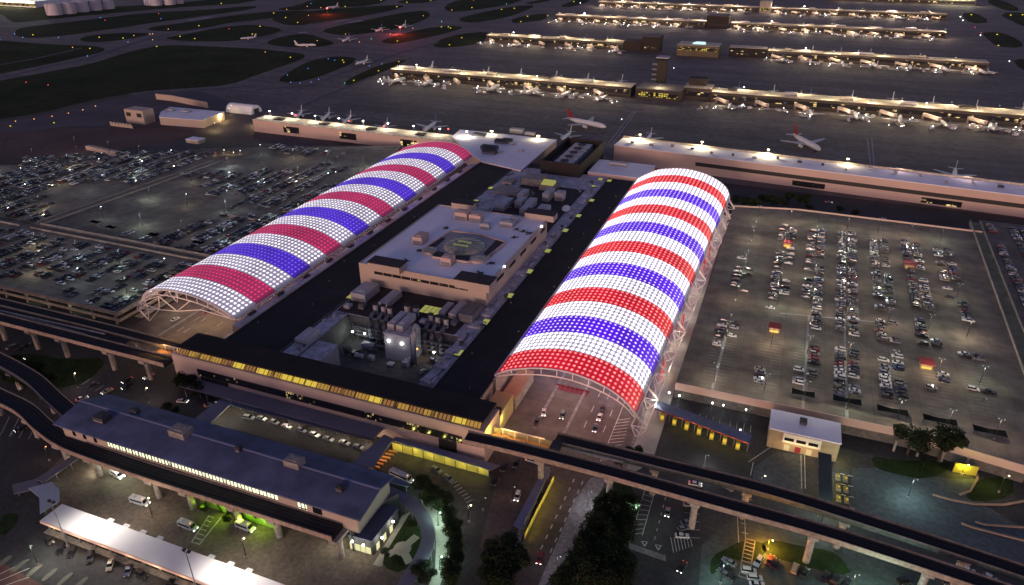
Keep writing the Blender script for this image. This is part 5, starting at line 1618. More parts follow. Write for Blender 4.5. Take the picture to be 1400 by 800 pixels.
# right deck: seven double rows; ranges are picture heights where the row is filled: (v_far, v_near, share)
ROWS = {0: [(-9.0, 262, -4.8, 484), [(350, 405, .25), (420, 440, .3), (445, 475, .6)], [(352, 400, .3), (440, 470, .5)]],
        1: [(11.6, 262, 15.2, 474), [(308, 330, .8), (345, 368, .7), (372, 400, .8), (402, 425, .8), (435, 442, .8), (500, 525, .6)], [(308, 335, .8), (340, 405, .55)]],
        2: [(27.1, 262, 32.6, 474), [(316, 360, .85), (370, 425, .5), (505, 528, .9)], [(316, 352, .95), (362, 418, .95), (418, 452, .95), (476, 500, .95), (505, 533, .75)]],
        3: [(43.6, 262, 50.2, 474), [(319, 362, .95), (366, 455, .95), (478, 545, .95)], [(319, 362, .95), (368, 412, .9), (418, 460, .8), (478, 545, .9)]],
        4: [(61.9, 262, 68.2, 474), [(326, 366, .95), (373, 425, .9), (438, 468, .9), (490, 545, .9)], [(328, 366, .9), (376, 425, .85), (440, 446, .9), (464, 472, .9), (488, 545, .85)]],
        5: [(79.4, 262, 86.3, 474), [(330, 372, .85), (380, 425, .8), (438, 462, .8), (470, 485, .4), (500, 508, .9), (530, 545, .5)], [(334, 370, .8), (382, 425, .75), (465, 475, .9), (506, 525, .8)]],
        6: [(95.4, 262, 103.6, 474), [(340, 356, .8), (360, 385, .8), (390, 398, .6), (400, 408, .5), (482, 490, .9), (530, 536, .9)], [(342, 350, .8), (362, 385, .7), (415, 442, .8), (486, 494, .9), (530, 538, .5)]]}
for r, (ln, left, right) in ROWS.items():
    xa, ya, xb, yb = ln
    for side, rg, s in (('left', left, -1), ('right', right, 1)):
        y = ya; k = 0
        while y < yb:
            k += 1
            x = xa + (xb - xa) * (y - ya) / (yb - ya) + s * 2.9
            u, v = vof(x, y, 7)
            sh = 0
            for a, b, q in rg:
                if a <= v <= b: sh = q
            if random.random() < sh and not (r == 1 and 1050 < u < 1068 and 438 < v < 462) and not (r == 5 and 1255 < u < 1277 and 480 < v < 512):
                park(x, y, 7, rad(-2), 'on the %s side of the %s row, right deck, %s space back' % (side, od(r + 1), od(k)), 'cars parked on the right deck')
            y += 2.75
# far right lot
for r in range(7):
    xa = 131.5 + r * 5.8 + ((r + 1) // 2) * 6.5
    for k in range(78):
        y = 300 + k * 2.75
        if noise.noise(Vector((xa * .05, y * .035, 3))) > -.45 and random.random() < .9:
            park(xa + (y - 300) * .03, y, 7, rad(-2), 'in the %s row beyond the ramp, far right, %s space back' % (od(r + 1), od(k + 1)), 'cars parked beyond the ramp')
# left decks: rows along the canopy direction
KEEP = []
for (nm, zone, x0, x1, y0, y1, dens, bias) in [('near left deck', 'A', -690, -300, 219, 279, .75, .12), ('left deck', 'B', -428, -304, 291, 505, .9, -.05), ('far left deck', 'C', -690, -450, 291, 480, .88, .16)]:
    nrow = 0
    x = x1 - 3
    while x > x0:
        nrow += 1
        for s in (0, 1):
            xx = x - s * 5.6
            for k in range(int((y1 - y0) / 2.75)):
                y = y0 + k * 2.75
                u, v = vof(xx, y, 7)
                if u < -20 or v < 195: continue
                if zone == 'C' and y > 470 - max(0, (-455 - xx)) * .55: continue
                if zone == 'B' and xx < -434: continue
                n = noise.noise(Vector((xx * .022, y * .02, 7.3))) + .35 * noise.noise(Vector((xx * .15, y * .1, 1)))
                b = bias
                if zone == 'B' and xx < -352 and y < 400: b = -.42
                if zone == 'B' and xx > -352: b = .22
                if n + b > 0 and random.random() < dens:
                    park(xx, y, 7, 0, '%s row from the left canopy, %s, %s space back' % (od(nrow * 2 - 1 + s), nm, od(k + 1)), 'cars parked on the ' + nm)
        x -= 17.2 if zone != 'A' else 16.4
allcars.sort(key=lambda c: c[0])
NIND = 262
for c in allcars[:NIND]:
    car(*c[1:], near=1)
# the rest, far away and past counting, as one mass
_low = {}
mb = MB()
for c in allcars[NIND:]:
    d, x, y, z, rz, k, p, lb, gr = c
    if (k, p) not in _low:
        prof, cab, wd = PROF[k]; hw = wd / 2; zt = prof[3][1]; L_ = prof[-1][0]; B_ = prof[0][0]
        a0, a1, b0, b1, z0, z1 = cab
        q = MB()
        q.add([(B_, -hw, .4), (L_, -hw, .4), (L_, hw, .4), (B_, hw, .4), (B_, -hw * .95, zt), (a1, -hw * .95, zt), (L_, -hw * .95, zt * .75), (L_, hw * .95, zt * .75), (a1, hw * .95, zt), (B_, hw * .95, zt)],
              [(0, 1, 6, 5, 4), (1, 2, 7, 6), (2, 3, 9, 8, 7), (3, 0, 4, 9), (4, 5, 8, 9), (5, 6, 7, 8)], CM[p])
        rw = hw * .74
        q.add([(a0, -hw * .88, zt + .003), (a1, -hw * .88, zt + .003), (a1, hw * .88, zt + .003), (a0, hw * .88, zt + .003), (b0, -rw, z1), (b1, -rw, z1), (b1, rw, z1), (b0, rw, z1)], [(0, 1, 5, 4), (1, 2, 6, 5), (2, 3, 7, 6), (3, 0, 4, 7)], cg)
        q.add([(b0, -rw, z1), (b1, -rw, z1), (b1, rw, z1), (b0, rw, z1)], [(0, 1, 2, 3)], CM[p])
        _low[(k, p)] = q
    q = _low[(k, p)]
    cs, sn = cos(rz), sin(rz)
    base = len(mb.v)
    mb.v += [(x + a * cs - b * sn, y + a * sn + b * cs, z + c3) for a, b, c3 in q.v]
    mb.f += [tuple(base + i for i in f) for f in q.f]
    mb.m += [mb.mi(q.ms[i]) for i in q.m]
o = mb.build('parked_cars_far')
tag(o, 'hundreds of small parked cars filling the far rows of the decks', 'parked cars', kind='stuff')
print('cars', len(allcars))

# cars on roads and near lots: (u, v tail) -> (u, v nose)
NC_ = [((718, 688), (702, 690), 'white', 'suv', (711, 669), (705, 687), 'driving down the road left of the yellow lit canopy', 1)]
NEAR = [
    ('white', 'suv', (711, 668), (704, 689), 'driving toward the viewer beside the yellow lit footway canopy', 1),
    ('dark red', 'suv', (742, 752), (735, 775), 'alone on the main road at the bottom', 1),
    ('white', 'sedan', (744, 558), (743, 570), 'driving toward the viewer under the right canopy mouth, leftmost', 1),
    ('black', 'suv', (771, 562), (767, 574), 'driving toward the viewer in the middle of the right canopy mouth', 1),
    ('black', 'sedan', (736, 572), (732, 581), 'at the kerb behind the platform under the right canopy', 0),
    ('white', 'sedan', (822, 564), (817, 577), 'second of three in a line under the right canopy', 1),
    ('black', 'sedan', (825, 553), (822, 564), 'rear of three in a line under the right canopy', 0),
    ('dark blue', 'sedan', (815, 580), (812, 591), 'front of three in a line under the right canopy', 1),
    ('silver', 'hatchback', (914, 692), (911, 709), 'driving toward the viewer left of the brown kerb strip', 1),
    ('silver', 'sedan', (936, 689), (950, 691), 'topmost in the small lot under the near guideway', 0),
    ('silver', 'sedan', (931, 716), (948, 712), 'second in the slanted bays below the near guideway', 0),
    ('silver', 'hatchback', (926, 724), (943, 720), 'third in the slanted bays below the near guideway', 0),
    ('white', 'sedan', (923, 732), (942, 733), 'nearest in the slanted bays below the near guideway', 0),
    ('black', 'sedan', (937, 768), (928, 783), 'leaving the small lot toward the viewer on the tan slab', 1),
    ('white', 'sedan', (942, 660), (959, 663), 'between the two right guideways, left one', 1),
    ('silver', 'hatchback', (988, 662), (1003, 671), 'between the two right guideways, right one', 0),
    ('white', 'suv', (1042, 760), (1032, 775), 'parked beside the sodium lamp lawn, topmost', 0),
    ('silver', 'sedan', (1006, 773), (988, 763), 'left of the ladder walkway near the orange lamp', 0),
    ('black', 'sedan', (1000, 781), (985, 772), 'second left of the ladder walkway near the orange lamp', 0),
    ('grey', 'sedan', (997, 789), (983, 779), 'third left of the ladder walkway near the orange lamp', 0),
    ('white', 'suv', (1014, 779), (1034, 782), 'right of the ladder walkway, upper', 0),
    ('white', 'suv', (1021, 789), (1043, 791), 'right of the ladder walkway, lower', 0),
    ('black', 'sedan', (1056, 778), (1064, 764), 'first in the row below the curved lawn', 0),
    ('beige', 'suv', (1083, 787), (1090, 768), 'second in the row below the curved lawn', 0),
    ('dark green', 'sedan', (1096, 790), (1105, 776), 'third in the row below the curved lawn', 0),
    ('black', 'sedan', (1124, 795), (1133, 781), 'fourth in the row below the curved lawn', 0),
    ('black', 'suv', (1137, 799), (1146, 785), 'fifth in the row below the curved lawn', 0),
    ('black', 'sedan', (1154, 803), (1162, 790), 'sixth in the row below the curved lawn', 0),
    ('dark red', 'sedan', (1050, 772), (1056, 759), 'between the white cars and the row below the lawn', 0), ('black', 'sedan', (1005, 792), (990, 783), 'fourth left of the ladder walkway near the orange lamp', 0), ('white', 'sedan', (1024, 798), (1046, 800), 'right of the ladder walkway, lowest', 0), ('grey', 'sedan', (1290, 795), (1306, 799), 'below the near guideway at the bottom right corner', 0),
    ('black', 'suv', (1228, 795), (1245, 792), 'alone in the dark lot at the bottom right', 0),
    ('white', 'hatchback', (1318, 777), (1328, 781), 'under the far guideway at the bottom right, left one', 0),
    ('white', 'hatchback', (1348, 787), (1360, 793), 'under the far guideway at the bottom right, right one', 0),
    ('black', 'sedan', (62, 733), (72, 745), 'leftmost in front of the white shelter', 0),
    ('black', 'suv', (86, 745), (80, 759), 'second in front of the white shelter', 0),
    ('black', 'sedan', (101, 748), (95, 762), 'third in front of the white shelter', 0),
    ('black', 'suv', (126, 752), (122, 772), 'fourth in front of the white shelter', 0),
    ('beige', 'sedan', (153, 764), (148, 781), 'fifth in front of the white shelter', 0),
    ('dark blue', 'sedan', (178, 772), (173, 788), 'sixth in front of the white shelter', 0),
    ('black', 'suv', (184, 779), (203, 791), 'seventh in front of the white shelter', 0),
    ('black', 'sedan', (235, 794), (228, 806), 'eighth in front of the white shelter', 0),
    ('silver', 'sedan', (591, 638), (603, 646), 'parked by the crosswalk near the yellow lit footway, upper', 0),
    ('silver', 'sedan', (608, 649), (619, 659), 'parked by the crosswalk near the yellow lit footway, lower', 0),
    ('black', 'sedan', (680, 652), (673, 664), 'stopped at the kerb below the end of the yellow lit footway', 0),
    ('black', 'suv', (691, 632), (686, 646), 'under the near guideway beside the yellow lit footway', 0),
    ('black', 'suv', (709, 628), (703, 641), 'under the near guideway above the driving white car', 0),
    ('white', 'sedan', (722, 628), (732, 631), 'half hidden under the near guideway', 1),
    ('black', 'sedan', (1360, 630), (1372, 634), 'on the service road at the far lower right', 0),
    # upper left crossing
    ('white', 'sedan', (210, 511), (196, 518), 'waiting at the junction left of the front building', 1),
    ('black', 'sedan', (180, 517), (168, 523), 'second in the queue at the left junction', 1),
    ('black', 'suv', (182, 525), (166, 532), 'third in the queue at the left junction', 1),
    ('beige', 'sedan', (155, 531), (138, 539), 'at the tail of the queue at the left junction', 1),
    ('black', 'sedan', (135, 524), (118, 530), 'alone on the hatched lane left of the junction', 0),
    ('white', 'sedan', (242, 548), (257, 549), 'on the curved road behind the blue roofed station', 1),
    ('silver', 'sedan', (280, 555), (295, 551), 'behind the blue roofed station near the taxi canopy', 1),
    ('silver', 'sedan', (106, 547), (118, 543), 'passing the far tip of the blue roof', 1),
    ('black', 'sedan', (19, 497), (33, 491), 'on the road below the left guideway', 1),
    ('black', 'suv', (38, 582), (20, 590), 'on the lower left road beside the hatched bays', 1),
    ('silver', 'sedan', (8, 478), (22, 470), 'under the left guideway, first of three', 0), ('black', 'sedan', (20, 480), (34, 474), 'under the left guideway, second of three', 0), ('black', 'suv', (30, 476), (42, 470), 'under the left guideway, third of three', 0),
    ('white', 'sedan', (232, 440), (247, 433), 'driving on the ramp road under the left canopy', 0),
    ('black', 'sedan', (278, 429), (290, 423), 'driving out from under the left canopy', 1),
    ('dark red', 'sedan', (506, 206), (512, 207), 'on the road behind the left canopy', 1),
    ('silver', 'sedan', (1128, 276), (1138, 277), 'on the road below the long pink concourse wall', 1),
    ('white', 'sedan', (1203, 299), (1211, 299), 'on the dark road behind the right deck, first', 0), ('white', 'sedan', (1252, 311), (1262, 311), 'on the dark road behind the right deck, second', 1), ('silver', 'sedan', (1250, 319), (1258, 320), 'on the dark road behind the right deck, third', 0),
]
for i, (u, v) in enumerate([(358, 572), (375, 577), (392, 583), (412, 588), (430, 594), (449, 600), (471, 605), (490, 611)]):
    NEAR.append(('white', 'sedan' if i not in (1, 3) else 'hatchback', (u - 8, v - 3), (u + 8, v + 3), 'in the lit taxi rank row, %s from the left' % od(i + 1), 0))
NEAR.append(('white', 'suv', (334, 570), (346, 572), 'at the head of the lit taxi rank row', 0))
NEAR.append(('black', 'suv', (480, 487), (490, 478), 'parked in the service yard', 0))
NEAR.append(('white', 'hatchback', (573, 512), (582, 503), 'parked at the right side of the service yard', 0))
for paint, kind, a, b, lb, on in NEAR:
    zz = 0.02
    if 'in the queue' in lb: zz = .02
    pa, pb = P(a[0], a[1], .6), P(b[0], b[1], .6)
    c_ = (pa + pb) / 2; d = pb - pa
    o = car(c_.x, c_.y, zz, math.atan2(d.y, d.x), kind, paint, '%s %s %s' % (paint, kind, lb), 'cars on the roads and small lots', near=2)
    driving_lights(o, kind, on)


# vans and bus
def van(x, y, rz, label, L_=6.6, W_=2.2, H_=2.7, bus=False):
    t = thing('shuttle_van', label, 'van', (x, y, .02), 'white shuttle vans', rz)
    mb = MB(); h = H_
    pr = [(-L_ / 2, .4), (-L_ / 2, h - .25), (-L_ / 2 + .2, h), (L_ / 2 - 1.9, h), (L_ / 2 - 1.5, h - .2), (L_ / 2 - .9, 1.35), (L_ / 2 - .1, 1.05), (L_ / 2, .4)]
    n = len(pr)
    tw = lambda z: W_ / 2 * (1 - max(0, z - 1.2) * .06)
    vs = [(a, -tw(b), b) for a, b in pr] + [(a, tw(b), b) for a, b in pr]
    mb.add(vs, [tuple(range(n)), tuple(range(n, 2 * n))[::-1]] + [(i, n + i, n + (i + 1) % n, (i + 1) % n) for i in range(n)], CM['white'])
    local('body', mb.mesh('body'), t)
    for s in (-1, 1):
        mb = MB(); ys = s * (tw(1.9) + .02)
        mb.prism([(-L_ / 2 + .5, ys - .02), (L_ / 2 - 1.75, ys - .02), (L_ / 2 - 1.75, ys + .02), (-L_ / 2 + .5, ys + .02)], 1.45, 2.2); local('side_window', mb.mesh('side_window', cg), t)
        for x_ in (-L_ / 2 + 1.3, L_ / 2 - 1.2):
            mb = MB(); mb.tube([(x_, s * (W_ / 2 - .2), .38), (x_, s * (W_ / 2 + .02), .38)], .38, 14); local('wheel', mb.mesh('wheel', tyre), t)
        mb = MB(); mb.box(L_ / 2 - .06, L_ / 2 + .05, s * W_ * .36 - .22, s * W_ * .36 + .22, .7, .95); local('headlight', mb.mesh('headlight', em('headlight_on', (1, .95, .85), 6)), t)
    mb = MB(); mb.add([(L_ / 2 - 1.44, -W_ * .43, h - .26), (L_ / 2 - .86, -W_ * .45, 1.4), (L_ / 2 - .86, W_ * .45, 1.4), (L_ / 2 - 1.44, W_ * .43, h - .26)], [(0, 1, 2, 3)]); local('windscreen', mb.mesh('windscreen', cg), t)
    mb = MB(); mb.box(L_ / 2 - 2.2, L_ / 2 - 1.95, -.25, .25, h, h + .12); local('roof_marker', mb.mesh('roof_marker', E_orange), t)
    mb = MB(); mb.box(-L_ / 4, -L_ / 4 + .9, -.5, .5, h, h + .18); local('roof_unit', mb.mesh('roof_unit', hvac), t)
    return t


for lb, a, b, L_ in [('white shuttle van driving alone on the forecourt below the guideway', (178, 682), (205, 690), 7.4), ('white shuttle minibus at the painted crosswalk of the forecourt', (243, 714), (271, 725), 7.2), ('white shuttle van below the green lit wall', (321, 715), (350, 726), 7.0), ('white delivery van under the station guideway', (156, 646), (166, 652), 6), ('blue and white bus leaving the station end', (536, 646), (562, 658), 10)]:
    pa, pb = P(*a, .8), P(*b, .8); d = pb - pa; c_ = (pa + pb) / 2
    van(c_.x, c_.y, math.atan2(d.y, d.x), lb, L_)


# ------------------------------------------------------------------ lamp masts
def lampmast(x, y, z, h, m, label, group, c=None, e=0, arms=2, name='lamp_mast'):
    t = thing(name, label, 'lamp post', (x, y, z), group)
    mb = MB(); mb.tube([(x, y, z), (x, y, z + h)], [.16, .09], 6); mb.build('pole', blackm, t)
    mb = MB(); mb.cyl(x, y, z, z + .8, .4, 8); mb.build('footing', conc, t)
    mb = MB()
    for s in ((-1, 1) if arms == 2 else (1,)): mb.bar((x, y, z + h), (x + s * 1.0, y, z + h), .1)
    mb.build('arm', blackm, t)
    for s in ((-1, 1) if arms == 2 else (1,)):
        mb = MB(); mb.box(x + s * 1.0 - .2, x + s * 1.0 + .2, y - .15, y + .15, z + h - .06, z + h + .12); mb.build('lamp_head', m, t)
    if e: light((x, y, z + h - 1.3), c, e, .4, t)
    return t


gr = ('lamp masts on the right deck')
k = 0
for r, (ln, _, __) in ROWS.items():
    xa, ya, xb, yb = ln
    for j, y in enumerate((264, 303, 345, 387, 430, 470)):
        x = xa + (xb - xa) * (y - ya) / (yb - ya)
        cc_ = [(1, .84, .6), (1, .95, .72), (1, .76, .52), (.9, 1, .74)][(r + j) % 4]
        lampmast(x, y, 7, 9.5, E_lot, 'lamp mast on the %s row line of the right deck, %s from the front' % (od(r + 1), od(j + 1)), gr, cc_, 2900 * (1.35 if (r * 3 + j) % 4 == 0 else .95), 2)
for j in range(12):
    y = 275 + j * 17; x = -9.0 + (y - 262) / 222 * 4.2
    q = MB(); q.cyl(x, y, 7, 7.9, .12, 6); o = thing('bollard', 'small lit bollard on the left row line of the right deck, %s from the front' % od(j + 1), 'bollard', (x, y, 7), 'lit bollards of the right deck')
    q.build('post', steel_g, o); q = MB(); q.box(x - .3, x + .3, y - .3, y + .3, 7.9, 8.3); q.build('lamp_head', E_lot, o)
n = 0
for i, x in enumerate((-310, -344, -378, -412, -470, -505, -540, -580)):
    for j, y in enumerate((235, 262, 310, 350, 390, 430, 470)):
        if x < -450 and y > 440: continue
        if y > 280 and -450 < x < -430: continue
        n += 1
        e = 2600 if (i + j) % 2 == 0 else 1100
        lampmast(x, y, 7, 9, [E_lot, E_cool, E_lot, E_lot][(i + j) % 4], 'lamp mast on the left decks, %s line from the canopy, %s from the front' % (od(i + 1), od(j + 1)), 'lamp masts on the left decks', [(.8, 1, .85), (1, .9, .6), (.75, .95, 1)][(i * 2 + j) % 3], e, 1)
for i, (u, v, h, m, c, e, lb) in enumerate([(1052, 738, 4.5, E_warm, (1, .45, .04), 2600, 'tall orange glowing lamp over the lawn at the bottom right'), (1170, 785, 8, E_white, (1, .95, .8), 350, 'white lamp at the tip of the curved lawn'), (1345, 545, 9, E_white, (.8, 1, .8), 0, 'white lamp over the front edge of the right deck, rightmost'), (805, 672, 7, E_white, (.9, .9, 1), 120, 'white street lamp beside the main road, upper'), (762, 760, 7, E_white, (1, .9, .9), 120, 'white street lamp beside the main road, lower'), (700, 665, 7, E_white, (1, .9, .8), 0, 'unlit lamp by the white driving car'),
                                     (965, 622, 6, E_white, (.9, 1, 1), 140, 'white lamp in front of the yellow lit bays'), (1042, 650, 6, E_warm, (1, .9, .6), 120, 'lamp at the left of the gate forecourt'), (1250, 655, 9, E_green, (.6, .9, .8), 500, 'tall lamp over the wide blue grey forecourt'), (1130, 690, 9, E_green, (.6, .9, .8), 500, 'tall lamp beside the gates forecourt'), (990, 770, 9, E_green, (.6, 1, .9), 400, 'tall lamp over the small lot at the bottom right'), (1200, 800, 9, E_green, (.5, 1, .8), 900, 'tall lamp over the dark lot at the very bottom right'),
                                     (1375, 650, 8, E_warm, (1, .8, .5), 250, 'lamp near the lit underpass at the right edge'), (1320, 635, 5, E_warm, (1, .9, .1), 420, 'yellow lamp in the underpass at the right'), (40, 745, 9, E_green, (.9, 1, .8), 900, 'lamp over the lower left road'), (200, 680, 9, E_warm, (1, .8, .55), 420, 'lamp over the forecourt behind the white shelter, left'), (330, 735, 9, E_warm, (1, .8, .55), 380, 'lamp over the forecourt behind the white shelter, right'), (60, 610, 7, E_orange, (1, .6, .4), 100, 'dim orange lamp at the lower left road'),
                                     (25, 530, 7, E_white, (1, .9, .8), 60, 'white lamp beside the left guideway, left of two'), (72, 545, 7, E_white, (1, .9, .8), 60, 'white lamp beside the left guideway, right of two'), (160, 551, 7, E_white, (1, .9, .8), 60, 'white lamp behind the blue roof tip'), (139, 547, 7, E_white, (1, .9, .8), 0, 'small lamp at the blue roof tip'), (198, 530, 8, E_warm, (1, .75, .6), 300, 'lamp over the left junction'), (100, 510, 8, E_warm, (1, .7, .6), 220, 'lamp on the road left of the junction'),
                                     (640, 690, 8, E_warm, (1, .8, .6), 250, 'lamp over the road left of the yellow lit footway'), (660, 680, 6, E_white, (1, .9, .9), 0, 'small pink lamp by the crosswalk'), (600, 760, 6, E_green, (.6, 1, .8), 300, 'green white lamp outside the curved walkway'), (598, 700, 6, E_green, (.6, 1, .8), 250, 'green white lamp at the top of the curved walkway'), (870, 690, 8, E_green, (.7, 1, .8), 250, 'lamp over the hatched lane')]):
    q = P(u, v, h)
    lampmast(q.x, q.y, 0, h, m if m in (E_warm, E_orange) or 'green white' in lb else E_lot, lb, 'street lamps', c, e * (9 if c[2] > c[0] or c == (.6, .9, .8) else 3.5), 1, 'street_lamp')
# service gantries shaped like ladders on the ground, red signs under the right canopy
for i in range(7):
    q = P(762 + i * 6.6, 529 + i * 1.5, .3)
    tt = thing('kerb_sign', 'small dark red sign in the row under the right canopy, %s from the left' % od(i + 1), 'sign', (q.x, q.y, 0), 'red signs under the right canopy')
    mb = MB(); mb.box(q.x - .9, q.x + .9, q.y - 1.5, q.y + 1.5, .02, .12); mb.build('plate', mat('red_plate', (.2, .02, .03), var=.2), tt); mb = MB(); mb.box(q.x - .95, q.x + .95, q.y + 1.51, q.y + 1.7, .02, .8); mb.build('upstand', mat('red_plate', (0, 0, 0)), tt)
g = MB()
for r, (ln, _, __) in ROWS.items():
    xa, ya, xb, yb = ln
    for s in (-1, 1):
        y = ya + 1.4
        while y < yb:
            if not (336 < y < 349):
                x = xa + (xb - xa) * (y - ya) / (yb - ya)
                g.sheet([(x + s * .3, y), (x + s * 5.4, y), (x + s * 5.4, y + .16), (x + s * .3, y + .16)], 7.006)
            y += 2.75
for x0_, x1_, y0_, y1_ in ((-428, -304, 291, 500), (-560, -300, 219, 279), (-560, -450, 291, 440)):
    x = x1_ - 3
    while x > x0_:
        y = y0_
        while y < y1_:
            g.sheet([(x - 8, y), (x + 2.4, y), (x + 2.4, y + .16), (x - 8, y + .16)], 7.006); y += 2.75
        x -= 17.2 if y0_ > 280 else 16.4
struct('bay_markings', g, mat('faded_bay_paint', (.30, .29, .27), var=.5, scale=.15))
g = MB()
xa, ya, xb, yb = ROWS[0][0]
g.sheet([(-9.5, 258), (-8.3, 258), (-7.6, 305), (-8.8, 305)], 7.010)
for r in (2, 3):
    xa, ya, xb, yb = ROWS[r][0]; g.sheet([(xa - .6, 258), (xa + .6, 258), (xa + 2, 340), (xa + 1, 340)], 7.010)
g.sheet([(15, 338), (60, 346), (60, 347.2), (15, 339.2)], 7.010)
struct('deck_strips', g, mat('pale_strip_paint', (.26, .26, .26), var=.4, scale=.2))

t = thing('underpass_wall', 'yellow lit wall of the underpass below the right deck edge', 'wall', (P(1318, 640).x, P(1318, 640).y, 0))
a, b = P(1302, 645), P(1334, 651)
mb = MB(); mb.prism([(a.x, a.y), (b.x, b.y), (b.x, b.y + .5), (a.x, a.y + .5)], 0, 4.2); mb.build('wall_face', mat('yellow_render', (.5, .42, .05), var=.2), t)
light(((a.x + b.x) / 2, a.y - 1.5, 3), (1, .9, .08), 110, .3, t)

t = thing('ladder_walkway', 'pale ladder patterned footway beside the orange lamp', 'footway', (P(1022, 760).x, P(1022, 760).y, 0))
a, b = P(1026, 738), P(1017, 790)
d = (b - a).normalized(); n = Vector((-d.y, d.x, 0)) * 1.5
mb = MB()
for s_ in (-1, 1): mb.prism([a + n * s_ - n * .1, b + n * s_ - n * .1, b + n * s_ + n * .1, a + n * s_ + n * .1], .03, .12)
mb.build('edge_strip', conc, t)
mb = MB()
for k in range(11):
    p = a.lerp(b, k / 10); mb.prism([p - n * .88 - d * .2, p - n * .88 + d * .2, p + n * .88 + d * .2, p + n * .88 - d * .2], .03, .11)
mb.build('rung', conc, t)
# ------------------------------------------------------------------ airfield buildings and concourses
def segbuild(name, label, A, B, depth, h, wall, roof, group=None, z0=0.0, band=None, cat='building', parapet=None):
    A, B = Vector((A[0], A[1], 0)), Vector((B[0], B[1], 0))
    d = (B - A).normalized(); n = Vector((-d.y, d.x, 0)) * depth
    t = thing(name, label, cat, ((A.x + B.x) / 2, A.y, 0), group)
    mb = MB(); mb.prism([A, B, B + n, A + n], z0, h - .5); mb.build('wall', wall, t)
    e = d * .3; s = n.normalized() * .3
    mb = MB(); mb.prism([A - e - s, B + e - s, B + e + n + s, A - e + n + s], h - .5, h); mb.build('roof', roof, t)
    if band:
        mat_, za, zb = band
        for side in (0, 1):
            q = -s * .5 if side == 0 else n + s * .5
            mb = MB(); o1, o2 = A + q + d * 2, B + q - d * 2
            w_ = s * .35
            mb.prism([o1 - w_, o2 - w_, o2 + w_, o1 + w_], za, zb); mb.build('window_band', mat_, t)
    return t, A, B, d, n


# near concourse wings
t, A, B, d, n = segbuild('concourse', 'long pink walled near concourse on the right of the right canopy', (-131, 582), (260, 553), 27, 15.5, pinkc, whiteroof, 'airport concourses', cat='concourse')
mb = MB()
for (s0, s1) in ((70, 392),): mb.prism([A + d * s0 - n * .004, A + d * s1 - n * .004, A + d * s1 - n * .014, A + d * s0 - n * .014], 6.6, 9.6)
mb.build('ribbon_window', blackm, t)
for s0, s1 in ((146, 170), (236, 262)):
    mb = MB(); mb.prism([A + d * s0 - n * .004, A + d * s1 - n * .004, A + d * s1 - n * .013, A + d * s0 - n * .013], 1.2, 5.2); mb.build('window', W_conc if s0 > 200 else W_dark, t)
mb = MB(); mb.prism([A + n * .93, B + n * .93, B + n * 1.0, A + n * 1.0], 15.55, 16.8); mb.build('rear_parapet', creamroof, t)
for i in range(22):
    q = A + d * (12 + i * 17) + n * random.uniform(.25, .7)
    if i < 20: hvac_unit('small vent on the roof of the long near concourse, %s from the left' % od(i + 1), q.x, q.y, random.uniform(1.5, 4), random.uniform(1.5, 3), 15.5, random.uniform(.8, 1.8), 'vents on the near concourse roof', m=random.choice([hvac, hvac_d, conc]))
for i, s in enumerate((14, 68, 122, 182)):
    q = A + d * s + n * 1.05
    tt = thing('apron_floodlight', 'bright floodlight at the rear edge of the right near concourse, %s from the left' % od(i + 1), 'floodlight', (q.x, q.y, 15), 'floodlights of the near concourses')
    mb = MB(); mb.tube([(q.x, q.y, 15), (q.x, q.y, 19)], .15, 6); mb.build('post', steel_g, tt); mb = MB(); mb.box(q.x - .9, q.x + .9, q.y - .4, q.y + .4, 19, 19.45); mb.build('lamp_bank', E_warm, tt)
    light((q.x, q.y - 4, 19.5), (1, .82, .45), 22000 if s < 150 else 7000, .5, tt)
for i in range(4):
    q = A + d * (220 + i * 45) + n * 1.1; light((q.x, q.y, 20), (1, .75, .7), 4500, .5, t)
# left near concourse
A0, B0 = P(348, 180), P(640, 218)
t, A, B, d, n = segbuild('concourse', 'pink walled near concourse behind the left canopy, with bright cream roof', (A0.x, A0.y), (B0.x - 10, B0.y + 8), 20, 12, pinkc, creamroof, 'airport concourses', cat='concourse')
for s0 in (36, 100, 165):
    mb = MB(); mb.prism([A + d * s0 - n * .005, A + d * (s0 + 18) - n * .005, A + d * (s0 + 18) - n * .018, A + d * s0 - n * .018], 3, 9); mb.build('window', W_conc, t)
for i in range(4):
    q = A + d * (25 + i * 52) + n * .5; hvac_unit('dark roof opening on the left near concourse, %s from the left' % od(i + 1), q.x, q.y, 9, 6, 12, 1.2, 'roof openings on the left near concourse', m=brown)
for i in range(9):
    q = A + d * (8 + i * 27) + n * .85
    tt = thing('apron_floodlight', 'floodlight on the cream roof of the left near concourse, %s from the left' % od(i + 1), 'floodlight', (q.x, q.y, 12), 'floodlights of the near concourses')
    mb = MB(); mb.tube([(q.x, q.y, 12), (q.x, q.y, 17)], .12, 6); mb.build('post', steel_g, tt); mb = MB(); mb.box(q.x - .6, q.x + .6, q.y - .4, q.y + .4, 17, 17.5); mb.build('lamp_head', E_white, tt)
    light((q.x, q.y - 2, 18), (1, .88, .66), 7500, .5, tt)
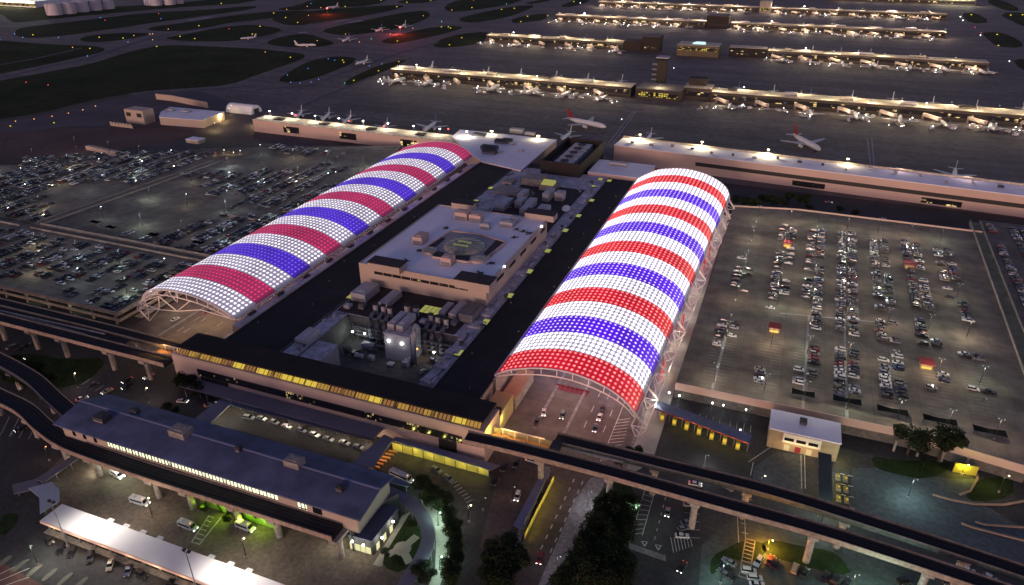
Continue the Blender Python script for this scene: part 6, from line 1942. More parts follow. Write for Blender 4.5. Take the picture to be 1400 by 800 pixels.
# middle wing
t = thing('terminal_wing', 'flat purple grey roofed wing between the canopies at the rear', 'building', (-230, 540, 0))
pts = [P(u, v, 13) for u, v in [(618, 187), (629, 177), (761, 191), (712, 233), (659, 221), (640, 207)]]
mb = MB(); mb.prism(pts, 0, 12.6, pinkc, pinkc); mb.build('wall', None, t)
cxx = sum((p.x for p in pts)) / 6; cyy = sum((p.y for p in pts)) / 6
mb = MB(); mb.prism([(cxx + (p.x - cxx) * 1.004, cyy + (p.y - cyy) * 1.004) for p in pts], 12.6, 13); mb.build('roof', whiteroof, t)
for i, (a, b, lx, ly, h) in enumerate([(370, 235, 14, 7, 3), (370, 265, 12, 6, 3), (460, 190, 12, 6, 3), (500, 175, 9, 5, 2), (300, 135, 12, 5, 2), (570, 115, 12, 6, 4), (665, 130, 9, 5, 2.5), (550, 200, 4, 4, 1), (600, 250, 5, 3, 1), (450, 260, 4, 3, 1)]):
    q = QQ(a, b, 13); hvac_unit('dark unit on the purple grey rear wing, %s of the scattered group' % od(i + 1), q.x, q.y, lx, ly, 13, h, 'units on the rear wing roof', m=hvac_d if i < 5 else hvac)
for (a, b) in ((385, 130), (725, 165)):
    q = QQ(a, b, 13); tt = thing('apron_floodlight', 'warm glowing floodlight on the rear wing, %s' % ('left' if a < 500 else 'right'), 'floodlight', (q.x, q.y, 13), 'floodlights of the rear wing')
    mb = MB(); mb.tube([(q.x, q.y, 13), (q.x, q.y, 16)], .15, 6); mb.build('post', steel_g, tt); mb = MB(); mb.box(q.x - 1.2, q.x + 1.2, q.y - .5, q.y + .5, 16, 16.6); mb.build('lamp_bank', E_warm, tt)
    light((q.x, q.y - 1, 15.8), (1, .82, .42), 6000, .5, tt)
# brown cooling tower block
t = thing('cooling_block', 'tall dark brown open topped block with pale fan units inside', 'building', (-152, 500, 0))
x0, x1, y0, y1 = -168, -136.5, 496, 566
mb = MB(); mb.box(x0, x1, y0, y0 + 1, 0, 22); mb.box(x0, x0 + 1, y0 + 1, y1 - 1, 0, 22); mb.box(x1 - 1, x1, y0 + 1, y1 - 1, 0, 22); mb.box(x0, x1, y1 - 1, y1, 0, 22); mb.build('screen_wall', brown, t)
mb = MB(); mb.box(x0 + 1, x1 - 1, y0 + 1, y1 - 1, 15, 16); mb.build('floor', hvac_d, t)
for i in range(5):
    mb = MB(); mb.box(x0 + 9, x0 + 24, y0 + 6 + i * 12, y0 + 15 + i * 12, 16, 20.5); o = mb.build('fan_unit', hvac, t)
    mb = MB(); mb.cyl(x0 + 16, y0 + 10 + i * 12, 20.55, 21.2, 3.2, 14); mb.build('fan_ring', hvac_d, None).parent = o
t = thing('terminal_wing', 'low purple grey roofed wing right of the brown block', 'building', (-115, 520, 0))
mb = MB(); mb.box(-133, -88, 506, 541, 0, 13.6, pinkc); mb.build('wall', None, t); mb = MB(); mb.box(-133.2, -87.8, 505.8, 541.2, 13.6, 14); mb.build('roof', whiteroof, t)
hvac_unit('long pale unit on the low wing right of the brown block', -115, 530, 14, 4, 14, 2.6, None)
t = thing('rear_screen', 'dark low block between the rear wing and the brown block', 'building', (-176, 500, 0))
mb = MB(); mb.box(-186, -168.3, 488, 520, 0, 11); mb.build('wall', brown, t)

# ------------------------------------------------------------------ airliner
def airliner_meshes():
    L_ = 37.0; r = 1.95
    out = {}
    mb = MB()
    prof = [(-18.5, .35, 4.6), (-17, .75, 4.4), (-13, 1.35, 3.9), (-9, 1.85, 3.6), (-5, r, 3.5), (12, r, 3.5), (14.5, 1.8, 3.4), (16.5, 1.35, 3.2), (17.8, .8, 3.0), (18.5, .15, 2.9)]
    mb.tube([(x, 0, z) for x, q, z in prof], [q for x, q, z in prof], 14)
    out['fuselage'] = (mb.mesh('fuselage', pl_white), None)
    mb = MB()
    for s in (-1, 1):
        rt = [(4.2, s * 1.6), (-2.6, s * 1.6), (-6.0, s * 17), (-4.4, s * 17)]
        z0 = [2.7, 2.7, 4.0, 4.0]
        vs = [(x, y, z + .35 * (0.35 if i > 1 else 1)) for i, ((x, y), z) in enumerate(zip(rt, z0))] + [(x, y, z - .15) for (x, y), z in zip(rt, z0)]
        mb.add(vs, [(0, 1, 2, 3) if s < 0 else (3, 2, 1, 0), (4, 7, 6, 5) if s < 0 else (5, 6, 7, 4), (0, 3, 7, 4), (1, 5, 6, 2), (2, 6, 7, 3), (0, 4, 5, 1)])
    out['wing'] = (mb.mesh('wing', mat('aircraft_wing_grey', (.45, .45, .47), var=.08, rough=.4)), None)
    mb = MB()
    for s in (-1, 1):
        rt = [(-13.6, s * .8), (-16.6, s * .8), (-18.2, s * 6.2), (-17.0, s * 6.2)]
        vs = [(x, y, 5.0) for x, y in rt] + [(x, y, 4.75) for x, y in rt]
        mb.add(vs, [(0, 1, 2, 3) if s < 0 else (3, 2, 1, 0), (4, 7, 6, 5) if s < 0 else (5, 6, 7, 4), (0, 3, 7, 4), (1, 5, 6, 2), (2, 6, 7, 3), (0, 4, 5, 1)])
    out['tailplane'] = (mb.mesh('tailplane', MATS['aircraft_wing_grey']), None)
    f = [(-12.2, 5.0), (-17.0, 5.0), (-19.3, 11.6), (-17.2, 11.6)]
    vs = [(x, -.18, z) for x, z in f] + [(x, .18, z) for x, z in f]
    for nm, m in (('w', pl_white), ('b', pl_blue), ('r', pl_red)):
        mb = MB(); mb.add(vs, [(3, 2, 1, 0), (4, 5, 6, 7), (0, 1, 5, 4), (1, 2, 6, 5), (2, 3, 7, 6), (3, 0, 4, 7)]); out['fin' + nm] = (mb.mesh('tail_fin', m), None)
    mb = MB()
    for s in (-1,): mb.tube([(4.2, 0, 0), (3.9, 0, 0), (.9, 0, .05), (.2, 0, .1)], [.95, 1.1, .95, .55], 12)
    out['engine'] = (mb.mesh('engine', pl_white), None)
    mb = MB(); mb.box(17.0, 17.6, -.6, .6, 3.45, 3.8); out['cockpit_window'] = (mb.mesh('cockpit_window', cg), None)
    mb = MB()
    for x, y in ((13, 0), (-1, 2.6), (-1, -2.6)): mb.tube([(x, y - .3, .5), (x, y + .3, .5)], .5, 10, tyre); mb.tube([(x, y, .5), (x, y, 2.4)], .14, 6, steel_g)
    out['landing_gear'] = (mb.mesh('landing_gear'), None)
    mb = MB(); mb.box(-.12, .12, -.12, .12, 0, .24); out['lamp'] = (mb.mesh('wing_lamp', E_red), None)
    return out


AM = airliner_meshes()


def airliner(x, y, rz, label, tail='w', s=1.0, group='airliners parked at the gates', z=0.02):
    t = thing('airliner', label, 'airliner', (x, y, z), group, rz)
    t.scale = (s, s, s)
    for k in ('fuselage', 'wing', 'tailplane', 'cockpit_window', 'landing_gear'): local(k, AM[k][0], t)
    local('tail_fin', AM['fin' + tail][0], t)
    for q in (-1, 1): local('engine', AM['engine'][0], t, (.3, q * 5.6, 1.75))
    return t


_bm = None


def jetbridge(x, y, x2, y2, label):
    t = thing('jet_bridge', label, 'jet bridge', (x, y, 0), 'jet bridges of the concourses')
    a, b = Vector((x, y, 5.2)), Vector((x2, y2, 4.6))
    mb = MB(); mb.bar(a, b, 3.2, 3.0); mb.build('tunnel', bridge_m, t)
    mb = MB(); mb.cyl(x2, y2, 3.0, 6.3, 2.3, 10); mb.build('cab', bridge_m, t)
    q = a.lerp(b, .75); mb = MB(); mb.bar((q.x - 1, q.y, 0), (q.x - 1, q.y, 3.2), .5); mb.bar((q.x + 1, q.y, 0), (q.x + 1, q.y, 3.2), .5); mb.build('lift_column', steel_g, t)
    mb = MB(); mb.cyl(x, y, 0, 3.4, 1.2, 8); mb.build('pedestal', conc, t)
    return t


tugs = []
CONC = [('nearest', 848, 874, [(-502, -175), (-150, -136), (-83, 300)], 12, 8500),
        ('second', 1204, 1230, [(-514, -268), (-40, 258)], 12, 9000),
        ('third', 1556, 1580, [(-500, -180), (-130, 252)], 12, 9000),
        ('fourth', 1895, 1920, [(-495, -100), (-70, 300)], 12, 12000)]
for ci, (nm, ya, yb, segs, h, pw) in enumerate(CONC):
    slope = {0: -.0045, 1: -.004, 2: .0, 3: .0}[ci]
    for si, (xa, xb) in enumerate(segs):
        lab = '%s long concourse with lit cream roof, %s stretch' % (nm, ['left', 'middle' if len(segs) == 3 else 'right', 'right'][si])
        ca = ya + (8 if ci == 0 and xa > -100 else 0)
        t, A, B, d, n = segbuild('concourse', lab, (xa, ca), (xb, ca + slope * (xb - xa)), yb - ya, h, mat('dark_facade', (.06, .05, .045), var=.2), creamroof, 'airport concourses', cat='concourse', band=(W_conc, 4.2, 8.6))
        L_ = xb - xa
        # roof plant
        for k in range(max(1, int(L_ / 60))):
            q = A + d * (25 + k * 60 + random.uniform(-8, 8)) + n * random.uniform(.35, .65)
            if q.x > xb - 10: continue
            hvac_unit('plant box on the %s concourse roof, %s stretch, %s from the left' % (nm, ['left', 'second', 'right'][si], od(k + 1)), q.x, q.y, random.uniform(10, 22), 8, h, random.uniform(1.5, 3.5), 'plant boxes on the concourse roofs', m=random.choice([hvac, creamroof, brown]))
        # lamps on posts, added over the roof to light it
        stepx = 26 if ci == 0 else 42 if ci == 1 else 60
        k = 0
        x = 8
        while x < L_:
            k += 1
            q = A + d * x + n * (.18 if k % 2 else .82)
            tt = thing('apron_floodlight', 'added roof lamp of the %s concourse, %s stretch, %s from the left' % (nm, ['left', 'second', 'right'][si], od(k)), 'floodlight', (q.x, q.y, h), 'lamps added over the concourse roofs')
            mb = MB(); mb.tube([(q.x, q.y, h), (q.x, q.y, h + 3.4)], .15, 5); mb.build('post', steel_g, tt)
            sz = .5 + .3 * ci
            mb = MB(); mb.box(q.x - sz, q.x + sz, q.y - .4, q.y + .4, h + 3.4, h + 3.7 + sz * .5); mb.build('lamp_head', E_white if k % 7 == 2 else E_lot, tt)
            light((q.x, q.y + (-3 if k % 2 else 3), h + 7), (1, .8, .48) if ci < 2 else (1, .76, .56), pw * stepx / 42 * 2.8 * random.uniform(.5, 1.5), .6, tt)
            x += stepx * random.uniform(.75, 1.3)
        # gates
        step = 46 if ci == 0 else 43
        k = 0
        x = 16
        while x < L_ - 10:
            k += 1
            q = A + d * x
            r_ = random.random()
            for side in (0, 1):
                if random.random() < (.66 if side == 0 else .8):
                    s_ = random.choice([.8, .95, 1.0, 1.0, 1.1])
                    tl = random.choice('wwwbbwr')
                    ang = (pi / 2 if side == 0 else -pi / 2) + random.uniform(-.12, .12)
                    off = 24 + 3 * s_
                    yy = q.y - off if side == 0 else q.y + (yb - ya) + off
                    airliner(q.x + 8, yy, ang, '%s airliner at the %s concourse, %s side, %s stretch, %s from the left' % ({'w': 'white tailed', 'b': 'blue tailed', 'r': 'red tailed'}[tl], nm, ['near', 'far'][side], ['left', 'second', 'right'][si], od(k)), tl, s_)
                if side == 0:
                    jetbridge(q.x - 9, q.y - 1, q.x + 3.5, q.y - 15, 'pinkish jet bridge at the %s concourse, near side, %s stretch, %s from the left' % (nm, ['left', 'second', 'right'][si], od(k)))
                    light((q.x - 2, q.y - 16, 9), (1, .78, .45), (4200 if ci < 2 else 9000) * random.uniform(.35, 1.6), .4, t, name='gate_lamp')
            for j in range((6, 5, 4, 2)[ci]):
                tugs.append((q.x + random.uniform(-24, 22), q.y - random.uniform(6, 44), ci, si, k, j))
            x += step * random.uniform(.9, 1.1)
# centre buildings
def cblock(label, A, B, depth, h, wall, roof, band=None, name='concourse_centre'):
    return segbuild(name, label, A, B, depth, h, wall, roof, None, band=band, cat='building')


cblock('dark centre building of the nearest concourse with yellow lit glass', (-168, 840), (-116, 838), 40, 13, mat('dark_facade', (0, 0, 0)), mat('centre_roof', (.16, .14, .13), var=.2), (W_yel, 4, 9))
cblock('cream roofed block right of the centre of the nearest concourse', (-115, 862), (-84, 862), 26, 14, mat('dark_facade', (0, 0, 0)), creamroof, (W_conc, 4, 9))
cblock('small dark rooftop block on the nearest concourse', (-112, 875), (-92, 875), 14, 22, brown, brown)
# ramp tower
t = thing('ramp_tower', 'dark square ramp control tower behind the nearest concourse', 'tower', (-155, 905, 0))
mb = MB(); mb.box(-156, -145, 900, 912, 0, 36); mb.build('shaft', brown, t)
mb = MB(); mb.box(-158, -143, 898, 915, 38.6, 39.6); mb.build('roof', paleroof, t)
mb = MB(); mb.box(-157.4, -143.6, 898.6, 914.4, 36, 38.6); mb.build('cab_windows', glass_d, t)
for j in range(5): mb = MB(); mb.box(-162, -156.1, 900, 910, 6 + j * 6, 8 + j * 6); mb.build('balcony', conc_d, t)
cblock('brown centre tower block of the second concourse', (-236, 1200), (-208, 1200), 34, 24, brown, mat('centre_roof', (0, 0, 0)), (W_conc, 5, 9))
cblock('dark link block left of the centre of the second concourse', (-267, 1202), (-237, 1202), 26, 15, brown, brown)
t, A, B, d, n = cblock('green lit glass atrium building at the centre of the second concourse', (-176, 1180), (-112, 1180), 40, 17, mat('tan_facade', (.14, .11, .07), var=.2), creamroof, (W_yel, 9, 13.5))
mb = MB(); mb.prism([A + d * 22 + n * .3, A + d * 42 + n * .3, A + d * 40 + n * .7, A + d * 26 + n * .7], 17, 19); mb.build('lit_lantern', em('lantern_cyan', (.6, .9, .9), 1.2), t)
cblock('low dark link right of the atrium building', (-98, 1204), (-42, 1204), 26, 14, brown, creamroof, (W_conc, 4, 9))
cblock('brown block at the centre of the third concourse', (-178, 1552), (-134, 1552), 34, 24, brown, mat('centre_roof', (0, 0, 0)), (W_conc, 5, 9))
cblock('bright block at the centre of the fourth concourse', (-98, 1890), (-72, 1890), 34, 26, conc, creamroof, (W_yel, 5, 12))
t, A, B, d, n = segbuild('concourse', 'farthest concourse at the very top right', (60, 2290), (420, 2290), 26, 12, mat('dark_facade', (0, 0, 0)), creamroof, 'airport concourses', cat='concourse', band=(W_conc, 4, 8))
for i in range(5): light((330 + i * 20, 2280, 24), (1, .9, .6), 30000, 1, t)
for i in range(5): light((100 + i * 45, 2286, 20), (1, .8, .6), 16000, 1, t)
# tram tunnels' roof lines and service vehicles
tm = MB(); tm.box(-2.6, 1.2, -1.1, 1.1, .4, 2.6, pl_white); tm.box(1.2, 2.6, -1.0, 1.0, .4, 1.8, pl_white); tm.box(1.3, 2.3, -.9, .9, 1.81, 2.2, cg)
for x in (-1.7, 1.7): tm.tube([(x, -1.1, .45), (x, 1.1, .45)], .45, 8, tyre)
tmesh = [tm.mesh('truck_body')]
tm = MB(); tm.box(-1.6, 1.6, -.9, .9, .35, 1.2, CM['white']); tm.box(-1.5, -.2, -.8, .8, 1.2, 1.9, cg); tm.box(-9, -2.4, -.9, .9, .4, 2.0, hvac); tmesh.append(tm.mesh('tug_body'))
tl = MB(); tl.box(2.6, 2.75, -.8, .8, .6, 1.0); tlm = tl.mesh('headlight', em('headlight_on', (1, 1, 1), 6))
tl2 = MB(); tl2.box(-.3, .3, -.3, .3, 2.6, 3.2); bm1 = [tl2.mesh('beacon', m) for m in (E_orange, E_white, E_cool)]
for i, (x, y, ci, si, k, j) in enumerate(tugs):
    o = bpy.data.objects.new('service_truck' if i % 2 else 'baggage_tug', tmesh[(i + 1) % 2])
    col.objects.link(o); o.location = (x, y, .02); o.rotation_euler = (0, 0, random.uniform(0, 6.28)); sc_ = 1.0 + .15 * ci; o.scale = (sc_, sc_, sc_)
    tag(o, 'white %s by the %s concourse, %s stretch, %s gate, %s of its cluster' % ('service truck' if i % 2 else 'baggage tug', ['nearest', 'second', 'third', 'fourth'][ci], ['left', 'second', 'right'][si], od(k), od(j + 1)), 'service vehicle', 'service vehicles at the gates')
    if i % 3 != 1: local('headlight', tlm, o)
    if i % 2 == 0: local('beacon', bm1[(i // 2) % 3], o)
# planes away from the gates
for (a, b, tl, s, lb) in [((1080, 190), (1124, 213), 'r', 1.3, 'white airliner with a red tail taxiing behind the right near concourse'), ((772, 168), (832, 180), 'r', 1.3, 'white airliner with a red tail taxiing across the centre of the apron'),
                      ((602, 168), (574, 188), 'b', 1.0, 'blue tailed airliner at the left near concourse, close to the canopy'), ((415, 154), (404, 166), 'w', .8, 'white jet at the left near concourse, leftmost'), ((452, 158), (440, 168), 'w', .8, 'white jet at the left near concourse, second'), ((481, 162), (470, 172), 'w', .8, 'white jet at the left near concourse, third'), ((530, 172), (522, 180), 'w', .7, 'white jet at the left near concourse, fourth'),
                      ((398, 65), (438, 64), 'w', .95, 'white airliner taxiing across the left taxiway crossing'), ((483, 52), (465, 62), 'b', 1.1, 'dark airliner on the left taxiway, left of a pair'), ((526, 40), (512, 47), 'b', 1.1, 'dark airliner on the left taxiway, right of a pair'), ((502, 86), (488, 90), 'w', .9, 'small white jet on the taxiway near the first concourse end'), ((557, 36), (545, 41), 'w', 1.1, 'white airliner with a red beacon on the taxiway, right'), ((463, 11), (446, 13), 'w', 1.1, 'white airliner with a red beacon on the far taxiway'), ((352, 53), (328, 55), 'w', .8, 'white airliner at the crossing of the left taxiways'),
                      ((779, 186), (770, 193), 'w', .8, 'small white jet behind the purple grey rear wing'), ((888, 190), (884, 195), 'w', .8, 'grey jet on the dark apron behind the low wing'), ((1304, 240), (1303, 247), 'w', .9, 'grey jet just behind the long near concourse')]:
    pa, pb = P(*a), P(*b); c_ = (pa + pb) / 2; dd = pb - pa
    airliner(c_.x, c_.y, math.atan2(dd.y, dd.x), lb, tl, s, 'airliners on the taxiways')
for (u, v, z) in ((447, 12, 12), (547, 38, 12), (404, 158, 10), (477, 166, 10), (525, 173, 10), (613, 177, 9)):
    p = P(u, v, z); tt = thing('beacon_light', 'red beacon light %s' % {447: 'glowing on the far left taxiway', 547: 'glowing on the taxiway beside the white jet', 404: 'behind the left near concourse, leftmost', 477: 'behind the left near concourse, second', 525: 'behind the left near concourse, third', 613: 'right of the blue tailed jet'}[u], 'beacon', (p.x, p.y, 0))
    s = 2.2 if u in (447, 547) else .8
    mb = MB(); mb.tube([(p.x, p.y, 0), (p.x, p.y, z)], .15, 5); mb.build('post', steel_g, tt); mb = MB(); mb.cyl(p.x, p.y, z, z + s, s * .6, 8); mb.build('lamp_head', E_redb, tt)
    if s > 2: light((p.x, p.y - 4, z), (1, .08, .04), 60000, .8, tt)

# ------------------------------------------------------------------ airfield lamps and signs
AF = []
for (ox, m, pts) in [(0, E_yellow, [(180, 192), (543, 205), (673, 209), (857, 255), (492, 266), (985, 200), (1065, 212), (1088, 142), (1380, 188), (57, 690), (295, 672), (1210, 20)]),
                     (0, E_orange, [(732, 195), (397, 260), (85, 663), (186, 651), (284, 636), (374, 619), (453, 601), (522, 580), (920, 160), (820, 187), (835, 186), (835, 218)]),
                     (0, E_red, [(575, 112), (1253, 158), (868, 75), (143, 450), (263, 465)]), (0, E_blue, [(80, 185), (125, 205), (320, 205), (478, 307), (700, 230), (880, 103), (0, 218), (548, 97)]),
                     (350, E_yellow, [(22, 145), (97, 73), (228, 124), (488, 37), (684, 2), (770, 38), (807, 136), (773, 225), (188, 314), (474, 330), (480, 342), (670, 388), (781, 338), (535, 440), (1014, 148), (1052, 148), (1064, 154), (1058, 246), (1125, 207), (1181, 43), (1343, 53), (825, 14), (955, 2), (162, 97), (1190, 0)]),
                     (350, E_orange, [(50, 285), (287, 85), (335, 223), (490, 187), (355, 42), (915, 87), (1071, 55), (168, 52), (280, 36), (655, 162), (858, 155), (735, 187), (565, 230)]),
                     (350, E_blue, [(395, 322), (285, 375), (172, 410), (343, 435), (190, 450), (240, 455), (300, 450), (620, 360), (430, 330), (690, 350), (300, 20)]), (350, E_teal, [(1015, 118), (1370, 22), (630, 213), (485, 455)]),
                     (700, E_yellow, [(85, 90), (48, 120), (338, 10), (195, 87), (13, 47)]), (700, E_cool, [(374, 17), (885, 372), (600, 652), (573, 555)]),
                     (1050, E_yellow, [(1112, 82), (1327, 84), (1392, 82), (1253, 190), (1260, 250)]), (1050, E_red, [(1132, 150), (1165, 180)]), (1050, E_white, [(1052, 92), (1066, 112), (1162, 193), (1320, 335), (660, 683), (760, 945)])]:
    for a, b in pts: AF.append((P(ox + a / 4, b / 4, .5), m))
cnt = {}
for p, m in AF:
    k = m.name
    cnt[k] = cnt.get(k, 0) + 1
    dist = p.length
    s = dist / 900 * (.42 if m in (E_yellow,) else .3)
    colr = {E_yellow: 'yellow', E_orange: 'orange', E_red: 'red', E_blue: 'blue', E_teal: 'green', E_cool: 'cold white', E_white: 'white'}[m]
    sign = m is E_yellow
    u, v = vof(p.x, p.y, 0)
    wh = 'left' if u < 350 else 'centre left' if u < 700 else 'centre' if u < 1000 else 'right'
    tt = thing('taxiway_sign' if sign else 'taxiway_light', '%s taxiway %s in the %s of the airfield, number %s met from the left' % (colr, 'sign' if sign else 'light', wh, od(cnt[k])), 'airfield sign' if sign else 'airfield light', (p.x, p.y, 0), 'lit signs and lights along the taxiways')
    mb = MB(); mb.box(p.x - s * (1.5 if sign else .8), p.x + s * (1.5 if sign else .8), p.y - .3, p.y + .3, .3, .3 + s * 1.6); mb.build('lit_face', m, tt)
    mb = MB(); mb.box(p.x - s * .5, p.x + s * .5, p.y - .2, p.y + .2, 0, .29); mb.build('base', steel_g, tt)

# ------------------------------------------------------------------ tanks, far lit yard
for i, (a, b, s) in enumerate([(265, 85, 1), (340, 78, 1), (415, 68, 1), (490, 60, .95), (560, 52, .95), (460, 50, .8), (800, 30, .9), (830, 32, .9), (905, 28, .9), (955, 22, .8)]):
    p = P(a / 4, b / 4); r = 17 * s
    t = thing('storage_tank', 'white cylindrical storage tank in the far upper left, %s' % ['leftmost of the near row', 'second of the near row', 'third of the near row', 'fourth of the near row', 'rightmost of the near row', 'half hidden behind the near row', 'leftmost of the top edge group', 'second of the top edge group', 'third of the top edge group', 'rightmost of the top edge group'][i], 'tank', (p.x, p.y, 0), 'white storage tanks')
    mb = MB(); mb.cyl(p.x, p.y + r, 0, 24 * s, r, 28); mb.build('shell', mat('tank_white', (.6, .56, .62), var=.1, scale=.05), t)
    mb = MB(); mb.cyl(p.x, p.y + r, 24 * s, 26 * s, r, 28, None, r * .2); mb.build('roof', MATS['tank_white'], t)
    mb = MB(); mb.bar((p.x - r * .3, p.y + .4, 0), (p.x + r * .3, p.y + .4, 24 * s), .8); mb.build('stair', steel_g, t)
for i, (u, v, c, e, w_, h) in enumerate([(10, 9, (1, .85, .6), 60000, 90, 14), (45, 4, (.8, 1, .85), 100000, 60, 18), (75, 2, (1, .9, .7), 60000, 40, 12)]):
    p = P(u, v)
    t = thing('depot_building', ['lit depot at the top left corner', 'brightest depot hall at the top left', 'smaller lit depot right of the brightest hall'][i], 'building', (p.x, p.y, 0), 'lit depots at the top left')
    mb = MB(); mb.box(p.x - w_, p.x + w_, p.y + 10, p.y + 60, 0, h); mb.build('wall', whiteroof, t)
    mb = MB(); mb.box(p.x - w_, p.x + w_, p.y + 9, p.y + 9.8, 2, h * .6); mb.build('window_band', W_yel, t)
    for s in (-1, 0, 1): light((p.x + s * w_ * .7, p.y - 10, 22), c, e, 1, t)
    light((p.x, p.y + 20, h + 14), c, e, 1, t)
# fire station group at left
def zb(ox, oy, s, pts, z): return [P(ox + a / s, oy + b / s, z) for a, b in pts]
t = thing('fire_station', 'low wide building with pale roof beside the perimeter road, upper left', 'building', (-600, 640, 0))
pts = zb(0, 0, 4, [(870, 640), (1105, 658), (1225, 612), (930, 585), (880, 612)], 8)
mb = MB(); mb.prism(pts, 0, 7.7, beige, beige); mb.build('wall', None, t)
cxx = sum(p.x for p in pts) / 5; cyy = sum(p.y for p in pts) / 5
mb = MB(); mb.prism([(cxx + (p.x - cxx) * 1.01, cyy + (p.y - cyy) * 1.01) for p in pts], 7.7, 8.1); mb.build('roof', whiteroof, t)
for a, b in ((935, 600), (1020, 608)): 
    q = P(a / 4, b / 4, 9); hvac_unit('white vent on the upper left building roof, %s' % ('left' if a < 1000 else 'right'), q.x, q.y, 8, 6, 8.1, 2, None)
t = thing('training_tower', 'tan block tower with dark openings at the left of the perimeter road', 'building', (-640, 620, 0))
a, b = P(169, 149, 14), P(201, 150, 14)
mb = MB(); mb.box(a.x, b.x, a.y, a.y + 14, 0, 14); mb.build('wall', beige, t)
for s in (.08, .65): mb = MB(); mb.box(a.x + (b.x - a.x) * s, a.x + (b.x - a.x) * (s + .25), a.y - .2, a.y - .02, 7, 11); mb.build('window', blackm, t)
a, b = P(150, 168, 3), P(193, 168, 3)
t = thing('site_wall', 'low crenellated tan wall in front of the training tower', 'wall', (a.x, a.y, 0))
mb = MB(); mb.box(a.x, b.x, a.y, a.y + 1, 0, 2.6)
for i in range(7): mb.box(a.x + (b.x - a.x) * i / 7, a.x + (b.x - a.x) * (i + .6) / 7, a.y, a.y + 1, 2.6, 4.2)
mb.build('wall_face', beige, t)
q = zb(0, 0, 4, [(850, 520), (940, 530), (1130, 568), (1130, 560), (940, 515), (850, 505)], 5)
t = thing('blast_fence', 'long tan blast fence along the perimeter road, upper left', 'fence', (q[0].x, q[0].y, 0))
for i in range(2):
    mb = MB(); mb.prism([(q[i].x, q[i].y), (q[i + 1].x, q[i + 1].y), (q[i + 1].x, q[i + 1].y + 1.5), (q[i].x, q[i].y + 1.5)], 0, 6.5); mb.build('panel', beige, t)
a = P(327, 155, 0)
t = thing('tent_hangar', 'white round roofed tent hangar near the concourse end', 'hangar', (a.x, a.y, 0))
mb = MB()
R_ = 7; LL = 34
prf = [(a.x - 10 + R_ * 0 + (1 - cos(k * pi / 10)) * 0, 0) for k in range(11)]
vs = []
for yx in (0, 1):
    for k in range(11): vs.append((a.x - 17 + yx * LL, a.y + 8 - 9 * cos(k * pi / 10), 8.5 * sin(k * pi / 10)))
mb.add(vs, [(k, 11 + k, 12 + k, 1 + k) for k in range(10)] + [tuple(range(11)), tuple(range(11, 22))[::-1]])
mb.build('tent_roof', whiteroof, t)
mb = MB(); mb.box(a.x + 17.05, a.x + 17.2, a.y + 4, a.y + 12, 0, 5); mb.build('door', hvac_d, t)
for (u, v, e) in ((227, 160, 1200), (292, 168, 2500), (303, 157, 3000), (315, 144, 1200), (348, 163, 3000), (312, 148, 800)):
    p = P(u, v, 7); lampmast(p.x, p.y, 0, 7, E_warm, 'warm yard lamp by the upper left buildings, at the %s' % {227: 'low roof wall', 292: 'right end of the low building', 303: 'yard behind it', 315: 'blast fence', 348: 'concourse end', 312: 'tent hangar'}[u], 'yard lamps in the upper left', (1, .72, .3), e * 2.5, 1, 'yard_lamp')
# booths in the left lots
p = P(262, 196, 7); t = thing('lot_office', 'small pale roofed office in the far left lot', 'building', (p.x, p.y, 7)); mb = MB(); mb.box(p.x - 6, p.x + 8, p.y, p.y + 9, 7.0, 10); mb.build('wall', conc, t); mb = MB(); mb.box(p.x - 6.4, p.x + 8.4, p.y - .4, p.y + 9.4, 10, 10.3); mb.build('roof', whiteroof, t)
for (u, v, m, nm) in [(305, 205, E_warm, 'first'), (311, 207, E_yellow, 'second'), (318, 208, E_warm, 'third'), (293, 208, E_red, 'red first'), (327, 206, E_green, 'green'), (124, 224, E_orange, 'orange alone'), (483, 241, E_orange, 'orange near the canopy')]:
    p = P(u, v, 10); lampmast(p.x, p.y, 7, 3, m, 'small coloured lot light on the far left decks, %s' % nm, 'coloured lights in the left lots', (1, .7, .3), 250, 1, 'lot_light')
t = thing('tent_row', 'row of small pale tents behind the far left deck', 'tents', (P(145, 204).x, P(145, 204).y, 0))
for i in range(22):
    q = P(121 + i * 2.4, 200 + i * .5, 3); mb = MB(); mb.box(q.x - 1.6, q.x + 1.6, q.y - 2, q.y + 2, 0, 3.6); mb.build('tent', pinkc, t)

# ------------------------------------------------------------------ trees
def leaf_mesh(r, n, seed, flat=.8):
    rnd = random.Random(seed); mb = MB()
    blobs = [(Vector((rnd.uniform(-.55, .55) * r, rnd.uniform(-.55, .55) * r, rnd.uniform(-.35, .6) * r * flat)), r * rnd.uniform(.35, .62)) for _ in range(9)]
    for i in range(n):
        c, br = blobs[i % 9]
        v = Vector((rnd.gauss(0, 1), rnd.gauss(0, 1), rnd.gauss(0, 1))).normalized() * br * rnd.uniform(.6, 1.08)
        p = c + Vector((v.x, v.y, v.z * flat))
        s = rnd.uniform(.16, .36)
        a = Vector((rnd.gauss(0, 1), rnd.gauss(0, 1), rnd.gauss(0, .6))).normalized(); b = a.cross(v).normalized() if v.length else a
        mb.add([p - a * s, p - b * s * .7, p + a * s, p + b * s * .7], [(0, 1, 2, 3)])
    return mb


crowns = [leaf_mesh(4.2, 2600, s).mesh('crown', leaf) for s in (1, 2, 3)]
tr = MB(); tr.tube([(0, 0, 0), (.1, 0, 1.8), (0, .1, 4.2)], [.35, .25, .14], 7)
for a in range(5): tr.tube([(0, 0, 2.6 + a * .3), (2.1 * cos(a * 1.3), 2.1 * sin(a * 1.3), 4.6 + a * .2)], [.13, .05], 5)
trunk = tr.mesh('trunk', bark)


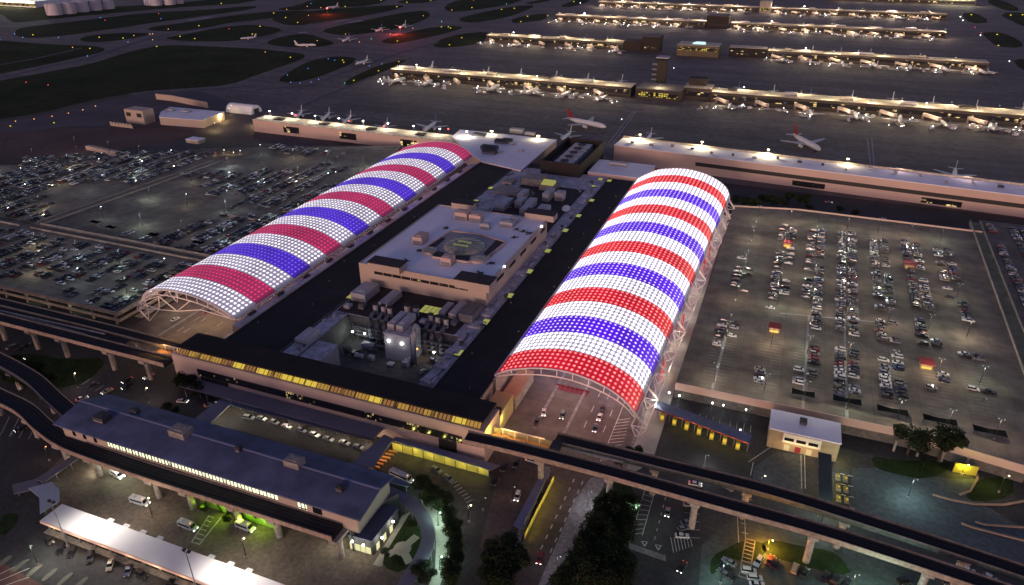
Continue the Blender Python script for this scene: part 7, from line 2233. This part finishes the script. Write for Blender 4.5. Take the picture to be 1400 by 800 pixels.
def tree(u, v, s, label, z=0, sz=None):
    p = P(u, v, z)
    t = thing('tree', label, 'tree', (p.x, p.y, z), 'dark leafy trees', random.uniform(0, 6))
    t.scale = (s, s, s * (sz or 1))
    local('trunk', trunk, t); local('crown', random.choice(crowns), t, (0, 0, 5.0))


TL_ = [(846, 692, 1.15), (860, 700, 1.05), (830, 712, 1.2), (853, 722, 1.15), (815, 735, 1.3), (843, 748, 1.3), (800, 758, 1.3), (828, 775, 1.4), (790, 785, 1.3), (850, 775, 1.1), (815, 800, 1.4), (775, 808, 1.2), (850, 802, 1.2), (822, 690, .9)]
for i, (u, v, s) in enumerate(TL_): tree(u, v + 8, s, 'dark tree in the grove beside the main road, %s from the top' % od(i + 1))
for i, (u, v, s) in enumerate([(690, 760, 1.35), (684, 778, 1.3), (702, 785, 1.3), (688, 800, 1.3), (672, 795, 1)]): tree(u, v + 8, s, 'dark tree in the bottom clump left of the main road, %s from top' % od(i + 1))
for i, (u, v, s) in enumerate([(577, 672, .9), (594, 682, .95), (607, 695, .9), (614, 712, .9), (620, 732, .9), (622, 752, .9), (620, 772, .9), (617, 792, .9), (590, 692, .7)]): tree(u, v + 5, s, 'dark tree in the strip right of the round garden, %s from top' % od(i + 1))
for i, (u, v, s) in enumerate([(575, 790, .8), (543, 775, .5), (563, 722, .45), (528, 762, .45), (585, 798, .7)]): tree(u, v, s, 'small tree around the round garden, %s' % ['by the walkway end', 'below the path cross', 'at the upper lawn', 'at the left lawn', 'at the bottom edge'][i])
for i, (u, v, s) in enumerate([(1240, 619, 1.6), (1283, 629, 1.75), (1262, 636, .45)]): tree(u, v + 2, s, 'large dark tree below the right deck edge, %s' % ['left', 'right', 'small one between'][i])
for i in range(9): tree(1006 + i * 12, 282 - i * .8 + (i % 3) * 4, .95 + .1 * (i % 3), 'dark tree behind the right deck near the canopy end, %s from the left' % od(i + 1))
for i, (u, v) in enumerate([(1147, 292), (1168, 298), (1105, 290)]): tree(u, v, .7, 'small lone tree behind the right deck, %s' % ['left', 'middle', 'nearest the grove'][i])
for i, (u, v, s) in enumerate([(20, 505, 1.2), (40, 512, 1.2), (58, 520, 1.2), (30, 525, 1.2), (50, 532, 1.1), (72, 530, 1), (250, 525, 1), (262, 532, 1), (275, 538, .9), (230, 560, .6), (241, 563, .5)]): tree(u, v + 6, s, 'dark tree %s, %s from the left' % ('between the left guideways' if i < 6 else 'at the left foot of the front building' if i < 9 else 'on the curved verge behind the blue roof', od(i + 1)))
for i, (u, v, s) in enumerate([(318, 705, .45), (312, 715, .4), (355, 712, .45), (280, 700, .4)]): tree(u, v, s, 'small shrub tree by the green lit wall, %s' % ['centre', 'front', 'right', 'left'][i])
for i, (u, v) in enumerate([(530, 221), (545, 215), (560, 222), (523, 215)]): tree(u, v, .8, 'dark tree at the far end of the left canopy, %s' % od(i + 1))
for i, (u, v) in enumerate([(867, 628), (872, 624), (858, 626), (848, 640)]): tree(u, v, .55, 'low dark tree between the guideways at the right canopy foot, %s' % od(i + 1))
